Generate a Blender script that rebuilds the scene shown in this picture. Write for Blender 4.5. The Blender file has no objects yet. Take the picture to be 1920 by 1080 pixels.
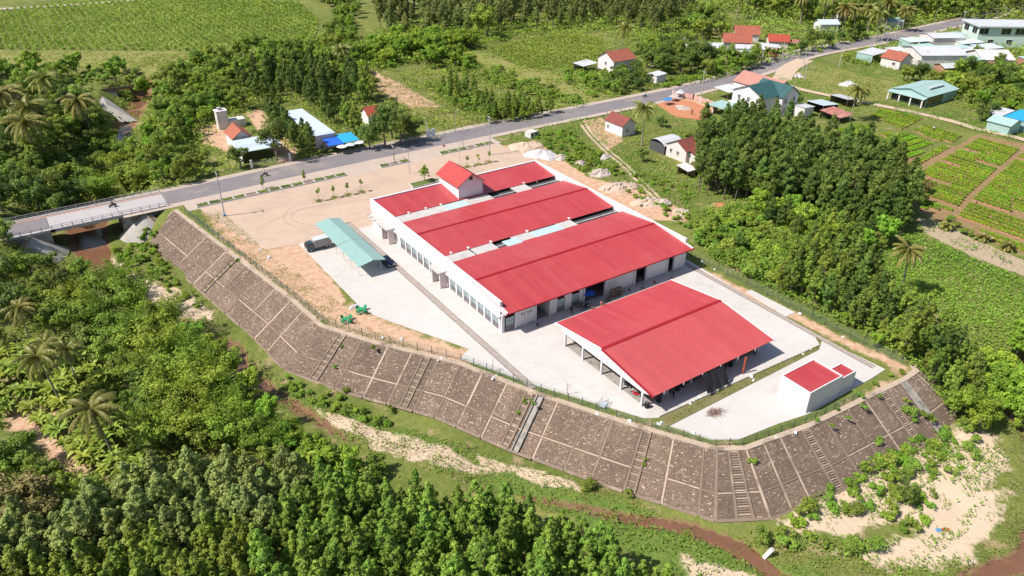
import bpy, math, random
import numpy as np
from mathutils import Matrix, Vector

random.seed(7)
rng = np.random.default_rng(11)
scene = bpy.context.scene
col = scene.collection

# ------------------------------------------------------------------ camera
CAM_H = 72.0
FPX = 1405.6                       # focal length in pixels of a 1920 wide frame
_p, _r, _y = math.radians(30.257), math.radians(0.537), math.radians(55.707)
_fw = np.array([math.cos(_y) * math.cos(_p), math.sin(_y) * math.cos(_p), -math.sin(_p)])
_rt0 = np.array([math.sin(_y), -math.cos(_y), 0.0])
_up0 = np.cross(_rt0, _fw)
_rt = math.cos(_r) * _rt0 + math.sin(_r) * _up0
_up = -math.sin(_r) * _rt0 + math.cos(_r) * _up0
cam_data = bpy.data.cameras.new("camera")
cam_data.sensor_width = 36.0
cam_data.lens = 36.0 * FPX / 1920.0
cam_data.clip_start = 1.0
cam_data.clip_end = 12000.0
cam = bpy.data.objects.new("camera", cam_data)
cam.matrix_world = Matrix(((_rt[0], _up[0], -_fw[0], 0), (_rt[1], _up[1], -_fw[1], 0), (_rt[2], _up[2], -_fw[2], CAM_H), (0, 0, 0, 1)))
col.objects.link(cam)
scene.camera = cam

# ------------------------------------------------------------------ sky and sun
SUN_EL = math.radians(51.0)
_sx, _sy = -0.973, 0.23            # horizontal direction towards the sun
world = bpy.data.worlds.new("World")
scene.world = world
world.use_nodes = True
wn, wl = world.node_tree.nodes, world.node_tree.links
for n in list(wn):
    wn.remove(n)
sky = wn.new("ShaderNodeTexSky")
sky.sky_type = 'NISHITA'
sky.sun_disc = False
sky.sun_elevation = SUN_EL
sky.sun_rotation = math.atan2(_sx, _sy)
bg = wn.new("ShaderNodeBackground")
bg.inputs["Strength"].default_value = 0.10
wo = wn.new("ShaderNodeOutputWorld")
wl.new(sky.outputs[0], bg.inputs["Color"])
wl.new(bg.outputs[0], wo.inputs["Surface"])
sun_data = bpy.data.lights.new("sun", 'SUN')
sun_data.energy = 5.0
sun_data.angle = math.radians(0.5)
sun_data.color = (1.0, 0.94, 0.86)
sun = bpy.data.objects.new("sun", sun_data)
_d = Vector((-_sx * math.cos(SUN_EL), -_sy * math.cos(SUN_EL), -math.sin(SUN_EL)))
sun.rotation_euler = _d.to_track_quat('-Z', 'Y').to_euler()
sun.location = (0, 0, 200)
col.objects.link(sun)
vs = scene.view_settings
vs.view_transform = 'Standard'
vs.look = 'None'
vs.gamma = 1.0
vs.exposure = 0.40
vs.use_curve_mapping = False
scene.render.engine = 'CYCLES'
scene.cycles.max_bounces = 5
scene.cycles.diffuse_bounces = 3
scene.cycles.glossy_bounces = 2
scene.cycles.transmission_bounces = 3
scene.cycles.transparent_max_bounces = 4
scene.cycles.caustics_reflective = False
scene.cycles.caustics_refractive = False


def at(px, py, z=0.0):
    """survey helper: where the sight line through a point of the photograph meets the level z"""
    d = _rt * (px - 960) / FPX - _up * (py - 540) / FPX + _fw
    t = (z - CAM_H) / d[2]
    return (t * d[0], t * d[1], z)


# ------------------------------------------------------------------ materials
def _ramp(nt, fac, c0, c1, p0=0.3, p1=0.7):
    r = nt.nodes.new("ShaderNodeValToRGB")
    r.color_ramp.elements[0].position = p0
    r.color_ramp.elements[1].position = p1
    r.color_ramp.elements[0].color = (*c0, 1)
    r.color_ramp.elements[1].color = (*c1, 1)
    nt.links.new(fac, r.inputs[0])
    return r.outputs[0]


def _noise(nt, vec, scale, detail=4, rough=0.6):
    n = nt.nodes.new("ShaderNodeTexNoise")
    n.inputs["Scale"].default_value = scale
    n.inputs["Detail"].default_value = detail
    n.inputs["Roughness"].default_value = rough
    if vec is not None:
        nt.links.new(vec, n.inputs["Vector"])
    return n.outputs["Fac"]


def _mix(nt, fac, a, b, mode='MIX'):
    m = nt.nodes.new("ShaderNodeMix")
    m.data_type = 'RGBA'
    m.blend_type = mode
    for s, v in ((m.inputs[0], fac), (m.inputs[6], a), (m.inputs[7], b)):
        if hasattr(v, 'is_linked'):
            nt.links.new(v, s)
        elif isinstance(v, (int, float)):
            s.default_value = v
        else:
            s.default_value = (*v, 1)
    return m.outputs[2]


def _math(nt, op, a, b=None, clamp=False):
    m = nt.nodes.new("ShaderNodeMath")
    m.operation = op
    m.use_clamp = clamp
    for s, v in ((m.inputs[0], a), (m.inputs[1], b)):
        if v is None:
            continue
        if hasattr(v, 'is_linked'):
            nt.links.new(v, s)
        else:
            s.default_value = v
    return m.outputs[0]


def new_mat(name):
    m = bpy.data.materials.new(name)
    m.use_nodes = True
    nt = m.node_tree
    b = nt.nodes["Principled BSDF"]
    return m, nt, b


def mat(name, c0, c1=None, scale=0.6, rough=0.8, fine=None, bump=0.0, bscale=8.0, metal=0.0, spec=0.3, dirt=None, dirt_scale=0.25, dirt_lo=0.52, dirt_hi=0.72):
    """plain surface: two tones mottled by world-space noise, optional stains and relief"""
    m, nt, b = new_mat(name)
    g = nt.nodes.new("ShaderNodeNewGeometry").outputs["Position"]
    if c1 is None:
        c1 = tuple(v * 0.82 for v in c0)
    out = _ramp(nt, _noise(nt, g, scale), c1, c0)
    out2 = _mix(nt, 0.5, out, _ramp(nt, _noise(nt, g, scale * 9), c1, c0, 0.35, 0.65))
    if dirt:
        out2 = _mix(nt, _ramp(nt, _noise(nt, g, dirt_scale, 6, 0.65), (0, 0, 0), (1, 1, 1), dirt_lo, dirt_hi), out2, dirt)
    nt.links.new(out2, b.inputs["Base Color"])
    b.inputs["Roughness"].default_value = rough
    b.inputs["Metallic"].default_value = metal
    b.inputs["Specular IOR Level"].default_value = spec
    if bump:
        bn = nt.nodes.new("ShaderNodeBump")
        bn.inputs["Strength"].default_value = 1.0
        bn.inputs["Distance"].default_value = bump
        nt.links.new(_noise(nt, g, bscale, 5, 0.7), bn.inputs["Height"])
        nt.links.new(bn.outputs[0], b.inputs["Normal"])
    return m


def leaf_mat(name, c_dark, c_light, trans=0.35, rough=0.55, var=0.35, hue=0.02):
    """leaves: colour differs leaf by leaf (mesh attribute) and plant by plant"""
    m, nt, b = new_mat(name)
    a = nt.nodes.new("ShaderNodeAttribute")
    a.attribute_name = "tint"
    oi = nt.nodes.new("ShaderNodeObjectInfo")
    c = _mix(nt, a.outputs["Fac"], c_dark, c_light)
    hs = nt.nodes.new("ShaderNodeHueSaturation")
    nt.links.new(c, hs.inputs["Color"])
    v = _math(nt, 'ADD', _math(nt, 'MULTIPLY', oi.outputs["Random"], var), 1.0 - var / 2)
    nt.links.new(v, hs.inputs["Value"])
    wn_ = nt.nodes.new("ShaderNodeTexWhiteNoise")
    wn_.noise_dimensions = '1D'
    nt.links.new(oi.outputs["Random"], wn_.inputs["W"])
    h = _math(nt, 'ADD', _math(nt, 'MULTIPLY', wn_.outputs["Value"], hue * 2), 0.5 - hue)
    nt.links.new(h, hs.inputs["Hue"])
    nt.links.new(hs.outputs[0], b.inputs["Base Color"])
    b.inputs["Roughness"].default_value = rough
    b.inputs["Specular IOR Level"].default_value = 0.25
    t = nt.nodes.new("ShaderNodeBsdfTranslucent")
    nt.links.new(_mix(nt, 0.35, hs.outputs[0], (0.16, 0.2, 0.02)), t.inputs["Color"])
    mx = nt.nodes.new("ShaderNodeMixShader")
    mx.inputs[0].default_value = trans
    nt.links.new(b.outputs[0], mx.inputs[1])
    nt.links.new(t.outputs[0], mx.inputs[2])
    nt.links.new(mx.outputs[0], nt.nodes["Material Output"].inputs["Surface"])
    return m


M = {}
def slab_mat(name, c0, c1, stain):
    """yard concrete cast in bays: bays differ in tone, with stains, hairline cracks and worn patches"""
    m, nt, b = new_mat(name)
    g = nt.nodes.new("ShaderNodeNewGeometry").outputs["Position"]
    sp_ = nt.nodes.new("ShaderNodeVectorMath")
    sp_.operation = 'DIVIDE'
    sp_.inputs[1].default_value = (12.0, 5.5, 50.0)
    nt.links.new(g, sp_.inputs[0])
    fl = nt.nodes.new("ShaderNodeVectorMath")
    fl.operation = 'FLOOR'
    nt.links.new(sp_.outputs[0], fl.inputs[0])
    wn_ = nt.nodes.new("ShaderNodeTexWhiteNoise")
    nt.links.new(fl.outputs[0], wn_.inputs["Vector"])
    c = _mix(nt, wn_.outputs["Value"], c1, c0)
    c = _mix(nt, 0.5, c, _ramp(nt, _noise(nt, g, 0.35, 8, 0.7), c1, tuple(min(1, v * 1.06) for v in c0), 0.3, 0.7))
    c = _mix(nt, _math(nt, 'MULTIPLY', _ramp(nt, _noise(nt, g, 0.17, 7, 0.7), (0, 0, 0), (1, 1, 1), 0.55, 0.75), 0.75), c, stain)
    c = _mix(nt, _math(nt, 'MULTIPLY', _ramp(nt, _noise(nt, g, 1.3, 8, 0.75), (0, 0, 0), (1, 1, 1), 0.60, 0.70), 0.45), c, tuple(v * 0.75 for v in stain))
    vo = nt.nodes.new("ShaderNodeTexVoronoi")
    vo.feature = 'DISTANCE_TO_EDGE'
    vo.inputs["Scale"].default_value = 0.16
    wv = nt.nodes.new("ShaderNodeVectorMath")
    wv.operation = 'ADD'
    nz = nt.nodes.new("ShaderNodeTexNoise")
    nz.inputs["Scale"].default_value = 0.5
    nz.inputs["Detail"].default_value = 6
    nt.links.new(g, nz.inputs["Vector"])
    nt.links.new(g, wv.inputs[0])
    nt.links.new(nz.outputs["Color"], wv.inputs[1])
    nt.links.new(wv.outputs[0], vo.inputs["Vector"])
    crack = _math(nt, 'MULTIPLY', _math(nt, 'LESS_THAN', vo.outputs["Distance"], 0.003), 0.22)
    c = _mix(nt, crack, c, (0.22, 0.19, 0.165))
    nt.links.new(c, b.inputs["Base Color"])
    b.inputs["Roughness"].default_value = 0.9
    b.inputs["Specular IOR Level"].default_value = 0.25
    return m


M['concrete'] = slab_mat('pale_concrete', (0.53, 0.497, 0.47), (0.475, 0.443, 0.418), (0.395, 0.355, 0.322))
M['yard_earth'] = mat('packed_sandy_earth', (0.50, 0.375, 0.29), (0.435, 0.32, 0.243), 0.07, 0.95, bump=0.03, bscale=1.5, dirt=(0.385, 0.285, 0.22), dirt_scale=0.16, dirt_lo=0.5, dirt_hi=0.75)
M['asphalt'] = mat('worn_asphalt', (0.215, 0.193, 0.20), (0.17, 0.152, 0.158), 0.15, 0.9, bump=0.008, bscale=12, dirt=(0.30, 0.25, 0.22), dirt_scale=0.1)
M['shoulder'] = mat('dusty_road_shoulder', (0.47, 0.385, 0.325), (0.38, 0.305, 0.255), 0.2, 0.95, bump=0.02, bscale=3)
M['track'] = mat('sandy_track_soil', (0.55, 0.42, 0.31), (0.42, 0.32, 0.22), 0.3, 0.95, bump=0.05, bscale=2)
M['deck'] = mat('bridge_concrete', (0.44, 0.405, 0.40), (0.36, 0.33, 0.325), 0.3, 0.9, bump=0.008, bscale=6)
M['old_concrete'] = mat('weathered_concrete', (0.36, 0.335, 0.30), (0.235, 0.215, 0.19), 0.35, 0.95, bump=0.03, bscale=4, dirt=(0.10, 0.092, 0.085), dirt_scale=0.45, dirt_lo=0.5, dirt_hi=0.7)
M['beam'] = mat('beige_concrete_beam', (0.50, 0.40, 0.305), (0.35, 0.27, 0.205), 0.45, 0.95, bump=0.02, bscale=6, dirt=(0.19, 0.145, 0.115), dirt_scale=0.30, dirt_lo=0.52, dirt_hi=0.66)
M['beam_dark'] = mat('weathered_brown_beam', (0.27, 0.205, 0.155), (0.165, 0.122, 0.094), 0.5, 0.95, bump=0.02, bscale=6, dirt=(0.36, 0.285, 0.215), dirt_scale=0.35, dirt_lo=0.56, dirt_hi=0.7)
M['mortar'] = mat('dark_mortar', (0.18, 0.128, 0.096), (0.11, 0.079, 0.06), 0.25, 0.95, bump=0.04, bscale=3)
M['white'] = mat('white_wall_paint', (0.70, 0.65, 0.662), (0.65, 0.60, 0.612), 0.25, 0.75, dirt=(0.57, 0.51, 0.50), dirt_scale=0.35, dirt_lo=0.58, dirt_hi=0.8)
M['white_old'] = mat('old_white_plaster', (0.70, 0.67, 0.64), (0.55, 0.52, 0.49), 0.4, 0.85, dirt=(0.40, 0.36, 0.32), dirt_scale=0.5, dirt_lo=0.52, dirt_hi=0.75)
M['pinkwall'] = mat('pale_pink_plaster', (0.70, 0.60, 0.575), (0.62, 0.52, 0.50), 0.4, 0.85)
M['slab'] = mat('grey_white_roof_slab', (0.50, 0.475, 0.455), (0.42, 0.395, 0.375), 0.5, 0.85, dirt=(0.36, 0.33, 0.30), dirt_scale=0.4)
def roof_mat(name, c0, c1, faded, sheet=1.07):
    """painted ribbed sheets: every sheet a slightly different age, faded and dusty patches, screw lines along the purlins"""
    m, nt, b = new_mat(name)
    g = nt.nodes.new("ShaderNodeNewGeometry").outputs["Position"]
    sx = nt.nodes.new("ShaderNodeSeparateXYZ")
    nt.links.new(g, sx.inputs[0])
    cell = _math(nt, 'FLOOR', _math(nt, 'DIVIDE', sx.outputs[0], sheet))
    wn_ = nt.nodes.new("ShaderNodeTexWhiteNoise")
    wn_.noise_dimensions = '1D'
    nt.links.new(cell, wn_.inputs["W"])
    c = _mix(nt, wn_.outputs["Value"], c1, c0)
    mp = nt.nodes.new("ShaderNodeMapping")
    mp.inputs["Scale"].default_value = (0.9, 0.12, 0.12)
    nt.links.new(g, mp.inputs["Vector"])
    streak = _ramp(nt, _noise(nt, mp.outputs[0], 1.0, 6, 0.7), (0, 0, 0), (1, 1, 1), 0.50, 0.78)
    c = _mix(nt, _math(nt, 'MULTIPLY', streak, 0.55), c, faded)
    dust = _ramp(nt, _noise(nt, g, 0.09, 6, 0.65), (0, 0, 0), (1, 1, 1), 0.48, 0.75)
    c = _mix(nt, _math(nt, 'MULTIPLY', dust, 0.45), c, faded)
    fx = _math(nt, 'FRACT', _math(nt, 'DIVIDE', sx.outputs[0], sheet))
    lap = _math(nt, 'LESS_THAN', fx, 0.05)
    fy = _math(nt, 'FRACT', _math(nt, 'DIVIDE', sx.outputs[1], 1.31))
    screw = _math(nt, 'LESS_THAN', fy, 0.05)
    ln = _math(nt, 'MULTIPLY', _math(nt, 'MAXIMUM', lap, screw), 0.30)
    c = _mix(nt, ln, c, tuple(v * 0.45 for v in c1))
    nt.links.new(c, b.inputs["Base Color"])
    nt.links.new(_ramp(nt, _noise(nt, g, 0.25, 5), (0.30, 0.30, 0.30), (0.52, 0.52, 0.52)), b.inputs["Roughness"])
    b.inputs["Specular IOR Level"].default_value = 0.7
    return m


M['red_roof'] = roof_mat('red_painted_sheet_metal', (0.425, 0.043, 0.046), (0.37, 0.035, 0.038), (0.45, 0.092, 0.088))
M['red_trim'] = mat('dark_red_trim', (0.33, 0.014, 0.022), None, 0.3, 0.45)
M['red_tile'] = mat('red_clay_tile', (0.44, 0.085, 0.05), (0.33, 0.06, 0.04), 0.6, 0.8, bump=0.02, bscale=5)
M['red_tile_new'] = mat('new_red_roof_tile', (0.44, 0.062, 0.055), (0.36, 0.047, 0.044), 0.6, 0.55, bump=0.015, bscale=6)
M['orange_tile'] = mat('orange_clay_tile', (0.40, 0.13, 0.08), (0.29, 0.085, 0.055), 0.7, 0.8, bump=0.02, bscale=5, dirt=(0.20, 0.08, 0.06), dirt_scale=0.6)
M['brown_tile'] = mat('old_brown_red_tile', (0.27, 0.075, 0.06), (0.17, 0.05, 0.042), 0.7, 0.85, bump=0.02, bscale=5, dirt=(0.13, 0.065, 0.05), dirt_scale=0.8)
M['pink_tile'] = mat('faded_pink_tile', (0.47, 0.235, 0.19), (0.38, 0.18, 0.145), 0.6, 0.85, bump=0.02, bscale=5)
M['green_tile'] = mat('dark_green_tile', (0.04, 0.115, 0.115), (0.03, 0.085, 0.09), 0.6, 0.55, bump=0.01, bscale=5)
M['mint_roof'] = mat('dull_mint_green_sheet_metal', (0.275, 0.42, 0.39), (0.24, 0.375, 0.35), 0.12, 0.5, spec=0.4)
M['teal_roof'] = mat('pale_teal_sheet_metal', (0.34, 0.48, 0.455), (0.28, 0.41, 0.39), 0.2, 0.5)
M['mint_wall'] = mat('pale_mint_wall', (0.56, 0.68, 0.62), (0.49, 0.61, 0.55), 0.3, 0.8)
M['zinc'] = mat('pale_zinc_sheet', (0.56, 0.575, 0.585), (0.46, 0.475, 0.485), 0.25, 0.5, spec=0.5, dirt=(0.36, 0.33, 0.30), dirt_scale=0.3, dirt_lo=0.54, dirt_hi=0.72)
M['zinc_blue'] = mat('bluish_white_sheet', (0.51, 0.59, 0.66), (0.44, 0.52, 0.59), 0.2, 0.5)
M['rust_sheet'] = mat('rusty_roof_sheet', (0.40, 0.16, 0.13), (0.26, 0.10, 0.085), 0.6, 0.8, dirt=(0.45, 0.30, 0.26), dirt_scale=0.7)
M['blue_tarp'] = mat('bright_blue_tarpaulin', (0.03, 0.14, 0.62), (0.02, 0.10, 0.50), 0.5, 0.5)
M['sky_tarp'] = mat('sky_blue_sheet', (0.03, 0.36, 0.70), (0.025, 0.29, 0.60), 0.5, 0.5)
M['grey_metal'] = mat('galvanised_grey_metal', (0.42, 0.42, 0.42), None, 1.0, 0.5, metal=0.3)
M['dark_metal'] = mat('dark_grey_metal', (0.09, 0.09, 0.095), None, 1.0, 0.5)
M['door_panel'] = mat('grey_violet_door_panel', (0.22, 0.20, 0.215), None, 0.8, 0.5)
M['black'] = mat('black_rubber', (0.018, 0.018, 0.02), None, 1.0, 0.7)
M['black_tarp'] = mat('black_shade_cloth', (0.022, 0.022, 0.024), None, 1.0, 0.8)
M['green_plastic'] = mat('green_plastic', (0.012, 0.33, 0.14), (0.01, 0.27, 0.115), 0.8, 0.4)
M['red_paint'] = mat('red_paint', (0.50, 0.02, 0.03), None, 1.0, 0.35)
M['rust_red'] = mat('orange_red_primer', (0.42, 0.09, 0.04), None, 1.0, 0.6)
M['wood'] = mat('grey_brown_wood', (0.26, 0.19, 0.14), (0.17, 0.125, 0.09), 1.2, 0.85)
M['pole'] = mat('grey_spun_concrete', (0.46, 0.44, 0.43), (0.38, 0.36, 0.35), 0.8, 0.9)
M['bark'] = mat('grey_brown_bark', (0.21, 0.17, 0.13), (0.12, 0.095, 0.075), 1.5, 0.95)
M['palm_bark'] = mat('pale_palm_bark', (0.33, 0.285, 0.235), (0.22, 0.19, 0.155), 2.0, 0.95)
M['sand_pile'] = mat('sand_and_gravel', (0.58, 0.43, 0.33), (0.47, 0.34, 0.255), 0.8, 0.95, bump=0.08, bscale=3)
M['gravel'] = mat('grey_gravel', (0.55, 0.52, 0.53), (0.44, 0.42, 0.43), 0.8, 0.95, bump=0.06, bscale=4)
M['rubble'] = mat('pale_rubble', (0.58, 0.50, 0.45), (0.40, 0.33, 0.28), 1.2, 0.95, bump=0.05, bscale=4)
M['brick'] = mat('raw_brick', (0.42, 0.21, 0.15), (0.32, 0.155, 0.11), 1.5, 0.9)
M['pink_block'] = mat('pink_garden_wall', (0.57, 0.35, 0.30), (0.47, 0.28, 0.24), 1.0, 0.9)
M['red_earth'] = mat('orange_laterite_earth', (0.50, 0.215, 0.115), (0.40, 0.165, 0.085), 0.35, 0.95, bump=0.05, bscale=2)
M['bed_soil'] = mat('reddish_bed_soil', (0.40, 0.205, 0.125), (0.30, 0.15, 0.09), 0.5, 0.95, bump=0.05, bscale=3)
M['drain'] = mat('brownish_drain_slab', (0.43, 0.365, 0.32), (0.31, 0.26, 0.225), 1.5, 0.95, bump=0.02, bscale=5)
M['skin'] = mat('skin', (0.40, 0.24, 0.17), None, 2, 0.6)
M['cloth_dark'] = mat('dark_cloth', (0.035, 0.035, 0.045), None, 2, 0.9)
M['cloth_white'] = mat('white_cloth', (0.72, 0.72, 0.74), None, 2, 0.9)
M['cloth_red'] = mat('red_cloth', (0.5, 0.08, 0.06), None, 2, 0.9)
M['cloth_blue'] = mat('blue_cloth', (0.10, 0.28, 0.55), None, 2, 0.9)
M['litter'] = mat('white_plastic_litter', (0.78, 0.80, 0.83), (0.66, 0.68, 0.72), 1, 0.6)


def glass_mat(name, c, rough=0.12):
    m, nt, b = new_mat(name)
    b.inputs["Base Color"].default_value = (*c, 1)
    b.inputs["Roughness"].default_value = rough
    b.inputs["Specular IOR Level"].default_value = 0.8
    return m


M['glass'] = glass_mat('pale_blue_window_glass', (0.36, 0.47, 0.50), 0.2)
M['dark_glass'] = glass_mat('dark_window_glass', (0.02, 0.025, 0.03))
M['skylight'] = mat('translucent_skylight_sheet', (0.45, 0.56, 0.58), (0.39, 0.50, 0.52), 0.4, 0.35, spec=0.5)
M['car_paint'] = glass_mat('black_blue_car_paint', (0.008, 0.012, 0.03), 0.15)
M['truck_paint'] = glass_mat('dark_teal_truck_paint', (0.025, 0.055, 0.065), 0.25)
M['truck_box'] = mat('grey_truck_body', (0.36, 0.33, 0.31), (0.30, 0.275, 0.26), 0.8, 0.6)  # grey darkened so the colour carries the shade on the box side
M['lamp_glass'] = glass_mat('lamp_lens', (0.8, 0.8, 0.75), 0.1)


def water_mat(name, c, rough=0.08):
    m, nt, b = new_mat(name)
    g = nt.nodes.new("ShaderNodeNewGeometry").outputs["Position"]
    nt.links.new(_ramp(nt, _noise(nt, g, 0.35), tuple(v * 0.75 for v in c), c), b.inputs["Base Color"])
    b.inputs["Roughness"].default_value = rough
    b.inputs["Specular IOR Level"].default_value = 0.5
    bn = nt.nodes.new("ShaderNodeBump")
    bn.inputs["Distance"].default_value = 0.02
    nt.links.new(_noise(nt, g, 2.5, 3), bn.inputs["Height"])
    nt.links.new(bn.outputs[0], b.inputs["Normal"])
    return m


M['water'] = water_mat('muddy_water', (0.20, 0.098, 0.056))

M['leaf_plant'] = leaf_mat('plantation_leaf', (0.080, 0.155, 0.023), (0.367, 0.552, 0.076), 0.3, var=0.4, hue=0.016)
M['leaf_plant2'] = leaf_mat('yellowgreen_plantation_leaf', (0.095, 0.150, 0.023), (0.412, 0.519, 0.072), 0.3, var=0.4, hue=0.018)
M['leaf_greygreen'] = leaf_mat('greygreen_plantation_leaf', (0.104, 0.150, 0.038), (0.480, 0.575, 0.168), 0.28, var=0.4, hue=0.016)
M['leaf_dark'] = leaf_mat('dark_leaf', (0.043, 0.076, 0.016), (0.220, 0.325, 0.057), 0.25, var=0.5, hue=0.02)
M['leaf_olive'] = leaf_mat('olive_forest_leaf', (0.114, 0.152, 0.038), (0.316, 0.354, 0.095), 0.3, var=0.5, hue=0.02)
M['leaf_mid'] = leaf_mat('mid_green_leaf', (0.100, 0.158, 0.026), (0.379, 0.503, 0.071), 0.32, var=0.45, hue=0.022)
M['leaf_light'] = leaf_mat('light_green_leaf', (0.139, 0.253, 0.029), (0.372, 0.548, 0.056), 0.36, var=0.4, hue=0.022)
M['leaf_bamboo'] = leaf_mat('bamboo_leaf', (0.120, 0.213, 0.022), (0.409, 0.530, 0.061), 0.36, var=0.4, hue=0.02)
M['leaf_shrub'] = leaf_mat('shrub_leaf', (0.114, 0.210, 0.029), (0.320, 0.471, 0.058), 0.34, var=0.5, hue=0.025)
M['leaf_brown'] = leaf_mat('brownish_leaf', (0.141, 0.129, 0.042), (0.322, 0.265, 0.093), 0.2, var=0.3)
M['leaf_palm'] = leaf_mat('coconut_frond', (0.128, 0.140, 0.029), (0.381, 0.354, 0.095), 0.25, rough=0.4, var=0.3)
M['leaf_banana'] = leaf_mat('banana_leaf', (0.145, 0.219, 0.029), (0.386, 0.469, 0.068), 0.35, rough=0.4, var=0.3)
M['leaf_crop'] = leaf_mat('crop_leaf', (0.123, 0.244, 0.028), (0.296, 0.465, 0.049), 0.35, var=0.2)
M['leaf_corn'] = leaf_mat('corn_leaf', (0.133, 0.226, 0.025), (0.337, 0.443, 0.063), 0.35, var=0.2)
M['leaf_veg'] = leaf_mat('vegetable_leaf', (0.13, 0.27, 0.012), (0.33, 0.53, 0.03), 0.35, var=0.4)
M['leaf_grass'] = leaf_mat('grass_blade', (0.154, 0.198, 0.029), (0.381, 0.395, 0.077), 0.3, var=0.2)
M['leaf_straw'] = leaf_mat('dry_straw', (0.17, 0.155, 0.05), (0.42, 0.37, 0.16), 0.25, var=0.2)
M['leaf_pink'] = leaf_mat('dark_pink_blossom', (0.190, 0.027, 0.063), (0.468, 0.068, 0.151), 0.3, var=0.2)


# ------------------------------------------------------------------ mesh helpers
class MB:
    """collects shapes into one mesh"""

    def __init__(self):
        self.v, self.f, self.m = [], [], []

    def add(self, vs, fs, mi=0):
        o = len(self.v)
        self.v += [tuple(p) for p in vs]
        self.f += [tuple(i + o for i in f) for f in fs]
        self.m += [mi] * len(fs)
        return self

    def bx(self, x0, x1, y0, y1, z0, z1, mi=0):
        v = [(x, y, z) for z in (z0, z1) for y in (y0, y1) for x in (x0, x1)]
        return self.add(v, [(0, 2, 3, 1), (4, 5, 7, 6), (0, 1, 5, 4), (1, 3, 7, 5), (3, 2, 6, 7), (2, 0, 4, 6)], mi)

    def prism(self, poly, z0, z1, mi=0):
        n = len(poly)
        a = sum(poly[i][0] * poly[(i + 1) % n][1] - poly[(i + 1) % n][0] * poly[i][1] for i in range(n))
        if a < 0:
            poly = poly[::-1]
        v = [(p[0], p[1], z0) for p in poly] + [(p[0], p[1], z1) for p in poly]
        f = [tuple(range(n - 1, -1, -1)), tuple(range(n, 2 * n))] + [(i, (i + 1) % n, (i + 1) % n + n, i + n) for i in range(n)]
        return self.add(v, f, mi)

    def hull8(self, b, t, mi=0):
        """a box from four bottom and four top corners"""
        return self.add(list(b) + list(t), [(3, 2, 1, 0), (4, 5, 6, 7), (0, 1, 5, 4), (1, 2, 6, 5), (2, 3, 7, 6), (3, 0, 4, 7)], mi)

    def tube(self, pts, rad, n=8, mi=0, cap=True):
        pts = [Vector(p) for p in pts]
        if not hasattr(rad, '__len__'):
            rad = [rad] * len(pts)
        vs, fs = [], []
        up = None
        for i, p in enumerate(pts):
            d = (pts[min(i + 1, len(pts) - 1)] - pts[max(i - 1, 0)]).normalized()
            if up is None:
                up = Vector((0, 0, 1)) if abs(d.z) < 0.9 else Vector((1, 0, 0))
            a = d.cross(up).normalized()
            b = a.cross(d).normalized()
            up = b
            for k in range(n):
                t = 2 * math.pi * k / n
                vs.append(p + a * (math.cos(t) * rad[i]) + b * (math.sin(t) * rad[i]))
        for i in range(len(pts) - 1):
            for k in range(n):
                k2 = (k + 1) % n
                fs.append((i * n + k, i * n + k2, (i + 1) * n + k2, (i + 1) * n + k))
        if cap:
            fs.append(tuple(range(n - 1, -1, -1)))
            fs.append(tuple((len(pts) - 1) * n + k for k in range(n)))
        return self.add(vs, fs, mi)

    def disc_y(self, cx, cy, cz, r, w, n=14, mi=0):
        """a wheel-like disc with its axle along y"""
        return self.tube([(cx, cy - w / 2, cz), (cx, cy + w / 2, cz)], r, n, mi)

    def build(self, name, mats, parent=None, loc=None, smooth=False):
        me = bpy.data.meshes.new(name)
        me.from_pydata(self.v, [], self.f)
        if not isinstance(mats, (list, tuple)):
            mats = [mats]
        for q in mats:
            me.materials.append(q)
        if len(mats) > 1:
            me.polygons.foreach_set("material_index", self.m)
        if smooth:
            me.polygons.foreach_set("use_smooth", [True] * len(self.f))
        me.update()
        o = bpy.data.objects.new(name, me)
        col.objects.link(o)
        if parent is not None:
            o.parent = parent
        if loc is not None:
            o.location = loc
        return o


def tag(o, label=None, cat=None, group=None, kind=None):
    if label:
        o["label"] = label
    if cat:
        o["category"] = cat
    if group:
        o["group"] = group
    if kind:
        o["kind"] = kind
    return o


def thing(name, label, cat, loc=(0, 0, 0), rz=0.0, group=None):
    o = bpy.data.objects.new(name, None)
    o.empty_display_size = 0.3
    col.objects.link(o)
    o.location = loc
    o.rotation_euler = (0, 0, rz)
    return tag(o, label, cat, group)


def structure(name, b, m):
    return tag(b.build(name, m), kind="structure")


def copy_tree(root, loc=None, rz=None, scale=None, label=None, group=None):
    r = root.copy()
    col.objects.link(r)
    for ch in root.children:
        c = ch.copy()
        col.objects.link(c)
        c.parent = r
        for g in ch.children:
            e = g.copy()
            col.objects.link(e)
            e.parent = c
    if loc is not None:
        r.location = loc
    if rz is not None:
        r.rotation_euler = (r.rotation_euler[0], r.rotation_euler[1], rz)
    if scale is not None:
        r.scale = scale if hasattr(scale, '__len__') else (scale,) * 3
    if label:
        r["label"] = label
    if group:
        r["group"] = group
    return r


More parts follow.
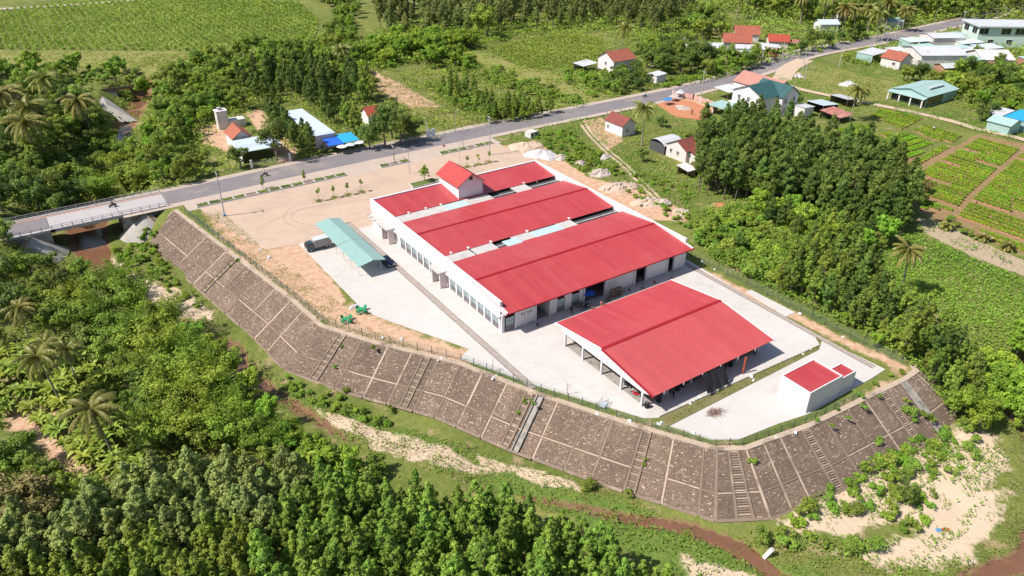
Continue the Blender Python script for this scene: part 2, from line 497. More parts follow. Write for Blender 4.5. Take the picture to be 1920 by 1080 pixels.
def np_mesh(name, V, F, mats, tint=None, matidx=None, smooth=False):
    """fast mesh from numpy arrays; F has 3 or 4 columns"""
    me = bpy.data.meshes.new(name)
    nf, k = F.shape
    me.vertices.add(len(V))
    me.vertices.foreach_set("co", np.asarray(V, np.float32).ravel())
    me.loops.add(nf * k)
    me.loops.foreach_set("vertex_index", np.asarray(F, np.int32).ravel())
    me.polygons.add(nf)
    me.polygons.foreach_set("loop_start", np.arange(0, nf * k, k, dtype=np.int32))
    if not isinstance(mats, (list, tuple)):
        mats = [mats]
    for q in mats:
        me.materials.append(q)
    if matidx is not None:
        me.polygons.foreach_set("material_index", np.asarray(matidx, np.int32))
    me.polygons.foreach_set("use_smooth", np.full(nf, smooth, dtype=bool))
    if tint is not None:
        at_ = me.attributes.new("tint", 'FLOAT', 'FACE')
        at_.data.foreach_set("value", np.asarray(tint, np.float32))
    me.update(calc_edges=True)
    me.validate()
    return me


def obj(name, me, parent=None, loc=None):
    o = bpy.data.objects.new(name, me)
    col.objects.link(o)
    if parent is not None:
        o.parent = parent
    if loc is not None:
        o.location = loc
    return o


def seg_dist(P, a, b):
    a, b = np.asarray(a, float), np.asarray(b, float)
    d = b - a
    t = np.clip(((P - a) @ d) / max(d @ d, 1e-9), 0, 1)
    return np.linalg.norm(P - (a + t[:, None] * d), axis=1), t


def poly_dist(P, pts):
    best = np.full(len(P), 1e9)
    for a, b in zip(pts, pts[1:]):
        best = np.minimum(best, seg_dist(P, a, b)[0])
    return best


def inside(P, poly):
    x, y = P[:, 0], P[:, 1]
    c = np.zeros(len(P), bool)
    n = len(poly)
    for i in range(n):
        x1, y1 = poly[i][:2]
        x2, y2 = poly[(i + 1) % n][:2]
        if y1 == y2:
            continue
        hit = ((y1 > y) != (y2 > y)) & (x < (x2 - x1) * (y - y1) / (y2 - y1) + x1)
        c ^= hit
    return c


def signed(P, poly):
    d = poly_dist(P, list(poly) + [poly[0]])
    return np.where(inside(P, poly), d, -d)


def pxpoly(pts, z=0.0):
    return [at(x, y, z)[:2] for x, y in pts]


def vnoise(P, s, seed=0):
    """smooth value noise on the plane, -1..1"""
    r = np.random.default_rng(seed)
    g = r.uniform(-1, 1, (64, 64))
    q = P * s
    i = np.floor(q).astype(int)
    f = q - i
    f = f * f * (3 - 2 * f)
    a = g[i[:, 0] % 64, i[:, 1] % 64]
    b = g[(i[:, 0] + 1) % 64, i[:, 1] % 64]
    c = g[i[:, 0] % 64, (i[:, 1] + 1) % 64]
    d = g[(i[:, 0] + 1) % 64, (i[:, 1] + 1) % 64]
    return (a * (1 - f[:, 0]) + b * f[:, 0]) * (1 - f[:, 1]) + (c * (1 - f[:, 0]) + d * f[:, 0]) * f[:, 1]


# ------------------------------------------------------------------ terrain
LOW = -5.0
CREST = [(24.4, 174.0), (25.2, 168.5), (32.9, 120.8), (34.1, 109.3), (39.6, 99.5), (48.6, 86.4), (54.7, 72.6), (62.1, 59.1), (68.3, 49.0),
         (71.9, 46.9), (83.5, 45.0), (105.8, 43.7), (109.4, 43.9), (110.4, 45.2)]
VALLEY = [(-1500, 174.5), (-9, 174.5), (-9, 188), (2, 214), (22, 270), (29, 296), (34, 306), (44, 306), (50, 296), (46, 275), (33, 230), (22.5, 188), (22.5, 174.5)] + CREST + \
         [(125, 50), (138, 38), (200, 0), (500, -200), (900, -1500), (-1500, -1500)]
STREAM = [(42, 303), (37, 285), (24, 250), (13, 220), (7, 190), (6, 176), (7, 160), (11, 146)] + [at(*p, LOW)[:2] for p in ((330, 590), (395, 628), (440, 650), (448, 690), (520, 735), (575, 775), (700, 850), (880, 905), (1060, 945), (1180, 968), (1290, 985), (1380, 1020), (1450, 1070), (1500, 1130), (1600, 1230))]
STREAM_W = [3.0, 3.0, 2.6, 2.6, 4.2, 3.4, 1.2, 0.5, 0.4, 0.5, 1.4, 1.5, 0.8, 0.9, 0.15, 0.1, 0.6, 0.75, 0.9, 1.0, 1.1, 1.3, 1.6]
STREAM2 = [at(*p, LOW)[:2] for p in ((1450, 1070), (1600, 1110), (1760, 1110), (1850, 1075), (1930, 1045), (1990, 900), (1925, 800), (1885, 740), (1900, 700), (2000, 640))]
STREAM2_W = [0.3, 0.3, 0.5, 1.3, 1.4, 1.5, 1.6, 1.1, 1.0, 1.0]


def stream_depth(P):
    s = np.zeros(len(P))
    for S, W in ((STREAM, STREAM_W), (STREAM2, STREAM2_W)):
        for (a, b), w0, w1 in zip(zip(S, S[1:]), W, W[1:]):
            d, t = seg_dist(P, a, b)
            w = w0 + (w1 - w0) * t
            s = np.maximum(s, np.exp(-(d / (w * 1.0 + 0.12)) ** 4) * np.minimum(1.0, w))
    return s


def ground_z(P):
    P = np.asarray(P, float).reshape(-1, 2)
    d = signed(P, VALLEY)
    k = np.clip((d + 0.6) / 7.8, 0, 1)
    z = LOW * k - 0.03
    low = k > 0.999
    z = z + np.where(low, 0.35 * vnoise(P, 0.11, 1) + 0.15 * vnoise(P, 0.4, 2), 0)
    sd = poly_dist(P, STREAM)
    left = low & (P[:, 1] < 170) & (P[:, 0] < 64)
    z = z + np.where(left, 1.0 * np.clip((sd - 8) / 14, 0, 1), 0)
    z = z - 0.85 * stream_depth(P)
    off = ~low & (d < -3) & ((P[:, 0] > 112) | (P[:, 1] > 190) | (P[:, 0] < -20))
    z = z + np.where(off, 0.14 * vnoise(P, 0.13, 3) + 0.07 * vnoise(P, 0.5, 4) - 0.12, 0)
    return z


def gz(x, y):
    return float(ground_z([(x, y)])[0])


def axis_lines(a, b, step, far, grow=1.18):
    core = list(np.arange(a, b + 1e-6, step))
    lo, hi = [], []
    s, q = step, a
    while q > -far:
        s *= grow
        q -= s
        lo.append(q)
    s, q = step, b
    while q < far:
        s *= grow
        q += s
        hi.append(q)
    return np.array(lo[::-1] + core + hi)


SAND = [([(160, 470), (215, 480), (260, 520), (330, 545), (385, 575), (400, 600), (330, 590), (270, 560), (225, 520), (180, 500)], 1.6),
        ([(255, 540), (330, 540), (380, 572), (372, 600), (300, 575)], 1.8),
        ([(590, 765), (640, 778), (700, 800), (770, 815), (850, 845), (885, 862), (870, 872), (800, 862), (740, 845), (690, 822), (620, 795)], 1.4),
        ([(690, 815), (780, 830), (860, 862), (960, 885), (880, 885), (780, 865), (700, 840)], 2.2),
        ([(890, 850), (960, 868), (960, 880), (900, 868)], 1.2),
        ([(965, 870), (1010, 880), (1095, 910), (1090, 922), (1010, 905), (970, 888)], 1.3),
        ([(1455, 990), (1530, 925), (1620, 880), (1700, 830), (1800, 800), (1870, 815), (1885, 870), (1850, 920), (1885, 920), (1865, 990), (1820, 1045), (1740, 1068), (1640, 1062), (1560, 1035), (1640, 1030), (1720, 990), (1700, 970), (1600, 1005), (1500, 995)], 3.2),
        ([(1570, 1035), (1640, 1040), (1720, 1000), (1790, 960), (1850, 915), (1880, 920), (1862, 985), (1820, 1040), (1740, 1065), (1650, 1060)], 1.8),
        ([(1280, 1040), (1420, 1080), (1500, 1120), (1280, 1080)], 1.6),
        ([(1880, 720), (1930, 730), (1930, 770), (1900, 765)], 1.5)]
EARTH = [([(380, 392), (430, 400), (500, 465), (560, 455), (650, 570), (880, 660), (870, 690), (760, 665), (640, 628), (560, 572), (470, 500), (400, 430)], 4.5), ([(1010, 742), (1190, 790), (1330, 832), (1400, 836), (1520, 795), (1690, 700), (1700, 712), (1520, 808), (1400, 850), (1330, 848), (1190, 806), (1010, 755)], 2.5), ([(1310, 500), (1440, 560), (1600, 640), (1710, 690), (1700, 700), (1590, 650), (1430, 572), (1310, 512)], 2.0), ([(505, 470), (560, 455), (640, 545), (655, 580), (610, 560), (560, 510)], 1.2), ([(640, 570), (700, 600), (870, 660), (840, 678), (720, 650), (650, 610)], 1.2),
         ([(935, 275), (1000, 262), (1040, 285), (1100, 330), (1180, 350), (1290, 395), (1290, 415), (1200, 410), (1100, 352), (1040, 320), (960, 300)], 1.5),
         ([(1235, 190), (1265, 180), (1300, 185), (1345, 205), (1310, 225), (1260, 215)], 2.0), ([(1335, 380), (1370, 385), (1360, 398), (1330, 392)], 1.0),
         ([(695, 130), (740, 150), (800, 185), (830, 200), (770, 200), (720, 180), (690, 150)], 2.5), ([(365, 240), (440, 225), (480, 260), (450, 290), (380, 270)], 2.0),
         ([(455, 205), (490, 205), (520, 240), (560, 280), (545, 310), (525, 305), (480, 240)], 1.5), ([(590, 310), (700, 280), (720, 285), (600, 318)], 1.0),
         ([(1090, 225), (1130, 220), (1170, 265), (1140, 280)], 1.2), ([(20, 690), (90, 720), (60, 760), (20, 740)], 1.5), ([(1720, 415), (1760, 420), (1930, 500), (1930, 520), (1830, 470)], 1.5),
         ([(105, 380), (140, 350), (180, 350), (150, 395)], 1.5), ([(0, 690), (60, 700), (130, 780), (180, 830), (120, 860), (40, 780), (0, 770)], 2.5)]
PLOUGH = [([(1715, 405), (1760, 412), (1830, 450), (1930, 490), (1930, 520), (1820, 480), (1740, 440)], 1.2)]
VEGSOIL = [([(1690, 345), (1710, 322), (1832, 250), (1930, 270), (1930, 480), (1830, 440), (1725, 398)], 1.2), ([(1660, 300), (1730, 290), (1770, 270), (1800, 272), (1720, 318)], 1.0)]
DRY = [([(-20, 95), (340, 95), (390, 120), (300, 140), (100, 130), (-20, 125)], 8), ([(780, 100), (860, 130), (990, 170), (1100, 200), (1140, 180), (1100, 150), (980, 120), (880, 95)], 5),
       ([(720, 185), (870, 240), (900, 235), (800, 190)], 4), ([(1250, 60), (1500, 90), (1400, 60)], 8), ([(1490, 135), (1560, 125), (1720, 165), (1680, 190), (1560, 180)], 4),
       ([(260, 500), (330, 520), (345, 560), (280, 520)], 2), ([(900, 875), (1100, 950), (1130, 940), (960, 870)], 1.5), ([(370, 395), (420, 440), (500, 500), (560, 540), (520, 490), (440, 415)], 1.5)]
GREEN = [([(300, 620), (470, 690), (560, 740), (760, 800), (1180, 940), (1340, 1010), (1560, 1080), (1300, 1090), (1000, 940), (700, 830), (500, 730)], 2.0)]


def soft_mask(P, polys, z, w_):
    m = np.zeros(len(P))
    for pts, w in polys:
        poly = pxpoly(pts, z)
        m = np.maximum(m, np.clip(0.5 + signed(P, poly) / (2 * w * w_), 0, 1))
    return m


def build_terrain():
    xs = axis_lines(-50, 250, 1.0, 5000)
    ys = axis_lines(10, 300, 1.0, 5000)
    X, Y = np.meshgrid(xs, ys)
    P = np.stack([X.ravel(), Y.ravel()], 1)
    Z = ground_z(P)
    nx, ny = len(xs), len(ys)
    i = np.arange(ny - 1)[:, None] * nx + np.arange(nx - 1)[None, :]
    F = np.stack([i, i + 1, i + nx + 1, i + nx], -1).reshape(-1, 4)
    V = np.column_stack([P, Z])
    me = np_mesh("ground", V, F, [ground_material()], smooth=True)
    near = (P[:, 0] > -120) & (P[:, 0] < 520) & (P[:, 1] > -60) & (P[:, 1] < 620)
    Q = P[near]
    for nm, polys, z in (("sand", SAND, LOW), ("earth", EARTH, 0), ("plough", PLOUGH, 0), ("vegsoil", VEGSOIL, 0), ("dry", DRY, 0), ("lush", GREEN, LOW)):
        a = np.zeros(len(P))
        a[near] = soft_mask(Q, polys, z, 1.0)
        t = me.attributes.new(nm, 'FLOAT', 'POINT')
        t.data.foreach_set("value", a.astype(np.float32))
    a = np.zeros(len(P))
    a[near] = np.clip(stream_depth(Q) * 1.6, 0, 1)
    t = me.attributes.new("mud", 'FLOAT', 'POINT')
    t.data.foreach_set("value", a.astype(np.float32))
    tag(obj("ground", me), kind="structure")


def ground_material():
    m, nt, b = new_mat("meadow_and_soil")
    g = nt.nodes.new("ShaderNodeNewGeometry").outputs["Position"]

    def attr(n):
        a = nt.nodes.new("ShaderNodeAttribute")
        a.attribute_name = n
        return a.outputs["Fac"]

    def edge(n, sc=0.5, amp=0.9, lo=0.42, hi=0.62):
        v = _math(nt, 'ADD', attr(n), _math(nt, 'MULTIPLY', _math(nt, 'SUBTRACT', _noise(nt, g, sc, 6, 0.7), 0.5), amp))
        return _ramp(nt, v, (0, 0, 0), (1, 1, 1), lo, hi)
    grass = _mix(nt, 0.5, _ramp(nt, _noise(nt, g, 0.05, 5), (0.062, 0.108, 0.016), (0.215, 0.225, 0.058)), _ramp(nt, _noise(nt, g, 1.1, 8, 0.8), (0.032, 0.06, 0.009), (0.25, 0.265, 0.072), 0.32, 0.68))
    bare = _ramp(nt, _noise(nt, g, 0.22, 7, 0.7), (0, 0, 0), (1, 1, 1), 0.555, 0.67)
    c = _mix(nt, _math(nt, 'MULTIPLY', bare, 0.75), grass, _ramp(nt, _noise(nt, g, 2.5), (0.33, 0.225, 0.14), (0.45, 0.31, 0.20)))
    c = _mix(nt, _math(nt, 'MULTIPLY', edge("dry", 0.3), 0.8), c, _ramp(nt, _noise(nt, g, 1.1, 6, 0.75), (0.14, 0.15, 0.035), (0.34, 0.31, 0.11)))
    c = _mix(nt, edge("lush", 0.4, 1.0), c, _ramp(nt, _noise(nt, g, 1.3, 6, 0.75), (0.06, 0.12, 0.018), (0.17, 0.23, 0.05)))
    c = _mix(nt, edge("earth", 0.35, 1.1), c, _ramp(nt, _noise(nt, g, 0.8, 6, 0.7), (0.40, 0.23, 0.14), (0.60, 0.42, 0.29)))
    c = _mix(nt, edge("plough", 0.4), c, _ramp(nt, _noise(nt, g, 1.8, 6, 0.8), (0.25, 0.19, 0.12), (0.48, 0.39, 0.27)))
    c = _mix(nt, edge("vegsoil", 0.4, 0.8), c, _ramp(nt, _noise(nt, g, 0.9, 6, 0.7), (0.17, 0.14, 0.055), (0.33, 0.20, 0.11)))
    c = _mix(nt, edge("sand", 0.35, 1.35, 0.42, 0.60), c, _ramp(nt, _noise(nt, g, 0.9, 6, 0.7), (0.50, 0.385, 0.27), (0.60, 0.47, 0.34)))
    c = _mix(nt, _ramp(nt, attr("mud"), (0, 0, 0), (1, 1, 1), 0.25, 0.7), c, _ramp(nt, _noise(nt, g, 0.9), (0.16, 0.085, 0.05), (0.27, 0.155, 0.095)))
    nt.links.new(c, b.inputs["Base Color"])
    b.inputs["Roughness"].default_value = 0.95
    b.inputs["Specular IOR Level"].default_value = 0.15
    bn = nt.nodes.new("ShaderNodeBump")
    bn.inputs["Distance"].default_value = 0.12
    nt.links.new(_noise(nt, g, 1.7, 6, 0.75), bn.inputs["Height"])
    nt.links.new(bn.outputs[0], b.inputs["Normal"])
    return m


build_terrain()


def ribbon(name, pts, widths, z, m, zfun=None):
    b = MB()
    P = [Vector((p[0], p[1], 0)) for p in pts]
    vs = []
    for i, p in enumerate(P):
        d = (P[min(i + 1, len(P) - 1)] - P[max(i - 1, 0)]).normalized()
        n = Vector((-d.y, d.x, 0))
        w = widths[i] if hasattr(widths, '__len__') else widths
        zz = z if zfun is None else zfun(p.x, p.y) + z
        vs += [(p.x + n.x * w, p.y + n.y * w, zz), (p.x - n.x * w, p.y - n.y * w, zz)]
    b.add(vs, [(2 * i, 2 * i + 1, 2 * i + 3, 2 * i + 2) for i in range(len(P) - 1)])
    return structure(name, b, m)


def smooth_line(pts, n=6):
    out = []
    P = [np.array(p[:2], float) for p in pts]
    for i in range(len(P) - 1):
        p0, p1, p2, p3 = P[max(i - 1, 0)], P[i], P[i + 1], P[min(i + 2, len(P) - 1)]
        for k in range(n):
            t = k / n
            out.append(0.5 * ((2 * p1) + (-p0 + p2) * t + (2 * p0 - 5 * p1 + 4 * p2 - p3) * t * t + (-p0 + 3 * p1 - 3 * p2 + p3) * t ** 3))
    out.append(P[-1])
    return out


ribbon("stream_water", STREAM, [w * 1.1 + 0.25 for w in STREAM_W], LOW - 0.52, M['water'])
ribbon("side_stream_water", STREAM2, [w * 1.1 + 0.25 for w in STREAM2_W], LOW - 0.525, M['water'])

# ------------------------------------------------------------------ roads and yards
ROAD = smooth_line([(-400, 182), (-60, 182), (20, 182), (60, 183.2), (120, 183.3), (195, 182.3), (240, 188), (280, 195.5), (326, 195), (372, 196.5), (460, 203), (700, 240)])
_r1 = [p for p in ROAD if p[0] < -20]
_r2 = [p for p in ROAD if p[0] > 20]
ribbon("road_shoulder", [(14, 182.0)] + _r2, 6.4, 0.012, M['shoulder'])
ribbon("road", [(22, 182.0)] + _r2, 4.15, 0.03, M['asphalt'])
ribbon("road_west_shoulder", _r1 + [(-9, 182.0), (-0.6, 182.0)], 4.6, 0.012, M['shoulder'])
ribbon("road_west", _r1 + [(-9, 182.0), (-0.5, 182.0)], 3.6, 0.03, M['asphalt'])
structure("forecourt_apron", MB().prism([(27, 171.6), (113, 171.6), (113, 177.2), (27, 177.2)], -0.2, 0.008), M['shoulder'])
structure("earth_yard", MB().prism([(29.6, 171.7), (112, 171.7), (112, 143.2), (103, 142), (58, 139), (58, 141.8), (42, 141.8), (35.7, 143.2), (33.4, 150), (32, 158), (30.4, 166)], -0.2, 0.004), M['yard_earth'])
yard = [(42.2, 141.8), (42.6, 111), (43.6, 107.2), (46.3, 101.3), (52.2, 89.2), (49.6, 87.6), (55.5, 75.4), (64.5, 59.8), (66.3, 58.7), (102.4, 57.4), (103.9, 59.5), (105.8, 89), (105.8, 98), (59.7, 98), (59.7, 141.8)]
structure("concrete_yard", MB().prism(yard, -0.25, 0.06), M['concrete'])
structure("south_concrete_yard", MB().prism([(66.4, 56.4), (69.3, 51), (72.5, 48.9), (80.1, 48), (85.4, 47.0), (101.6, 47.0), (105.4, 47.2), (104.6, 58.5), (102.3, 57.2), (101.0, 56.6)], -0.25, 0.055), M['concrete'])
structure("east_concrete_pad", MB().prism([(105.85, 76.5), (107.3, 76.3), (107.6, 66.5), (105.0, 66.5), (104.6, 60), (104.2, 59.6)], -0.25, 0.05), M['concrete'])
# expansion joints are cut as thin dark grooves: real narrow strips of bitumen laid in the slab
b = MB()
for y in np.arange(62.5, 90, 5.5):
    b.bx(56.4, 103.6, y - 0.02, y + 0.02, 0.055, 0.063)
for x in (62, 74, 86, 98):
    b.bx(x - 0.02, x + 0.02, 60.5, 89.4, 0.055, 0.064)
for y in np.arange(95, 141, 5.5):
    b.bx(43.0 if y > 110 else 50.5, 58.6, y - 0.02, y + 0.02, 0.055, 0.063)
structure("slab_joints", b, mat('slab_joint', (0.44, 0.40, 0.37)))


# ------------------------------------------------------------------ stone embankment
def build_embankment():
    T = [np.array(p, float) for p in CREST]
    n = len(T)
    HOR, DEP = 8.1, -LOW
    segs = [(T[i + 1] - T[i]) / np.linalg.norm(T[i + 1] - T[i]) for i in range(n - 1)]
    out = []
    for i in range(n):
        ns = []
        for j in (i - 1, i):
            if 0 <= j < n - 1:
                ns.append(np.array([segs[j][1], -segs[j][0]]))
        m = sum(ns)
        m /= np.linalg.norm(m)
        out.append(m / max(0.6, m @ ns[0]))
    # the way down is to the right of the walking direction (towards the stream)
    B = [T[i] + out[i] * HOR for i in range(n)]
    S = np.concatenate([[0], np.cumsum([np.linalg.norm(T[i + 1] - T[i]) for i in range(n - 1)])])

    def E(s, v, off=0.0):
        i = int(np.clip(np.searchsorted(S, s) - 1, 0, n - 2))
        t = (s - S[i]) / (S[i + 1] - S[i])
        a = T[i] + (T[i + 1] - T[i]) * t
        q = B[i] + (B[i + 1] - B[i]) * t
        p = a + (q - a) * v
        h = (q - a) / np.linalg.norm(q - a)
        nz = math.cos(math.atan2(DEP, HOR))
        nh = math.sin(math.atan2(DEP, HOR))
        return (p[0] + h[0] * nh * off, p[1] + h[1] * nh * off, -DEP * v + nz * off)

    def s_of(px, py):
        P = np.array([at(px, py)[:2]])
        best = (1e9, 0)
        for i in range(n - 1):
            d, t = seg_dist(P, T[i], T[i + 1])
            if d[0] < best[0]:
                best = (d[0], S[i] + t[0] * (S[i + 1] - S[i]))
        return best[1]
    root = thing("stone_embankment", "long brown stone-pitched river embankment with concrete ribs and steps around the market yard", "embankment", (68.3, 49.0, 0))
    ox, oy = 68.3, 49.0

    def loc(p):
        return (p[0] - ox, p[1] - oy, p[2])
    rib_px = [(353, 407), (375, 425), (392, 442), (427, 470), (462, 499), (486, 521), (513, 543), (533, 568), (557, 587), (593, 612), (675, 640), (723, 655), (767, 668), (817, 680), (855, 690), (898, 706), (945, 724),
              (1045, 755), (1102, 773), (1148, 790), (1205, 806), (1263, 822), (1319, 840), (1345, 846), (1400, 845), (1436, 835), (1469, 826), (1551, 790), (1591, 769), (1628, 754), (1729, 706)]
    stair_px = [(447, 483), (641, 628), (797, 674), (988, 742), (1213, 808), (1375, 846), (1513, 808), (1660, 738)]
    chute_px = [(1010, 748), (1692, 716)]
    ribs = sorted([0.2] + [s_of(*p) for p in rib_px] + [S[-1] - 0.1])
    stairs = [s_of(*p) for p in stair_px]
    chutes = [s_of(*p) for p in chute_px]
    VM = 0.62

    def strip(s0, s1, v0, v1, o0, o1, step=1.2, bb=None):
        """a slab lying on the slope between two stations"""
        bb = bb or MB()
        cuts = sorted(set([s0, s1] + [x for x in S if s0 + 0.01 < x < s1 - 0.01]))
        for a, c in zip(cuts, cuts[1:]):
            e = 1e-4
            bot = [loc(E(a + e, v0, o0)), loc(E(c - e, v0, o0)), loc(E(c - e, v1, o0)), loc(E(a + e, v1, o0))]
            top = [loc(E(a + e, v0, o1)), loc(E(c - e, v0, o1)), loc(E(c - e, v1, o1)), loc(E(a + e, v1, o1))]
            bb.hull8(bot[::-1], top[::-1])
        return bb
    allcuts = sorted(ribs + stairs)
    for a, c in zip(allcuts, allcuts[1:]):
        if c - a < 0.5:
            continue
        strip(a, c, 0.012, VM, -0.4, 0.0).build("panel", M['mortar'], root)
        strip(a, c, VM, 1.0, -0.4, 0.0).build("panel", M['mortar'], root)
    for k, s in enumerate(ribs):
        w = 0.115 + 0.05 * ((k * 3) % 4 == 0)
        strip(max(0.02, s - w), min(S[-1] - 0.02, s + w), 0.01, 1.0, 0.0, 0.075).build("rib", M['beam'] if (k * 7) % 9 < 5 else M['beam_dark'], root)
    # long mid beam, crest beam and toe beam in bays
    for a, c in zip(ribs, ribs[1:]):
        strip(a + 0.165, c - 0.165, VM - 0.010, VM + 0.010, 0.0, 0.085).build("cross_beam", M['beam'] if int(a * 3) % 3 else M['beam_dark'], root)
        strip(a + 0.165, c - 0.165, 0.975, 1.02, 0.0, 0.2).build("toe_beam", M['beam_dark'], root)
    b = MB()
    for i in range(n - 1):
        a0, a1 = T[i], T[i + 1]
        q0, q1 = T[i] - out[i] * 0.75, T[i + 1] - out[i + 1] * 0.75
        r0, r1 = T[i] + out[i] * 0.15, T[i + 1] + out[i + 1] * 0.15
        lo = [(r0[0] - ox, r0[1] - oy, -0.35), (r1[0] - ox, r1[1] - oy, -0.35), (q1[0] - ox, q1[1] - oy, -0.35), (q0[0] - ox, q0[1] - oy, -0.35)]
        b.hull8(lo, [(p[0], p[1], 0.10) for p in lo])
    b.build("crest_beam", M['beam'], root)
    for s in stairs:
        st = MB()
        for sgn in (-1, 1):
            strip(s + sgn * 0.62 - 0.11, s + sgn * 0.62 + 0.11, 0.012, 1.0, 0.0, 0.2, bb=st)
        sto = st.build("stair", M['beam_dark'], root)
        nst = 26
        for k in range(nst):
            v = 0.02 + 0.97 * k / nst
            # a tread: level top, riser to the front
            a0 = Vector(loc(E(s - 0.5, v, 0.02)))
            a1 = Vector(loc(E(s + 0.5, v, 0.02)))
            c0 = Vector(loc(E(s - 0.5, v + 0.60 / nst, 0.02)))
            c1 = Vector(loc(E(s + 0.5, v + 0.60 / nst, 0.02)))
            zt = a0.z + 0.02
            tb = MB().hull8([c0, c1, a1, a0], [(c0.x, c0.y, zt), (c1.x, c1.y, zt), (a1.x, a1.y, zt), (a0.x, a0.y, zt)])
            tb.build("tread", M['beam_dark'] if k % 3 else M['beam'], sto)
    for s in chutes:
        cb = MB()
        strip(s - 0.5, s + 0.5, 0.0, 1.0, 0.0, 0.05, bb=cb)
        for sgn in (-1, 1):
            strip(s + sgn * 0.5 - 0.08, s + sgn * 0.5 + 0.08, 0.0, 1.0, 0.0, 0.35, bb=cb)
        cb.build("drain_chute", M['old_concrete'], root)
    # pitched stones in level courses
    V, F, tint = [], [], []
    r = np.random.default_rng(5)
    skip = [(s - 0.85, s + 0.85) for s in stairs] + [(s - 0.7, s + 0.7) for s in chutes] + [(s - 0.14, s + 0.14) for s in ribs]
    rows = 44
    for k in range(rows):
        v0 = 0.018 + 0.96 * k / rows
        v1 = v0 + 0.96 / rows * 0.70
        if v0 < VM + 0.02 and v1 > VM - 0.02:
            continue
        s = 0.3 + r.uniform(0, 0.4)
        while s < S[-1] - 0.6:
            L = r.uniform(0.15, 0.38)
            if r.random() < 0.07 or any(a - L < s < c for a, c in skip):
                s += 0.12
                continue
            h = r.uniform(0.02, 0.10)
            dv = r.uniform(-0.003, 0.003)
            o = len(V)
            e = 0.04
            for (ss, vv, hh) in ((s, v0, 0), (s + L, v0, 0), (s + L, v1, 0), (s, v1, 0), (s + e, v0 + 0.003, h), (s + L - e, v0 + 0.003, h * r.uniform(.6, 1)), (s + L - e, v1 - 0.003, h), (s + e, v1 - 0.003, h * r.uniform(.6, 1))):
                V.append(loc(E(ss, vv + dv, hh)))
            F += [(o + 7, o + 6, o + 5, o + 4), (o + 1, o, o + 4, o + 5), (o + 2, o + 1, o + 5, o + 6), (o + 3, o + 2, o + 6, o + 7), (o, o + 3, o + 7, o + 4)]
            q = r.random()
            # every bay has weathered in its own way, and damp streaks run down from the crest
            bay = int(np.searchsorted(ribs, s)) * 2 + (1 if v0 > VM else 0)
            hsh = math.sin(bay * 12.9898) * 43758.5453
            age = hsh - math.floor(hsh)
            wet = max(0.0, math.sin(s * 2.1 + bay) * math.sin(s * 0.77)) * (1 - v0)
            pale = 0.06 + 0.10 * age * (1 - wet)
            t = r.uniform(0.5, 0.9) if q < pale else r.uniform(0.0, 0.24) + 0.24 * age - 0.16 * wet
            t = max(0.0, t)
            tint += [t] * 5
            s += L + r.uniform(0.03, 0.08)
    m, nt, bs = new_mat("pitched_stone")
    a = nt.nodes.new("ShaderNodeAttribute")
    a.attribute_name = "tint"
    rp = nt.nodes.new("ShaderNodeValToRGB")
    for pos, c in ((0.35, (0.29, 0.213, 0.158)), (0.7, (0.47, 0.38, 0.295))):
        e = rp.color_ramp.elements.new(pos)
        e.color = (*c, 1)
    rp.color_ramp.elements[0].color = (0.132, 0.092, 0.068, 1)
    rp.color_ramp.elements[-1].color = (0.62, 0.515, 0.41, 1)
    nt.links.new(a.outputs["Fac"], rp.inputs[0])
    g = nt.nodes.new("ShaderNodeNewGeometry").outputs["Position"]
    c = _mix(nt, _ramp(nt, _noise(nt, g, 0.22, 6, 0.7), (0, 0, 0), (1, 1, 1), 0.42, 0.62), rp.outputs[0], _mix(nt, 0.5, rp.outputs[0], (0.12, 0.085, 0.065)))
    mp = nt.nodes.new("ShaderNodeMapping")
    mp.inputs["Scale"].default_value = (0.55, 0.55, 0.05)
    nt.links.new(g, mp.inputs["Vector"])
    c = _mix(nt, _math(nt, 'MULTIPLY', _ramp(nt, _noise(nt, mp.outputs[0], 1.0, 5, 0.65), (0, 0, 0), (1, 1, 1), 0.55, 0.70), 0.6), c, _mix(nt, 0.75, c, (0.50, 0.41, 0.32)))
    nt.links.new(c, bs.inputs["Base Color"])
    bs.inputs["Roughness"].default_value = 0.95
    so = obj("pitching_stones", np_mesh("pitching_stones", np.array(V), np.array(F), [m], tint=tint), root)
    tag(so, kind="stuff")
    return E, s_of, S


EMB, EMB_S, EMB_ARC = build_embankment()


# ------------------------------------------------------------------ boundary fence on the crest
def build_fence(name, label, pts, h=1.5, step=2.5, m='dark_metal'):
    root = thing(name, label, "fence", (pts[0][0], pts[0][1], 0))
    ox, oy = pts[0]
    mesh_m, nt, bs = new_mat(name + "_wire")
    bs.inputs["Base Color"].default_value = (0.10, 0.15, 0.12, 1)
    bs.inputs["Roughness"].default_value = 0.6
    post = MB().tube([(0, 0, -0.2), (0, 0, h)], 0.055, 6)
    pm = post.build("post", M[m], root).data
    bpy.data.objects.remove(root.children[0])
    wires = MB()
    for (x0, y0), (x1, y1) in zip(pts, pts[1:]):
        L = math.hypot(x1 - x0, y1 - y0)
        k = max(1, round(L / step))
        for i in range(k):
            t = i / k
            o = obj("post", pm, root)
            o.location = (x0 + (x1 - x0) * t - ox, y0 + (y1 - y0) * t - oy, 0)
        for z in np.linspace(0.15, h - 0.05, 8):
            wires.tube([(x0 - ox, y0 - oy, z), (x1 - ox, y1 - oy, z)], 0.012, 3, cap=False)
        nn = int(L / 0.22)
        for i in range(nn):
            x, y = x0 + (x1 - x0) * i / nn - ox, y0 + (y1 - y0) * i / nn - oy
            wires.tube([(x, y, 0.1), (x, y, h - 0.05)], 0.009, 3, cap=False)
    tag(wires.build("wire_mesh", mesh_m, root), kind="stuff")
    return root


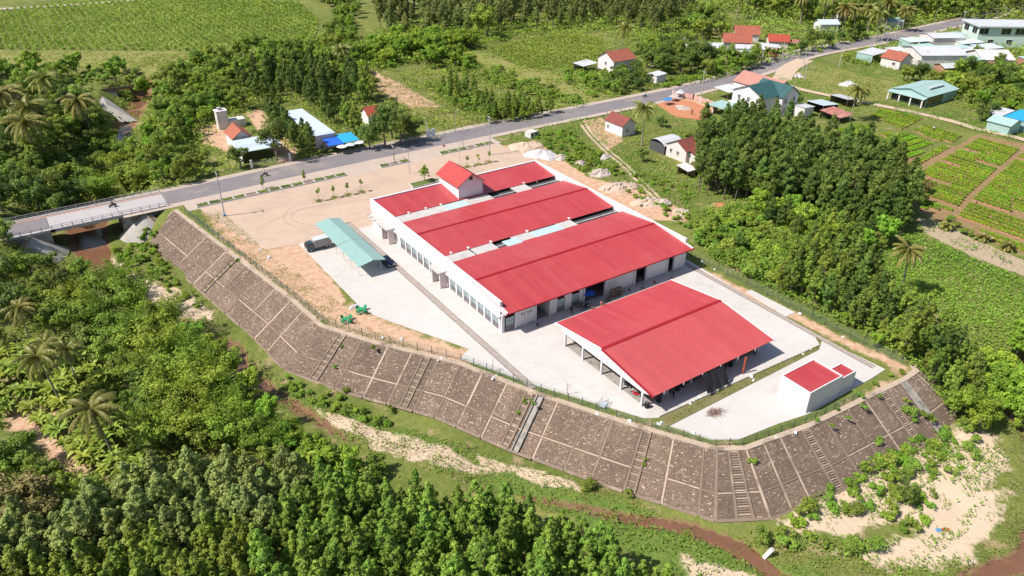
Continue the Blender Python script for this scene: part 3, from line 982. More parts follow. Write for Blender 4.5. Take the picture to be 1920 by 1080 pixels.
_cr = [np.array(p) for p in CREST]
build_fence("west_wire_fence", "dark green wire mesh fence along the crest of the west embankment", [(26.2, 171), (33.8, 121.0), (35.0, 110.0), (40.4, 100.2), (49.4, 87.0), (55.5, 73.2), (61, 63.2)])
build_fence("post_fence", "dark post and wire fence on the crest at the rounded embankment corner", [(61.4, 62.4), (62.9, 59.7), (68.9, 49.9), (72.3, 47.9), (83.6, 46.0), (96, 45.2)], 1.2, 2.2)
build_fence("east_wire_fence", "green wire mesh fence between the yard and the thicket on the east side", [(107.3, 97), (107.6, 90.1), (108.4, 66), (108.9, 46)], 1.6, 2.5)

# ------------------------------------------------------------------ bridge
br = thing("road_bridge", "short concrete road bridge with metal railings over the stream", "bridge", (6.6, 182, 0))


def rel(b, o):
    b.v = [(x - o[0], y - o[1], z - o[2]) for x, y, z in b.v]
    return b


BO = (6.6, 182, 0)
rel(MB().bx(-0.4, 13.6, 178.1, 186.0, -0.55, 0.06), BO).build("deck", M['deck'], br)
rel(MB().bx(-0.4, 13.6, 177.0, 178.08, -0.45, 0.22), BO).build("walkway", M['deck'], br)
rel(MB().bx(-0.4, 13.6, 186.02, 187.0, -0.45, 0.22), BO).build("walkway", M['deck'], br)
rel(MB().bx(13.65, 24, 178.1, 186.0, -0.3, 0.05), BO).build("approach_slab", M['deck'], br)
rel(MB().bx(-9, -0.45, 178.1, 186.0, -0.3, 0.045), BO).build("approach_slab", M['asphalt'], br)
for y in (179.2, 181.0, 183.0, 184.9):
    rel(MB().bx(-0.4, 13.6, y - 0.22, y + 0.22, -1.15, -0.56), BO).build("girder", M['old_concrete'], br)
for x in (-0.42, 13.62):
    rel(MB().bx(x - 0.05, x + 0.05, 178.1, 186, 0.06, 0.066), BO).build("deck_joint", M['dark_metal'], br)
for (x0, x1) in ((-9, -0.45), (13.65, 22.4)):
    rel(MB().bx(x0, x1, 177.0, 187.0, -7, -0.32), BO).build("abutment", M['old_concrete'], br)
    for y0, y1 in ((177.0, 178.05), (186.05, 187.0)):
        rel(MB().bx(x0, x1 + 1.0, y0, y1, -0.31, 0.18), BO).build("walkway", M['deck'], br)
# railings: posts and two rails each
for y, x0, x1 in ((177.25, -26, 24), (186.75, -26, 24)):
    rb = MB()
    for z in (0.62, 1.05):
        rb.tube([(x0, y, z), (x1, y, z)], 0.055, 6)
    rl = rel(rb, BO).build("railing", M['grey_metal'], br)
    for x in np.arange(x0, x1 + 0.1, 2.0):
        rel(MB().bx(x - 0.07, x + 0.07, y - 0.07, y + 0.07, 0.0, 1.12), BO).build("railing_post", M['grey_metal'], rl)
rel(MB().bx(-26, 24, 185.2, 185.9, 0.07, 0.10), BO).build("kerb_strip", mat('reddish_kerb_dust', (0.46, 0.29, 0.22)), br)


def quarter_cone(name, label, apex, rad, a0, a1, zb, stair_at):
    root = thing(name, label, "slope", (apex[0], apex[1], zb))
    n = 10
    v = [(0, 0, -zb + 0.0)]
    for i in range(n + 1):
        t = a0 + (a1 - a0) * i / n
        v.append((rad * math.cos(t), rad * math.sin(t), 0))
    v.append((0, 0, 0))
    f = [(0, i + 1, i + 2) for i in range(n)] + [(n + 2, 1, 0), (n + 2, 0, n + 1)]
    b = MB()
    b.add(v, f)
    b.build("cone_face", M['old_concrete_smooth'], root)
    # steps down one edge
    t = stair_at
    ux, uy = math.cos(t), math.sin(t)
    nx, ny = -uy, ux
    side = MB()
    for s in (-0.55, 0.55):
        side.hull8([(nx * s - nx * .08 + ux * .2, ny * s - ny * .08 + uy * .2, -zb - .25), (nx * s + nx * .08 + ux * .2, ny * s + ny * .08 + uy * .2, -zb - .25),
                    (nx * s + nx * .08 + ux * rad, ny * s + ny * .08 + uy * rad, -0.2), (nx * s - nx * .08 + ux * rad, ny * s - ny * .08 + uy * rad, -0.2)],
                   [(nx * s - nx * .08 + ux * .2, ny * s - ny * .08 + uy * .2, -zb + .22), (nx * s + nx * .08 + ux * .2, ny * s + ny * .08 + uy * .2, -zb + .22),
                    (nx * s + nx * .08 + ux * rad, ny * s + ny * .08 + uy * rad, 0.32), (nx * s - nx * .08 + ux * rad, ny * s - ny * .08 + uy * rad, 0.32)])
    st = side.build("stair", M['beam'], root)
    k = 15
    for i in range(k):
        d = 0.3 + (rad - 0.3) * i / k
        zt = -zb * (1 - d / rad) + 0.18
        b = MB()
        w = 0.46
        p = [(ux * d - nx * w, uy * d - ny * w), (ux * d + nx * w, uy * d + ny * w), (ux * (d + .22) + nx * w, uy * (d + .22) + ny * w), (ux * (d + .22) - nx * w, uy * (d + .22) - ny * w)]
        b.prism(p, zt - 0.35, zt)
        b.build("tread", M['beam'], st)


M['old_concrete_smooth'] = mat('grey_cone_concrete', (0.40, 0.375, 0.34), (0.32, 0.295, 0.265), 0.35, 0.95, bump=0.02, bscale=5, dirt=(0.25, 0.225, 0.19), dirt_scale=0.4)
quarter_cone("cone_slope", "grey concrete cone slope with steps on the market side of the bridge", (18.6, 177.0), 6.6, math.radians(-185), math.radians(-62), -5.0, math.radians(-58))
quarter_cone("cone_slope", "grey concrete cone slope with steps at the far left end of the bridge", (-4.6, 177.0), 6.6, math.radians(-125), math.radians(5), -5.0, math.radians(-130))
# rough stone wall between the cone and the pitched slope
b = MB()
b.hull8([(21.5, 174.5, -4.8), (24.0, 170.5, -4.8), (26.2, 172.0, -4.8), (23.5, 178, -4.8)], [(21.9, 176.6, -0.3), (24.9, 173.6, -0.25), (25.6, 174.8, -0.25), (23.3, 178, -0.3)])
tag(b.build("rubble_wall", M['old_concrete']), "rough dark stone wing wall between bridge cone and pitched embankment", "wall")


# ------------------------------------------------------------------ market hall
def corrugated(x0, x1, ya, za, yb, zb, pitch=0.30, rib=0.018, thick=0.05):
    """trapezoid-ribbed sheet, ribs running from (ya,za) to (yb,zb)"""
    n = int(round((x1 - x0) / pitch))
    p = (x1 - x0) / n
    prof = []
    for i in range(n):
        x = x0 + i * p
        prof += [(x, 0.0), (x + p * 0.55, 0.0), (x + p * 0.68, rib), (x + p * 0.87, rib)]
    prof.append((x1, 0.0))
    k = len(prof)
    v = [(x, ya, za + h) for x, h in prof] + [(x, yb, zb + h) for x, h in prof]
    v += [(x0, ya, za - thick), (x1, ya, za - thick), (x0, yb, zb - thick), (x1, yb, zb - thick)]
    f = [(i, i + 1, k + i + 1, k + i) for i in range(k - 1)]
    f += [(2 * k, 2 * k + 2, 2 * k + 3, 2 * k + 1), tuple([2 * k, 2 * k + 1] + list(range(k - 1, -1, -1)) )]
    return v, f


HO = (59.6, 90.2, 0.0)
hall = thing("market_hall", "large white market hall with three long red sheet-metal roofs and a small tower", "market hall", HO)


def hp(b, name, m, parent=None, smooth=False):
    return rel(b, HO).build(name, m, parent or hall, smooth=smooth)


RX0, RX1 = 59.86, 103.25
for (ya, za, yb, zb) in ((88.6, 4.60, 99.6, 5.90), (109.4, 4.80, 99.6, 5.90), (112.3, 4.80, 121.6, 5.90), (130.2, 4.80, 121.6, 5.90), (133.6, 4.85, 141.75, 5.85)):
    v, f = corrugated(RX0 if ya != 88.6 else 59.3, RX1 if ya != 88.6 else 103.9, ya, za, yb, zb)
    rf = hp(MB().add(v, f), "roof_slope", M['red_roof'])
for y in (99.6, 121.6):
    b = MB()
    b.add([(RX0, y - 0.35, 5.91), (RX1, y - 0.35, 5.91), (RX1, y, 6.0), (RX0, y, 6.0), (RX1, y + 0.35, 5.91), (RX0, y + 0.35, 5.91)], [(0, 1, 2, 3), (3, 2, 4, 5)])
    hp(b, "ridge_cap", M['red_trim'])
hp(MB().bx(59.3, 103.9, 88.48, 88.59, 4.42, 4.62), "eave_gutter", M['red_trim'])
# parapets
hp(MB().bx(59.35, 59.8, 90.6, 142.5, 3.3, 6.02), "west_parapet", M['white'])
hp(MB().bx(103.3, 103.75, 90.6, 142.5, 0.0, 6.0), "east_wall", M['white'])
hp(MB().bx(59.82, 103.28, 141.95, 142.4, 0.0, 6.01), "north_wall", M['white'])
# the parapet steps down with the eave at both southern corners
for x in (59.35, 103.3):
    hp(MB().hull8([(x, 88.7, 4.3), (x + .45, 88.7, 4.3), (x + .45, 90.58, 4.3), (x, 90.58, 4.3)], [(x, 88.7, 4.72), (x + .45, 88.7, 4.72), (x + .45, 90.58, 5.0), (x, 90.58, 5.0)]), "parapet_return", M['white'])
# south wall in piers with openings
piers = [(59.62, 59.9), (62.1, 66.5), (69.5, 71.2), (72.9, 74.5), (76.3, 77.4), (82.3, 89.8), (92.6, 98.3), (100.0, 103.28)]
for x0, x1 in piers:
    hp(MB().bx(x0, x1, 90.0, 90.3, 0.0, 3.35), "south_wall_pier", M['white'])
hp(MB().bx(59.62, 103.28, 89.98, 90.31, 3.36, 4.58), "south_lintel", M['white'])
for x in (62.1, 64.3, 66.4, 69.6, 77.3, 82.4, 89.7, 92.7, 98.2, 100.1):
    hp(MB().bx(x - 0.14, x + 0.14, 89.8, 89.97, 0.0, 4.5), "pilaster", M['white'])
hp(MB().bx(59.62, 103.28, 89.86, 89.99, 0.061, 0.22), "plinth", M['slab'])
for i in range(4):
    hp(MB().bx(63.4 + i * 0.62, 63.72 + i * 0.62, 89.93, 89.975, 2.35, 2.75), "vent", M['door_panel'])
# floor, inner partitions
hp(MB().bx(59.9, 103.2, 90.35, 141.9, 0.061, 0.12), "floor", M['old_concrete'])
hp(MB().bx(60.0, 103.2, 110.7, 110.9, 0.13, 4.4), "partition", M['white_old'])
hp(MB().bx(69.6, 69.8, 90.4, 110.6, 0.13, 4.4), "partition", M['white_old'])
hp(MB().bx(66.2, 66.4, 90.4, 110.6, 0.13, 4.4), "partition", M['white_old'])
hp(MB().bx(60.0, 103.2, 131.8, 132.0, 0.13, 4.4), "partition", M['white_old'])


def folding_door(cx, cy, axis, w=1.85, h=2.8):
    """four-leaf folding door: dark lower panels, pale glass above; axis is the way along the wall"""
    ux, uy = (1, 0) if axis == 'x' else (0, 1)
    nx, ny = (0, -1) if axis == 'x' else (-1, 0)

    def blk(b, a0, a1, d0, d1, z0, z1):
        xs = [cx + ux * a0 + nx * d0, cx + ux * a1 + nx * d1]
        ys = [cy + uy * a0 + ny * d0, cy + uy * a1 + ny * d1]
        b.bx(min(xs), max(xs), min(ys), max(ys), z0, z1)
    b = MB()
    blk(b, -w / 2, w / 2, 0.0, 0.05, 0.12, 1.05)
    d = hp(b, "door", M['door_panel'])
    fr = MB()
    for i in range(5):
        a = -w / 2 + w * i / 4
        blk(fr, a - 0.045, a + 0.045, 0.0, 0.08, 0.12, h)
    for z in (1.05, h):
        blk(fr, -w / 2 - 0.05, w / 2 + 0.05, 0.0, 0.09, z, z + 0.08)
    hp(fr, "frame", M['dark_frame'], d)
    for i in range(4):
        a = -w / 2 + w * i / 4 + 0.05
        q = MB()
        blk(q, a, a + w / 4 - 0.1, 0.0, 0.03, 1.14, h - 0.01)
        hp(q, "pane", M['glass'], d)


M['dark_frame'] = mat('grey_door_frame', (0.13, 0.125, 0.13), None, 1.0, 0.5)
for cx in (61.0, 72.05, 75.4):
    folding_door(cx, 90.06, 'x', 1.7)
# west wall with its row of folding doors between white pilasters
hp(MB().bx(59.62, 59.85, 90.4, 142.4, 0.0, 3.28), "west_wall", M['white'])
hp(MB().bx(59.36, 59.60, 90.0, 90.38, 0.0, 3.6), "corner_pier", M['white'])
wd = [92.2 + 2.45 * i for i in range(7)] + [114.7 + 2.55 * i for i in range(6)]
for y in wd:
    folding_door(59.60, y, 'y', 1.95)
for y in [90.9 + 2.45 * i for i in range(8)] + [113.4 + 2.55 * i for i in range(7)]:
    hp(MB().bx(59.42, 59.615, y - 0.2, y + 0.2, 0.0, 3.27), "pilaster", M['white'])
# sloped canopy over the doors
for y0, y1 in ((90.3, 108.6), (112.7, 130.4)):
    hp(MB().hull8([(58.85, y0, 3.2), (59.34, y0, 3.2), (59.34, y1, 3.2), (58.85, y1, 3.2)], [(58.85, y0, 3.3), (59.34, y0, 3.55), (59.34, y1, 3.55), (58.85, y1, 3.3)]), "door_canopy", M['white'])
# porches
for y0, y1 in ((109.0, 112.3), (131.0, 134.4)):
    hp(MB().bx(57.4, 59.34, y0 - 0.3, y1 + 0.3, 3.5, 3.68), "porch_roof", M['slab'])
    for yy in (y0, y1 - 0.25):
        hp(MB().bx(57.9, 59.34, yy, yy + 0.25, 0.0, 3.49), "porch_wall", M['pinkwall'])
    hp(MB().bx(59.5, 59.61, y0 + 0.4, y1 - 0.5, 0.1, 2.7), "porch_door", M['dark_frame'])
hp(MB().bx(58.3, 59.34, 134.8, 139.6, 0.0, 3.0), "side_room", M['white'])
hp(MB().bx(57.6, 59.34, 134.75, 141.2, 3.02, 3.18), "porch_roof", M['slab'])
for y in (135.5, 137.4, 139.3, 140.8):
    hp(MB().bx(57.62, 58.3, y - 0.06, y + 0.06, 3.19, 3.34), "canopy_beam", M['slab'])
# gutters, slabs and skylights between the roofs
hp(MB().bx(59.82, 103.28, 109.0, 112.8, 4.0, 4.12), "valley_gutter", M['dark_metal'])
hp(MB().bx(59.82, 103.28, 129.8, 134.0, 4.0, 4.12), "valley_gutter", M['dark_metal'])
for x0, x1, y0, y1, m_ in ((59.82, 66.2, 109.0, 112.9, 'slab'), (66.6, 71.5, 109.3, 112.6, 'slab'), (73.4, 76.9, 108.7, 111.4, 'skylight'), (76.0, 80.5, 109.1, 112.7, 'slab'), (80.5, 87.6, 109.2, 111.9, 'skylight'), (87.3, 91.2, 109.0, 112.9, 'slab'),
                           (59.82, 72.0, 129.9, 133.9, 'slab'), (72.0, 77.6, 130.1, 133.2, 'skylight'), (77.4, 84.0, 129.6, 133.9, 'slab'), (90.3, 94.4, 129.9, 134.2, 'slab')):
    z = 4.72 if m_ == 'slab' else 4.86
    if m_ == 'slab':
        z += 0.001 * (x0 % 7)
    hp(MB().bx(x0, x1, y0, y1, z - 0.16, z), "roof_slab" if m_ == 'slab' else "skylight", M[m_])
for x, y in ((62.5, 112.9), (66.4, 112.9), (71.5, 112.7), (64.2, 133.9), (68.4, 134.0), (72.1, 133.95), (91.3, 112.95), (94.4, 134.2), (80.3, 112.75)):
    hp(MB().bx(x - 0.18, x + 0.18, y - 0.6, y + 0.06, 4.74, 5.0), "slab_upstand", M['white'])
# tower
tw = MB()
tw.bx(76.9, 83.2, 134.1, 142.8, 4.2, 8.2)
tower = hp(tw, "tower", M['white'])
hp(MB().add([(76.9, 134.1, 8.2), (83.2, 134.1, 8.2), (80.05, 134.1, 10.2), (76.9, 142.8, 8.2), (83.2, 142.8, 8.2), (80.05, 142.8, 10.2)], [(0, 1, 2), (4, 3, 5), (0, 2, 5, 3), (1, 4, 5, 2)]), "gable", M['white'], tower)
for sx in (-1, 1):
    xe = 80.05 + sx * 3.75
    n = 20
    b = MB()
    ze, zr = 7.95, 10.42
    b.add([(80.05, 133.5, zr), (80.05, 143.4, zr), (xe, 143.4, ze), (xe, 133.5, ze), (80.05, 133.5, zr - .12), (80.05, 143.4, zr - .12), (xe, 143.4, ze - .12), (xe, 133.5, ze - .12)],
          [(0, 1, 2, 3) if sx < 0 else (3, 2, 1, 0), (4, 7, 6, 5) if sx < 0 else (5, 6, 7, 4), (2, 3, 7, 6), (0, 3, 7, 4), (1, 2, 6, 5)])
    rfo = hp(b, "tower_roof", M['red_tile_new'], tower)
hp(MB().bx(79.75, 80.55, 134.03, 134.09, 8.75, 9.55), "gable_window", M['dark_glass'], tower)
for x in (76.88, 83.05):
    hp(MB().bx(x, x + 0.17, 134.0, 134.08, 4.7, 8.1), "corner_trim", M['slab'], tower)

# ------------------------------------------------------------------ open market shed
SO = (66.0, 60.0, 0.06)
shed = thing("open_market_shed", "open-sided market shed with wide red sheet roof and white gable on slim columns", "shed", SO)


def sp(b, name, m, parent=None):
    return rel(b, (66.0, 60.0, 0.06)).build(name, m, parent or shed)


for (ya, za, yb, zb) in ((59.8, 3.42, 71.6, 5.0), (83.4, 3.42, 71.6, 5.0)):
    v, f = corrugated(65.95, 92.55, ya, za, yb, zb, 0.36, 0.032)
    sp(MB().add(v, f), "roof_slope", M['red_roof'])
b = MB()
b.add([(65.9, 71.25, 5.01), (92.6, 71.25, 5.01), (92.6, 71.6, 5.1), (65.9, 71.6, 5.1), (92.6, 71.95, 5.01), (65.9, 71.95, 5.01)], [(0, 1, 2, 3), (3, 2, 4, 5)])
sp(b, "ridge_cap", M['red_trim'])
for x in (65.74, 92.57):
    for sy in (-1, 1):
        ye = 71.6 + sy * 11.9
        b = MB().hull8([(x, ye, 3.22), (x + .19, ye, 3.22), (x + .19, 71.6, 4.82), (x, 71.6, 4.82)], [(x, ye, 3.50), (x + .19, ye, 3.50), (x + .19, 71.6, 5.08), (x, 71.6, 5.08)])
        sp(b, "verge_trim", M['red_trim'] if x < 70 and sy < 0 else M['white'])
for x in (65.98, 92.3):
    b = MB()
    pts = [(62.0, 2.62), (81.2, 2.62), (83.2, 3.30), (71.6, 4.88), (60.0, 3.30)]
    n = len(pts)
    b.add([(x, p[0], p[1]) for p in pts] + [(x + 0.18, p[0], p[1]) for p in pts], [tuple(range(n)), tuple(range(2 * n - 1, n - 1, -1))] + [(i, (i + 1) % n, n + (i + 1) % n, n + i) for i in range(n)])
    sp(b, "gable_panel", M['white'])
xs_ = [66.1, 71.3, 76.5, 81.7, 86.9, 92.1]
ys_ = [62.1, 66.8, 71.5, 76.2, 80.9]
for x in xs_:
    for y in ys_:
        if x in (66.1, 92.1) or y in (62.1, 80.9):
            sp(MB().bx(x - 0.16, x + 0.16, y - 0.16, y + 0.16, 0.06, 3.2 if x in (66.1, 92.1) else 3.4), "column", M['white'] if x < 67 else M['white_old'])
    if x > 67 and x < 92:
        for ya, yb in ((60.2, 71.6), (83.0, 71.6)):
            sp(MB().hull8([(x - .08, ya, 3.06), (x + .08, ya, 3.06), (x + .08, yb, 4.55), (x - .08, yb, 4.55)], [(x - .08, ya, 3.30), (x + .08, ya, 3.30), (x + .08, yb, 4.85), (x - .08, yb, 4.85)]), "rafter", M['rust_red'])
for y in (62.1, 80.9):
    sp(MB().bx(66.3, 92.0, y - 0.1, y + 0.1, 3.1, 3.3), "edge_beam", M['white_old'])
for x in np.arange(68, 92, 4.0):
    sp(MB().bx(x, x + 0.16, 59.72, 59.84, 2.9, 3.4), "downpipe_head", M['white'])
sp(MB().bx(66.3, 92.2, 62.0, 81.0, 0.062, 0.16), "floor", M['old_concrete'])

# ------------------------------------------------------------------ white box building
XO = (85.3, 47.3, 0.0)
box = thing("transformer_house", "small white windowless block building with flat red roof behind a parapet and lower annex", "building", XO)


def xp(b, name, m, parent=None):
    return rel(b, XO).build(name, m, parent or box)


def parapet_block(x0, x1, y0, y1, h, hr):
    w = 0.15
    wall = MB()
    wall.bx(x0, x0 + w, y0, y1, 0, h).bx(x1 - w, x1, y0, y1, 0, h).bx(x0 + w + 0.002, x1 - w - 0.002, y0, y0 + w, 0, h - 0.003).bx(x0 + w + 0.002, x1 - w - 0.002, y1 - w, y1, 0, h - 0.003)
    xp(wall, "wall", M['white'])
    xp(MB().hull8([(x0 + w, y0 + w, hr - 0.3), (x1 - w, y0 + w, hr - 0.3), (x1 - w, y1 - w, hr - 0.3), (x0 + w, y1 - w, hr - 0.3)], [(x0 + w, y0 + w, hr), (x1 - w, y0 + w, hr - 0.12), (x1 - w, y1 - w, hr - 0.12), (x0 + w, y1 - w, hr)]), "flat_roof", M['red_roof'])


parapet_block(85.3, 93.0, 47.3, 52.5, 3.85, 3.78)
parapet_block(93.05, 97.0, 47.5, 50.1, 3.0, 2.93)

# ------------------------------------------------------------------ green carport
CO = (49.6, 132.0, 0.06)
cp = thing("green_carport", "long mint green sheet-metal carport on thin white posts", "carport", CO)


def cpp(b, name, m, parent=None):
    return rel(b, (49.6, 132.0, 0.06)).build(name, m, parent or cp)


for k, (y0, y1, dz) in enumerate(((120.7, 131.6, 0.0), (131.4, 143.4, 0.05))):
    for sx, xe in ((-1, 46.75), (1, 52.4)):
        b = MB()
        xr, ze, zr = 49.75, 2.82 + dz, 3.42 + dz
        # ribbed sheet running from ridge to eave, built turned a quarter
        v, f = corrugated(y0, y1, xe, ze, xr, zr, 0.33, 0.03)
        v = [(q[1], q[0], q[2]) for q in v]
        b.add(v, [tuple(reversed(t)) for t in f])
        cpp(b, "roof_sheet", M['mint_roof'])
cpp(MB().bx(49.6, 49.9, 120.65, 143.4, 3.47, 3.53), "ridge_cap", M['mint_roof'])
for y in (122.1, 125.7, 129.4, 133.1, 136.8, 140.5, 142.9):
    for x in (47.15, 51.9):
        cpp(MB().tube([(x, y, 0.06), (x, y, 2.85)], 0.055, 8), "post", M['white_old'])
    cpp(MB().tube([(47.15, y, 2.72), (49.75, y, 3.3), (51.9, y, 2.78)], 0.045, 6), "rafter", M['white_old'])
for x in (47.15, 51.9):
    cpp(MB().tube([(x, 121.0, 2.74), (x, 143.2, 2.74)], 0.04, 6), "purlin", M['white_old'])


# ------------------------------------------------------------------ generic houses
def course_slope(b, p0, p1, q1, q0, rows, step=0.05, mi=0):
    """a tiled slope from eave p0-p1 up to ridge q0-q1 in overlapping courses"""
    p0, p1, q0, q1 = map(Vector, (p0, p1, q0, q1))
    n = (p1 - p0).cross(q0 - p0).normalized()
    if n.z < 0:
        n = -n
    for i in range(rows):
        t0, t1 = i / rows, min(1.0, (i + 1.12) / rows)
        a, c = p0.lerp(q0, t0), p1.lerp(q1, t0)
        d, e = p0.lerp(q0, t1), p1.lerp(q1, t1)
        b.add([a + n * step, c + n * step, e + n * 0.01, d + n * 0.01, a - n * 0.06, c - n * 0.06], [(0, 1, 2, 3), (4, 5, 1, 0)], mi)
    b.add([p0 - n * .07, p1 - n * .07, q1 - n * .07, q0 - n * .07], [(3, 2, 1, 0)], mi)
    return b


def window(parent, cx, cy, cz, w, h, face, frame='white_old', glass='dark_glass'):
    """face: outward direction x-, x+, y-, y+ ; frame and pane stand proud of the wall"""
    s = -1 if face[1] == '-' else 1

    def blk(a0, a1, d0, d1, z0, z1, b):
        lo, hi = sorted((d0 * s, d1 * s))
        if face[0] == 'x':
            b.bx(cx + lo, cx + hi, cy + a0, cy + a1, z0, z1)
        else:
            b.bx(cx + a0, cx + a1, cy + lo, cy + hi, z0, z1)
    b = MB()
    blk(-w / 2, -w / 2 + .08, 0, .07, cz - h / 2, cz + h / 2, b)
    blk(w / 2 - .08, w / 2, 0, .07, cz - h / 2, cz + h / 2, b)
    blk(-.04, .04, 0, .06, cz - h / 2, cz + h / 2, b)
    blk(-w / 2 - .1, w / 2 + .1, 0, .14, cz - h / 2 - .1, cz - h / 2, b)
    blk(-w / 2 - .1, w / 2 + .1, 0, .2, cz + h / 2, cz + h / 2 + .09, b)
    f = b.build("window", M[frame], parent)
    g = MB()
    blk(-w / 2 + .08, w / 2 - .08, 0.0, .03, cz - h / 2, cz + h / 2, g)
    g.build("pane", M[glass], f)


def gable(name, label, x0, x1, y0, y1, h, rise, axis, roof, wall, over=0.5, tiles=True, rz=0.0, wins=(), cat="house", z0=0.0, doors=(), ridge_cap=None, gable_m=None):
    """gabled house, ridge along axis; wins: (face, pos, z, w, h)"""
    cx, cy = (x0 + x1) / 2, (y0 + y1) / 2
    root = thing(name, label, cat, (cx, cy, z0), rz)
    hx, hy = (x1 - x0) / 2, (y1 - y0) / 2
    MB().bx(-hx, hx, -hy, hy, -0.3, h).build("wall", M[wall], root)
    b, g = MB(), MB()
    if axis == 'x':
        g.add([(-hx, -hy, h), (-hx, hy, h), (-hx, 0, h + rise), (hx, -hy, h), (hx, hy, h), (hx, 0, h + rise)], [(0, 2, 1), (3, 4, 5)])
        k = rise / hy
        e = h - k * over
        sl = [((-hx - over, -hy - over, e), (hx + over, -hy - over, e), (hx + over, 0, h + rise), (-hx - over, 0, h + rise)),
              ((hx + over, hy + over, e), (-hx - over, hy + over, e), (-hx - over, 0, h + rise), (hx + over, 0, h + rise))]
        rc = [(-hx - over, 0, h + rise + .06), (hx + over, 0, h + rise + .06)]
    else:
        g.add([(-hx, -hy, h), (hx, -hy, h), (0, -hy, h + rise), (-hx, hy, h), (hx, hy, h), (0, hy, h + rise)], [(0, 1, 2), (4, 3, 5)])
        k = rise / hx
        e = h - k * over
        sl = [((-hx - over, hy + over, e), (-hx - over, -hy - over, e), (0, -hy - over, h + rise), (0, hy + over, h + rise)),
              ((hx + over, -hy - over, e), (hx + over, hy + over, e), (0, hy + over, h + rise), (0, -hy - over, h + rise))]
        rc = [(0, -hy - over, h + rise + .06), (0, hy + over, h + rise + .06)]
    g.build("gable", M[gable_m or wall], root)
    for s in sl:
        s = [Vector(q) + Vector((0, 0, 0.06)) for q in s]
        rows = int((s[3] - s[0]).length / 0.42) if tiles else 1
        course_slope(MB(), s[0], s[1], s[2], s[3], rows, 0.05 if tiles else 0.02).build("roof_slope", M[roof], root)
    MB().tube(rc, 0.1, 6).build("ridge_tile", M[ridge_cap or roof], root)
    for face, pos, z, w, hh in wins:
        c = {'x-': (-hx, pos), 'x+': (hx, pos), 'y-': (pos, -hy), 'y+': (pos, hy)}[face]
        window(root, c[0], c[1], z, w, hh, face)
    for face, pos, w, hh in doors:
        c = {'x-': (-hx, pos), 'x+': (hx, pos), 'y-': (pos, -hy), 'y+': (pos, hy)}[face]
        b = MB()
        if face[0] == 'x':
            b.bx(c[0] - .05, c[0] + .05, c[1] - w / 2, c[1] + w / 2, 0, hh)
        else:
            b.bx(c[0] - w / 2, c[0] + w / 2, c[1] - .05, c[1] + .05, 0, hh)
        b.build("door", M['dark_frame'], root)
    return root


def lean_to(name, label, x0, x1, y0, y1, z_a, z_b, axis, roof, walls=None, cat="shed", posts=True, wall_m='old_concrete', rz=0.0, over=0.3):
    """sheet roof sloping from height z_a to z_b along axis, on posts, with walls on the listed sides"""
    cx, cy = (x0 + x1) / 2, (y0 + y1) / 2
    root = thing(name, label, cat, (cx, cy, 0), rz)
    hx, hy = (x1 - x0) / 2, (y1 - y0) / 2
    if axis == 'y':
        v, f = corrugated(-hx - over, hx + over, -hy - over, z_a, hy + over, z_b, 0.4, 0.03)
    else:
        v, f = corrugated(-hy - over, hy + over, -hx - over, z_a, hx + over, z_b, 0.4, 0.03)
        v = [(q[1], q[0], q[2]) for q in v]
        f = [tuple(reversed(t)) for t in f]
    MB().add(v, f).build("roof_sheet", M[roof], root)

    def zt(x, y):
        t = (y + hy) / (2 * hy) if axis == 'y' else (x + hx) / (2 * hx)
        return z_a + (z_b - z_a) * t - 0.1
    if posts:
        for x in (-hx, hx):
            for y in (-hy, hy):
                MB().tube([(x, y, -0.2), (x, y, zt(x, y))], 0.07, 6).build("post", M['wood'], root)
    for s in (walls or ''):
        c = {'W': [(-hx, -hy), (-hx, hy)], 'E': [(hx, -hy), (hx, hy)], 'S': [(-hx, -hy), (hx, -hy)], 'N': [(-hx, hy), (hx, hy)]}[s]
        (ax, ay), (bx_, by) = c
        w = 0.08
        px, py = (w, 0) if ax == bx_ else (0, w)
        MB().hull8([(ax - px, ay - py, -.2), (bx_ - px, by - py, -.2), (bx_ + px, by + py, -.2), (ax + px, ay + py, -.2)],
                   [(ax - px, ay - py, zt(ax, ay)), (bx_ - px, by - py, zt(bx_, by)), (bx_ + px, by + py, zt(bx_, by)), (ax + px, ay + py, zt(ax, ay))]).build("wall", M[wall_m], root)
    return root


# houses by the east track
gable("small_house", "small white house with brown-red tiled roof beside the coconut palm", 145.6, 150.6, 157.2, 164.8, 3.2, 1.9, 'y', 'brown_tile', 'white', 0.35, wins=(('x-', 2.6, 1.4, 0.9, 1.0), ('y-', -0.6, 1.5, 0.8, 1.0)))
hb = gable("cream_house", "cream house with stepped dark red roof and two small windows", 145.6, 151.8, 131.6, 139.0, 3.3, 1.9, 'x', 'brown_tile', 'pinkwall', 0.35, wins=(('x-', -0.6, 1.9, 0.9, 1.0), ('x-', 2.0, 1.9, 0.9, 1.0)))
MB().bx(-2.0, 3.0, -6.0, -3.72, -0.2, 2.7).build("rear_room", M['white_old'], hb)
course_slope(MB(), (-2.4, -6.4, 2.62), (3.4, -6.4, 2.62), (3.4, -3.6, 3.6), (-2.4, -3.6, 3.6), 6).build("rear_roof", M['brown_tile'], hb)
MB().bx(-0.6, 1.2, -6.06, -5.98, 0, 2.2).build("rear_door", M['dark_frame'], hb)
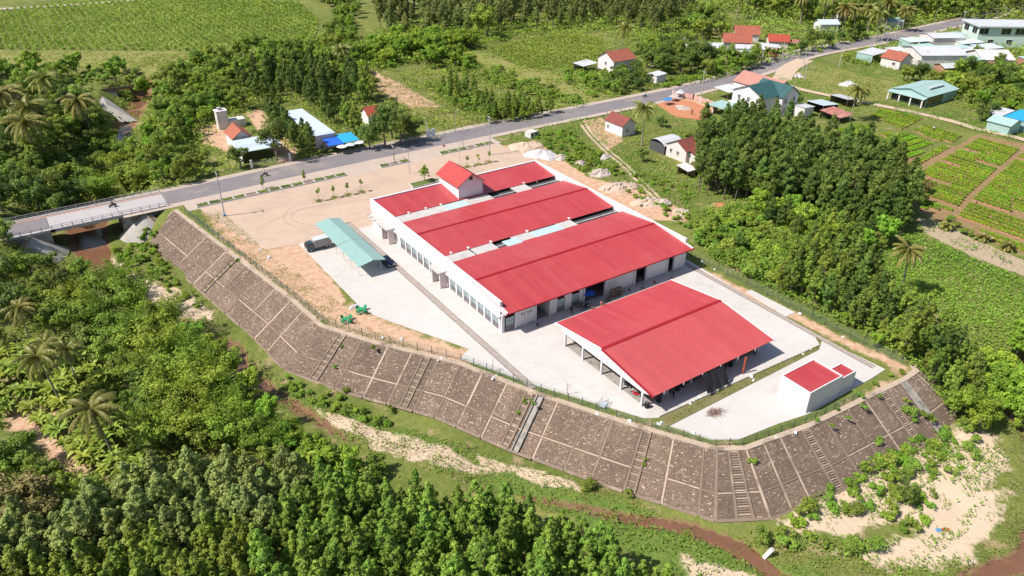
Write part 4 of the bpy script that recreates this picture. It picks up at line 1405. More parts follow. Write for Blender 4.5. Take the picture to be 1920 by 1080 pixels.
# curved zinc store next to it
ro = thing("arched_store", "small store with curved pale zinc roof joined to the cream house", "shed", (148.6, 142.4, 0))
MB().bx(-3.2, 3.2, -2.9, 2.9, -0.2, 2.5).build("wall", M['dark_metal'], ro)
b = MB()
N = 10
pv = []
for i in range(N + 1):
    t = i / N * 2 - 1
    z = 2.5 + 1.1 * (1 - t * t)
    pv += [(-3.6, t * 3.3, z), (3.6, t * 3.3, z)]
b.add(pv, [(2 * i, 2 * i + 1, 2 * i + 3, 2 * i + 2) for i in range(N)])
b.add([(p[0], p[1], p[2] - 0.05) for p in pv], [(2 * i + 2, 2 * i + 3, 2 * i + 1, 2 * i) for i in range(N)])
b.build("arched_roof", M['zinc'], ro)
lean_to("rusty_shack", "low shack with rusty sheet roof below the cream house", 141.8, 146.0, 123.4, 126.6, 1.9, 2.6, 'x', 'rust_sheet', 'N', wall_m='wood')
lean_to("sheet_shack", "low shack with pale pinkish sheet roof beside the rusty shack", 138.4, 141.2, 123.8, 127.4, 1.8, 2.3, 'y', 'pinkwall', 'NE', wall_m='wood')

# villa
vl = thing("green_roof_villa", "two-storey white villa with dark green cross-gabled roofs", "house", (201, 152, 0))
MB().bx(-7.2, -0.2, -5.0, 7.0, -0.2, 6.4).build("wall", M['white'], vl)
MB().bx(-0.18, 7.4, -7.0, 4.2, -0.2, 6.2).build("wall", M['white'], vl)
for (x0, x1, y0, y1, h, rise, axis) in ((-7.2, -0.2, -5.0, 7.0, 6.4, 2.6, 'x'), (-0.18, 7.4, -7.0, 4.2, 6.2, 2.8, 'y')):
    cx, cy, hx, hy = (x0 + x1) / 2, (y0 + y1) / 2, (x1 - x0) / 2, (y1 - y0) / 2
    g = MB()
    if axis == 'x':
        g.add([(x0, y0, h), (x0, y1, h), (x0, cy, h + rise), (x1, y0, h), (x1, y1, h), (x1, cy, h + rise)], [(0, 2, 1), (3, 4, 5)])
        o = 0.5
        e = h - rise / hy * o
        sl = [((x0 - o, y0 - o, e), (x1 + 3, y0 - o, e), (x1 + 3, cy, h + rise), (x0 - o, cy, h + rise)), ((x1 + .3, y1 + o, e), (x0 - o, y1 + o, e), (x0 - o, cy, h + rise), (x1 + .3, cy, h + rise))]
    else:
        g.add([(x0, y0, h), (x1, y0, h), (cx, y0, h + rise), (x0, y1, h), (x1, y1, h), (cx, y1, h + rise)], [(0, 1, 2), (4, 3, 5)])
        o = 0.5
        e = h - rise / hx * o
        sl = [((x0 - o, y1 + o, e), (x0 - o, y0 - o, e), (cx, y0 - o, h + rise), (cx, y1 + o, h + rise)), ((x1 + o, y0 - o, e), (x1 + o, y1 + o, e), (cx, y1 + o, h + rise), (cx, y0 - o, h + rise))]
    g.build("gable", M['white'], vl)
    for s in sl:
        s = [Vector(q) + Vector((0, 0, .06)) for q in s]
        course_slope(MB(), *s, int((s[3] - s[0]).length / 0.45), 0.05).build("roof_slope", M['green_tile'], vl)
for y in (-3.0, 0.5, 4.2):
    for z in (1.7, 4.7):
        window(vl, -7.2, y, z, 1.2, 1.4, 'x-')
for x in (1.5, 5.4):
    for z in (1.7, 4.6):
        window(vl, x, -7.0, z, 1.1, 1.4, 'y-')
MB().bx(-9.6, -7.22, -4.6, 6.6, 3.0, 3.16).build("balcony", M['white'], vl)
for y in (-4.2, 0, 4.2, 6.3):
    MB().bx(-9.5, -9.2, y - .15, y + .15, -0.2, 3.0).build("porch_column", M['white'], vl)
gable("pink_roof_house", "low house with long faded pink tiled roof behind the villa", 212, 221.5, 157, 174, 3.4, 2.6, 'y', 'pink_tile', 'white', 0.5, wins=(('y-', 0, 2.0, 1.2, 1.2), ('x-', 4, 1.7, 1.2, 1.2)))
lean_to("villa_carport", "flat mint carport in front of the villa", 184.5, 191.0, 153.0, 160.5, 2.7, 2.9, 'x', 'teal_roof')
lean_to("white_porch", "white sheet porch roof between villa and road", 200, 207, 166, 172, 2.8, 3.2, 'y', 'zinc')
lean_to("zinc_barn", "open barn with bright zinc roof right of the villa", 212.5, 220.0, 138.0, 144.0, 3.4, 2.6, 'x', 'zinc_blue', 'NE', wall_m='dark_metal')
lean_to("collapsing_shed", "long low shed with patched red roof left of the garden palm", 210, 216.6, 130.0, 137, 1.9, 2.6, 'y', 'rust_sheet', 'N', wall_m='wood')
lean_to("lean_hut", "small grey lean-to hut with open front beside the track", 226.6, 232, 139.0, 145.4, 2.9, 2.2, 'x', 'zinc', 'EN', wall_m='wood')
lean_to("white_wall_store", "small white wall store at the right corner of the villa", 206, 210.5, 140, 144, 3.2, 2.9, 'x', 'zinc', 'WS', wall_m='white')

gs = gable("green_shed", "wide pale teal metal shed with open veranda by the track", 250, 268.5, 125.6, 138.0, 3.3, 1.4, 'x', 'teal_roof', 'teal_roof', 0.4, tiles=False, cat="shed")
MB().bx(-9.0, 0.5, -6.26, -6.2, 0.2, 2.9).build("side_shade_panel", M['dark_glass'], gs)  # dark panel on the solid wall, painted in for the shade inside the shed
MB().bx(-9.32, -9.26, -5.9, 5.9, 0.2, 2.8).build("front_shade_panel", M['dark_glass'], gs)  # dark panel standing in for the shaded interior behind the veranda
for y in (-6, -2, 2, 6):
    MB().bx(-11.6, -11.2, y - .2, y + .2, -0.2, 2.9).build("veranda_column", M['white'], gs)
v, f = corrugated(-6.6, 6.6, -11.9, 2.75, -9.3, 3.2, 0.4, 0.03)
MB().add([(q[1], q[0], q[2]) for q in v], [tuple(reversed(t)) for t in f]).build("veranda_roof", M['teal_roof'], gs)
MB().bx(-3.2, 5.0, -3.4, -2.6, 4.35, 4.75).build("roof_monitor", M['zinc'], gs)

gable("red_tile_house", "white house with bright red tiled roof half hidden by trees beyond the road", 190.5, 201, 213.4, 222.5, 4.6, 2.6, 'x', 'orange_tile', 'white', 0.5, wins=(('x-', 0, 3.0, 1.0, 1.2),))
lean_to("white_kiosk", "small white roadside kiosk under dark trees", 195.4, 199.8, 195.2, 199.4, 2.5, 2.9, 'x', 'zinc', 'WENS', 'kiosk', wall_m='white')
lean_to("pale_lean_to", "pale sheet lean-to left of the red tiled house", 181.5, 188, 220, 226, 2.6, 3.1, 'x', 'zinc', 'N')

# the cluster of houses beyond the road bend
gable("tiled_house", "long red tiled house at the centre of the roadside cluster", 255, 266, 212, 220, 4.0, 2.6, 'x', 'orange_tile', 'white_old', 0.5, rz=-0.75)
gable("tiled_house", "red tiled house at the back of the roadside cluster", 272, 282, 221, 229, 4.0, 2.6, 'x', 'orange_tile', 'white_old', 0.5, rz=-0.75)
gable("tiled_house", "low reddish tiled house at the right of the roadside cluster", 276, 284, 206.5, 214, 3.2, 2.0, 'x', 'red_tile', 'pinkwall', 0.5, rz=-0.75)
lean_to("zinc_roof", "broad white sheet roof in front of the cluster's red tiled house", 252.5, 263.5, 204, 209, 3.0, 3.6, 'y', 'zinc', 'S', wall_m='white_old', rz=-0.75)
lean_to("zinc_roof", "lowest white sheet roof at the front left of the roadside cluster", 249, 257, 199.5, 204, 2.4, 2.9, 'y', 'zinc_blue', 'W', wall_m='brick', rz=-0.75)
lean_to("zinc_roof", "white awning roof over the cluster's open porch", 264, 272, 202, 208, 3.4, 2.8, 'x', 'zinc', '', rz=-0.75)
lean_to("zinc_roof", "pale roof at the far left of the roadside cluster", 245, 252, 214, 221, 2.8, 3.3, 'y', 'zinc', 'W', wall_m='pinkwall', rz=-0.75)
lean_to("pink_sheet_roof", "pinkish sheet roof at the right end of the roadside cluster", 281, 288, 203.5, 207.5, 2.6, 3.0, 'y', 'rust_sheet', '', rz=-0.75)
gable("grey_hut", "small grey roofed hut left behind the roadside cluster", 243, 249, 227, 232, 2.6, 1.4, 'x', 'zinc', 'white_old', 0.4, tiles=False)

# sheet-roofed village right of the road
gable("orange_tile_house", "grey house with orange tiled roof at the edge of the village", 288.5, 296.5, 159, 167, 3.4, 2.2, 'y', 'orange_tile', 'white_old', 0.4, wins=(('x-', -1.5, 1.8, 1.3, 1.0),))
gable("long_white_hall", "long hall with pale pinkish-white sheet roof in the village", 300, 318, 150, 166, 5.0, 1.6, 'x', 'zinc', 'white_old', 0.5, tiles=False, cat="building", rz=-0.55)
lean_to("village_roof", "white lean-to roof at the left of the village by the road", 289, 299, 171, 178, 3.0, 3.6, 'x', 'zinc', 'W', wall_m='teal_roof')
lean_to("village_roof", "pale teal low roof in the middle of the village", 322, 338, 158, 166, 3.6, 3.0, 'y', 'teal_roof', 'S', wall_m='white_old', rz=-0.5)
lean_to("village_roof", "small teal roof beside the pinkish gable in the village", 312, 319, 143, 150, 3.2, 3.8, 'x', 'teal_roof', 'W', wall_m='white_old', rz=-0.5)
gable("pale_gable_house", "house with wide pale grey-pink gable roof in the village", 320, 332, 138, 151, 3.6, 2.2, 'x', 'pinkwall', 'white_old', 0.5, tiles=False, rz=-0.6)
gable("flat_block", "flat-roofed beige block at the back of the village", 335, 349, 168, 178, 4.6, 0.8, 'x', 'zinc', 'pinkwall', 0.4, tiles=False, rz=-0.5)
lean_to("village_roof", "white roof beside the beige block at the back of the village", 324, 334, 173, 181, 3.4, 3.8, 'x', 'zinc_blue', 'W', wall_m='teal_roof', rz=-0.5)
gable("brick_shed", "raw brick shed with pale roof at the lower edge of the village", 296.5, 303.5, 143.5, 149.5, 2.6, 0.9, 'x', 'zinc', 'brick', 0.4, tiles=False, rz=-0.4)
lean_to("village_roof", "teal sheet roof at the right picture edge above the brick walls", 333, 345, 126, 136, 3.2, 3.8, 'x', 'teal_roof', 'W', wall_m='brick', rz=-0.5)
lean_to("village_roof", "second teal roof near the right picture edge", 346, 358, 128, 138, 4.2, 4.8, 'x', 'teal_roof', 'W', wall_m='teal_roof', rz=-0.5)
big = thing("mint_school", "two-storey pale mint building with dark window bands at the top right", "building", (372, 161, 0), -0.62)
MB().bx(-16, 16, -7, 7, -0.2, 8.2).build("wall", M['mint_wall'], big)
MB().bx(-17, 17, -8.2, 8, 8.22, 8.7).build("flat_roof", M['zinc'], big)
for x in (-14, -4.5, 1.5, 7.5, 13):
    for z in (6.4,):
        window(big, x, -7.0, z, 4.2, 2.4, 'y-')
for y in (-3.5, 3.5):
    window(big, -16.0, y, 6.2, 4.0, 2.4, 'x-')
for x in (-10, -2, 6):
    window(big, x, -7.0, 2.2, 2.4, 1.6, 'y-')
lean_to("teal_awning", "teal awning left of the mint two-storey building", 351, 358, 171, 178, 3.4, 3.9, 'x', 'teal_roof', '', rz=-0.5)
gable("roadside_shop", "small shop with pale teal awning roof across the road under tall trees", 358, 366, 206, 213, 3.2, 1.0, 'x', 'teal_roof', 'white_old', 0.5, tiles=False, rz=-0.4)
gable("far_house", "white-walled house with orange roof among the coconut palms", 352, 360, 228, 235, 3.4, 2.0, 'x', 'orange_tile', 'white', 0.5, rz=-0.5)
gable("far_house", "pale roofed house half hidden below the coconut palms", 326, 335, 219, 226, 3.0, 1.4, 'x', 'zinc_blue', 'white', 0.5, tiles=False, rz=-0.5)

# blue-roofed farm sheds at the right picture edge
gable("teal_farm_shed", "farm shed with pale teal rounded roof at the right picture edge", 243.5, 250, 96, 102.5, 2.8, 1.1, 'y', 'teal_roof', 'teal_roof', 0.4, tiles=False, cat="shed")
lean_to("blue_farm_roof", "bright sky blue sheet roof at the right picture edge", 251.5, 262, 93, 101.5, 3.0, 3.5, 'x', 'sky_tarp', 'WS', wall_m='teal_roof')
lean_to("grey_farm_roof", "grey sheet porch roof left of the blue farm roof", 251, 258.5, 102.5, 108.5, 2.9, 3.4, 'x', 'zinc', 'E', wall_m='wood')

# houses west of the yard, across the road
gable("orange_roof_house", "house with small orange tiled hip and white porch behind the roadside tree", 47.6, 52.6, 205.5, 213.0, 3.6, 1.8, 'y', 'orange_tile', 'white', 0.4)
lean_to("white_porch_roof", "bluish white sheet roof in front of the orange tiled house", 46.8, 57.5, 195.2, 203.8, 3.0, 3.5, 'y', 'zinc_blue', 'W', wall_m='white')
gw = thing("roadside_gate", "grey gate with white posts in front of the bluish porch roof", "gate", (52.5, 190.2, 0))
for x in (-5, 5.2):
    MB().bx(x - .25, x + .25, -.25, .25, 0, 2.3).build("gate_post", M['white_old'], gw)
for z in (0.4, 0.8, 1.2, 1.6):
    MB().bx(-4.7, 4.9, -.03, .03, z, z + .06).build("gate_rail", M['grey_metal'], gw)
wt = thing("water_tower", "slim white water tower block with tank behind the orange roof", "water tower", (50.6, 227.6, 0))
MB().bx(-1.5, 1.5, -1.3, 1.3, -.2, 5.2).build("shaft", M['white_old'], wt)
MB().bx(-1.7, 1.7, -1.5, 1.5, 5.2, 5.45).build("slab", M['white'], wt)
MB().tube([(-.2, 0, 5.45), (-.2, 0, 6.2), (-.2, 0, 6.4)], [.7, .7, .3], 12).build("tank", M['grey_metal'], wt)
MB().bx(1.6, 6.4, -1.6, 1.6, -.2, 2.2).build("annex", M['white_old'], wt)
lean_to("long_white_shed", "long bluish-white sheet roof reaching back among the acacia trees", 66.6, 72.2, 194.2, 219.5, 4.1, 4.3, 'y', 'zinc_blue', 'SE', wall_m='pinkwall')
lean_to("blue_tarp_stall", "roadside stall under a dark blue tarpaulin", 68.6, 72.6, 189.0, 193.6, 2.5, 3.0, 'y', 'blue_tarp', '', cat="stall")
lean_to("blue_tarp_stall", "roadside stall under a brighter blue tarpaulin next to the dark blue one", 72.9, 77.0, 189.2, 194.4, 2.6, 3.2, 'y', 'sky_tarp', '', cat="stall")
gable("red_hut", "small white hut with red tiled roof behind the round trees", 88.0, 92.6, 206.6, 211.5, 3.0, 1.8, 'x', 'red_tile', 'white', 0.35)
wb = thing("old_weir_bridge", "old dark footbridge with rusty deck over the upper stream", "bridge", (35.5, 293, 0))
MB().bx(-13, 13, -1.4, 1.4, -1.0, -0.6).build("deck", M['rust_sheet'], wb)
MB().bx(-13, 13, -1.45, -1.3, -0.6, 0.1).build("parapet", M['wood'], wb)
MB().hull8([(-9, -3, -6), (-3.2, -3, -6), (-3.2, 3, -6), (-9, 3, -6)], [(-8, -1.6, -1.02), (-4, -1.6, -1.02), (-4, 1.6, -1.02), (-8, 1.6, -1.02)]).build("pier", M['old_concrete'], wb)
b = MB()
b.hull8([(24.5, 268, -5.2), (33, 266, -5.2), (31, 285, -5.2), (24.5, 286, -5.2)], [(24.5, 274, -0.6), (26, 274, -0.6), (26.5, 286, -0.6), (24.5, 286, -0.6)])
tag(b.build("concrete_apron", M['old_concrete_smooth']), "sloping grey concrete bank apron by the upper stream", "slope")

# pink garden wall and the open earth works beside the villa
gwall = thing("pink_garden_wall", "long pink block garden wall with small piers beside the orange earth", "wall", (181, 166, 0))
wl_pts = [at(1262, 178), at(1300, 186), at(1340, 200), at(1336, 212)]
for i, (p, q) in enumerate(zip(wl_pts, wl_pts[1:])):
    d = Vector((q[0] - p[0], q[1] - p[1], 0))
    nrm = Vector((-d.y, d.x, 0)).normalized() * 0.1
    o = Vector((181, 166, 0))
    P0, P1 = Vector((p[0], p[1], 0)) - o, Vector((q[0], q[1], 0)) - o
    MB().hull8([P0 - nrm, P1 - nrm, P1 + nrm, P0 + nrm], [c + Vector((0, 0, 1.5)) for c in (P0 - nrm, P1 - nrm, P1 + nrm, P0 + nrm)]).build("wall_panel", M['pink_block'], gwall)
    k = max(2, int(d.length / 3))
    for j in range(k + 1):
        c = P0.lerp(P1, j / k)
        MB().bx(c.x - .2, c.x + .2, c.y - .2, c.y + .2, -.1, 1.75).build("pier", M['pinkwall'], gwall)
b = MB()
b.prism([at(*p)[:2] for p in ((1232, 196), (1262, 184), (1300, 190), (1334, 206), (1318, 224), (1270, 220))], -0.3, 0.03)
structure("earth_works", b, M['red_earth'])


# ------------------------------------------------------------------ paths, kerbs, drains
ribbon("garden_track", smooth_line([at(*p) for p in ((1470, 142), (1468, 155), (1500, 167), (1560, 180), (1620, 192), (1700, 208), (1780, 226), (1830, 241), (1880, 252), (1960, 272))]), 1.5, 0.05, M['track'])
ribbon("track_mouth", smooth_line([at(*p) for p in ((1510, 112), (1480, 128), (1465, 150))]), 3.4, 0.045, M['track'])
for k, dx in enumerate((-0.75, 0.75)):
    pts = [at(*p) for p in ((1093, 233), (1110, 255), (1140, 285), (1165, 305), (1190, 330), (1215, 355), (1240, 380))]
    ribbon("wheel_rut" if k == 0 else "second_wheel_rut", smooth_line([(p[0] + dx, p[1]) for p in pts]), 0.42, 0.06, M['track'], zfun=None)
ribbon("field_road", smooth_line([at(*p) for p in ((-60, 20), (60, 14), (180, 6), (260, 0))]), 3.0, 0.15, M['shoulder'])
ribbon("plot_path", smooth_line([at(*p) for p in ((1690, 365), (1740, 335), (1790, 300), (1840, 262))]), 0.6, 0.05, M['bed_soil'])
ribbon("second_plot_path", smooth_line([at(*p) for p in ((1805, 400), (1850, 355), (1890, 320), (1940, 290))]), 0.5, 0.05, M['bed_soil'])
M['tyre'] = mat('tyre_marked_earth', (0.41, 0.31, 0.245), (0.355, 0.27, 0.21), 0.5, 0.95)
for i, pts in enumerate((((690, 345), (620, 375), (560, 385), (535, 400), (538, 418), (575, 428), (640, 425)), ((690, 349), (620, 380), (570, 390), (548, 402), (552, 414), (585, 423), (640, 420)), ((480, 430), (560, 395), (700, 372), (830, 352)), ((700, 380), (770, 365), (850, 345)))):
    ribbon("tyre_track", smooth_line([at(*p) for p in pts]), 0.16, 0.012 + 0.003 * i, M['tyre'])
for nm, x0, x1, y0, y1 in (("drain_cover_strip", 54.5, 55.5, 74.5, 146), ("east_drain_cover_strip", 103.9, 104.8, 48.5, 96)):
    r = random.Random(3)
    b = MB()
    y = y0
    while y < y1 - 0.5:
        L = r.uniform(0.42, 0.58)
        d = r.uniform(-0.03, 0.03)
        b.bx(x0 + d, x1 + d + r.uniform(-.05, .05), y, y + L - 0.06, 0.02, 0.085 + r.uniform(0, 0.03))
        y += L
    root = structure(nm + "_channel", MB().bx(x0 - 0.12, x1 + 0.12, y0, y1, -0.1, 0.068), M['mortar'])
    o = b.build("cover_slabs", M['drain'], root)
    tag(o, kind="stuff")
structure("shed_kerb", MB().hull8([(66.6, 58.7, -.1), (102.4, 57.35, -.1), (102.4, 57.6, -.1), (66.6, 58.95, -.1)], [(66.6, 58.7, .2), (102.4, 57.35, .2), (102.4, 57.6, .2), (66.6, 58.95, .2)]), M['slab'])
structure("grass_strip_soil", MB().prism([(66.7, 58.65), (102.0, 57.3), (101.0, 56.7), (66.3, 56.5)], -0.2, 0.03), mat('strip_soil', (0.20, 0.175, 0.085), (0.14, 0.135, 0.05), 0.8, 0.95, bump=0.05))


# ------------------------------------------------------------------ planters and hedges
def hedge_mesh(w, l, h, n, seed, m='leaf_shrub'):
    r = np.random.default_rng(seed)
    C = np.column_stack([r.uniform(-w / 2, w / 2, n), r.uniform(-l / 2, l / 2, n), h * (0.35 + 0.65 * r.random(n))])
    N = r.normal(size=(n, 3)) * .5
    N[:, 2] += .7
    N /= np.linalg.norm(N, axis=1)[:, None]
    V, F = _lq(C, N, r.uniform(.15, .35, n), r.uniform(.1, .18, n), r)
    return np_mesh("hedge", V, F, [M[m]], tint=r.uniform(0, 1, n))


def _lq(C, Nn, L, W, r):
    n = len(C)
    a = r.normal(size=(n, 3))
    a -= (a * Nn).sum(1)[:, None] * Nn
    a /= np.linalg.norm(a, axis=1)[:, None]
    b = np.cross(Nn, a)
    L, W = L[:, None] / 2, W[:, None] / 2
    return np.stack([C - a * L, C + b * W, C + a * L, C - b * W], 1).reshape(-1, 3), np.arange(n * 4).reshape(-1, 4)


hm = [hedge_mesh(2.3, 1.3, 0.5, 240, 300 + i) for i in range(3)]
kb = MB().bx(-1.4, 1.4, -.95, -.8, -.1, .24).bx(-1.4, 1.4, .8, .95, -.1, .24).bx(-1.4, -1.25, -.798, .798, -.1, .238).bx(1.25, 1.4, -.798, .798, -.1, .238)
kerb_me = kb.build("kerb", M['slab']).data
bpy.data.objects.remove(bpy.data.objects["kerb"])
soil_me = MB().bx(-1.25, 1.25, -.8, .8, -.1, .12).build("soil", M['wood']).data
bpy.data.objects.remove(bpy.data.objects["soil"])
for i, x in enumerate([30.6 + 2.86 * k for k in range(13)] + [77.2, 80.06, 82.92] + [95.2 + 2.86 * k for k in range(6)]):
    where = "left of the yard entrance" if x < 70 else ("beside the entrance lamp" if x < 90 else "right of the yard entrance")
    p = thing("kerb_planter", "low kerbed hedge planter in the roadside row " + where, "planter", (x, 173.2, 0), 0, "roadside planters " + where)
    obj("kerb", kerb_me, p)
    obj("soil", soil_me, p)
    if i % 5 != 4:
        obj("hedge", hm[i % 3], p)
pl = thing("corner_planter", "kerbed grass bed with a round tree at the front of the hall", "planter", (76.5, 148.5, 0))
q = [at(*p) for p in ((766, 346), (811, 335), (826, 341), (774, 354))]
q = [(p[0] - 76.5, p[1] - 148.5) for p in q]
cxq, cyq = sum(p[0] for p in q) / 4, sum(p[1] for p in q) / 4
MB().prism(q, -.1, .26).build("kerb", M['slab'], pl)
MB().prism([(cxq + (p[0] - cxq) * .9, cyq + (p[1] - cyq) * .86) for p in q], .2, .30).build("grass", mat('mown_grass', (0.13, 0.17, 0.04), (0.08, 0.11, 0.022), 0.9, 0.95, bump=0.06), pl)


# ------------------------------------------------------------------ poles and signs
def pole(px, py, h, label, kind="utility_pole", arms=1, r0=0.16, r1=0.10, m='pole', world=None, lamp=None):
    x, y, _ = world or at(px, py)
    t = thing(kind, label, "pole" if kind != "street_lamp" else "street lamp", (x, y, 0), 0)
    MB().tube([(0, 0, -.3), (0, 0, h)], [r0, r1], 8).build("shaft", M[m], t)
    for k in range(arms):
        z = h - 0.35 - k * 0.8
        a = MB().bx(-.06, .06, -0.9, 0.9, z - .06, z + .06).build("cross_arm", M['grey_metal'], t)
        for yy in (-.8, 0.25, .8):
            MB().tube([(0, yy, z + .06), (0, yy, z + .3)], [.06, .03], 6).build("insulator", M['white_old'], a)
    if lamp:
        dx, dy = lamp
        MB().tube([(0, 0, h - .2), (dx * .5, dy * .5, h + .35), (dx, dy, h + .45)], .045, 6).build("arm", M['grey_metal'], t)
        MB().bx(dx * .9 - .16, dx * 1.1 + .16, dy * .9 - .16, dy * 1.1 + .16, h + .36, h + .52).build("lamp_head", M['lamp_glass'], t)
    return t


p1 = pole(0, 0, 10.6, "tall concrete utility pole at the left corner of the earth yard", world=(33.2, 164.4, 0))
MB().bx(-.25, .25, -.25, .25, -.1, .5).build("painted_foot", M['cloth_blue'], p1)
MB().bx(-.2, .2, -.35, -.12, 7.6, 8.1).build("junction_box", M['grey_metal'], p1)
p2 = pole(0, 0, 10.8, "tall concrete utility pole at the right corner of the earth yard", world=(104.9, 165.3, 0), arms=2)
MB().tube([(0, 0, 8.2), (-1.4, 0.2, 8.9)], .04, 6).build("lamp_arm", M['grey_metal'], p2)
pole(768, 325, 6.0, "slim street lamp in the middle of the earth yard entrance", "street_lamp", 0, .08, .05, 'grey_metal', lamp=(-0.9, 0.2))
pole(862, 309, 6.5, "thin bare flag pole left of the hall tower", "flag_pole", 0, .05, .03, 'grey_metal')
pole(697, 277, 6.5, "street lamp in front of the round dark trees", "street_lamp", 0, .08, .05, 'grey_metal', lamp=(0.7, -.5))
pole(801, 261, 6.5, "plain concrete pole beside the two signboards", "utility_pole", 0, .13, .09)
pole(855, 250, 6.5, "street lamp on the meadow across the road from the hall", "street_lamp", 0, .07, .045, 'grey_metal', lamp=(0.7, -.5))
pole(738, 300, 4.2, "short pole beside the bare roadside tree", "utility_pole", 1, .07, .05)
pole(1314, 186, 9.5, "utility pole with cross arm left of the villa", arms=1)
pole(1505, 133, 8.5, "leaning utility pole at the track mouth", arms=1)
pole(1508, 150, 7.5, "second utility pole on the grass at the track mouth", arms=0)
pole(1573, 124, 6.0, "pale pole beside the bushes at the village edge", arms=0)
pole(1466, 110, 6.5, "pale pole in front of the roadside cluster", arms=0)
pole(1452, 143, 4.5, "short grey post behind the pink tiled roof", arms=0)
pole(1678, 72, 8.0, "pole beside the road beyond the bend", arms=1)
pole(1797, 68, 11.0, "tall pole behind the village roofs", arms=1)
pole(1748, 53, 9.0, "street lamp below the wooded top right corner", "street_lamp", 0, .08, .05, 'grey_metal', lamp=(1.5, -.8))
pole(1215, 158, 6.0, "roadside lamp beside the white kiosk", "street_lamp", 0, .08, .05, 'grey_metal', lamp=(1.0, -.4))
pole(1137, 222, 5.0, "concrete post in front of the small white house", arms=0)
ht = thing("transformer_pole", "H-shaped transformer frame of two poles at the village entrance", "pole", (*at(1655, 92)[:2], 0), 0.6)
for yy in (-1.1, 1.1):
    MB().tube([(0, yy, -.3), (0, yy, 9)], [.15, .1], 8).build("shaft", M['pole'], ht)
for z in (5.5, 8.6):
    MB().bx(-.1, .1, -1.5, 1.5, z, z + .2).build("cross_arm", M['grey_metal'], ht)
MB().bx(-.5, .5, -.6, .6, 5.72, 6.9).build("transformer", M['grey_metal'], ht)
sg = thing("signboard_pair", "pair of white signboards on posts across the road", "sign", (*at(809, 262)[:2], 0))
for xx in (-.9, .7):
    MB().bx(xx - .65, xx + .65, -.05, .05, 1.0, 3.2).build("board", M['litter'], sg)
    for dx in (-.5, .5):
        MB().tube([(xx + dx, .1, -.2), (xx + dx, .1, 3.1)], .05, 6).build("post", M['grey_metal'], sg)
rs = thing("warning_sign", "small orange triangular road sign behind the right planters", "sign", (*at(833, 286)[:2], 0))
MB().tube([(0, 0, 0), (0, 0, 2.0)], .04, 6).build("post", M['grey_metal'], rs)
MB().add([(-.5, -.03, 1.7), (.5, -.03, 1.7), (0, -.03, 2.5), (-.5, .03, 1.7), (.5, .03, 1.7), (0, .03, 2.5)], [(0, 1, 2), (5, 4, 3), (0, 3, 4, 1), (1, 4, 5, 2), (2, 5, 3, 0)]).build("plate", M['orange_tile'], rs)


# ------------------------------------------------------------------ vehicles
def wheel(parent, x, y, z, r, w):
    ty = MB().disc_y(x, y, z, r, w, 16).build("tyre", M['black'], parent)
    MB().disc_y(x, y, z, r * .55, w + .02, 10).build("rim", M['grey_metal'], ty)


tr = thing("box_truck", "small dark-cabbed truck with grey box body parked half under the carport", "truck", (43.0, 137.6, 0.06), 0)
cab = MB()
cab.hull8([(-.75, -.85, .45), (.75, -.85, .45), (.75, .85, .45), (-.75, .85, .45)], [(-.72, -.85, 1.15), (.75, -.85, 1.15), (.75, .85, 1.15), (-.72, .85, 1.15)])
cab.hull8([(-.72, -.85, 1.15), (.75, -.85, 1.15), (.75, .85, 1.15), (-.72, .85, 1.15)], [(-.35, -.76, 1.95), (.68, -.76, 1.95), (.68, .76, 1.95), (-.35, .76, 1.95)])
co = cab.build("cab", M['truck_paint'], tr)
MB().hull8([(-.73, -.72, 1.2), (-.70, -.72, 1.2), (-.70, .72, 1.2), (-.73, .72, 1.2)], [(-.41, -.66, 1.88), (-.38, -.66, 1.88), (-.38, .66, 1.88), (-.41, .66, 1.88)]).build("windscreen", M['dark_glass'], co)
for s in (-1, 1):
    MB().bx(-.25, .5, s * .82 - .03, s * .82 + .03, 1.22, 1.8).build("side_window", M['dark_glass'], co)
    MB().bx(-.78, -.74, s * .62 - .14, s * .62 + .14, .62, .8).build("headlight", M['lamp_glass'], co)
    MB().bx(-.62, -.5, s * 1.0 - .08, s * 1.0 + .08, 1.25, 1.6).build("mirror", M['black'], co)
MB().bx(-.80, -.74, -.8, .8, .42, .56).build("bumper", M['grey_metal'], co)
MB().bx(-.77, -.745, -.25, .25, .58, .72).build("number_plate", M['white'], co)
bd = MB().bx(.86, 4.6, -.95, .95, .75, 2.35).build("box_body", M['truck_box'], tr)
MB().bx(.84, 4.62, -.97, .97, 2.352, 2.42).build("box_roof", M['zinc'], bd)
for x in np.arange(1.3, 4.5, .55):
    for s in (-1, 1):
        MB().bx(x - .03, x + .03, s * .97 - .02, s * .97 + .02, .76, 2.34).build("box_stake", M['grey_metal'], bd)
MB().bx(.76, 4.5, -.4, .4, .5, .74).build("chassis", M['black'], tr)
for x in (.05, 3.5):
    for s in (-.72, .72):
        wheel(tr, x, s, .40, .40, .24)

car = thing("black_car", "black hatchback parked at the open end of the carport", "car", (53.9, 123.6, 0.06), math.pi / 2)
body = MB()


def loft(b, secs, mi=0):
    """secs: rows of (x, halfwidth_bottom, halfwidth_top, z0, z1)"""
    for (a, c) in zip(secs, secs[1:]):
        b.hull8([(a[0], -a[1], a[3]), (c[0], -c[1], c[3]), (c[0], c[1], c[3]), (a[0], a[1], a[3])], [(a[0], -a[2], a[4]), (c[0], -c[2], c[4]), (c[0], c[2], c[4]), (a[0], a[2], a[4])], mi)
    return b


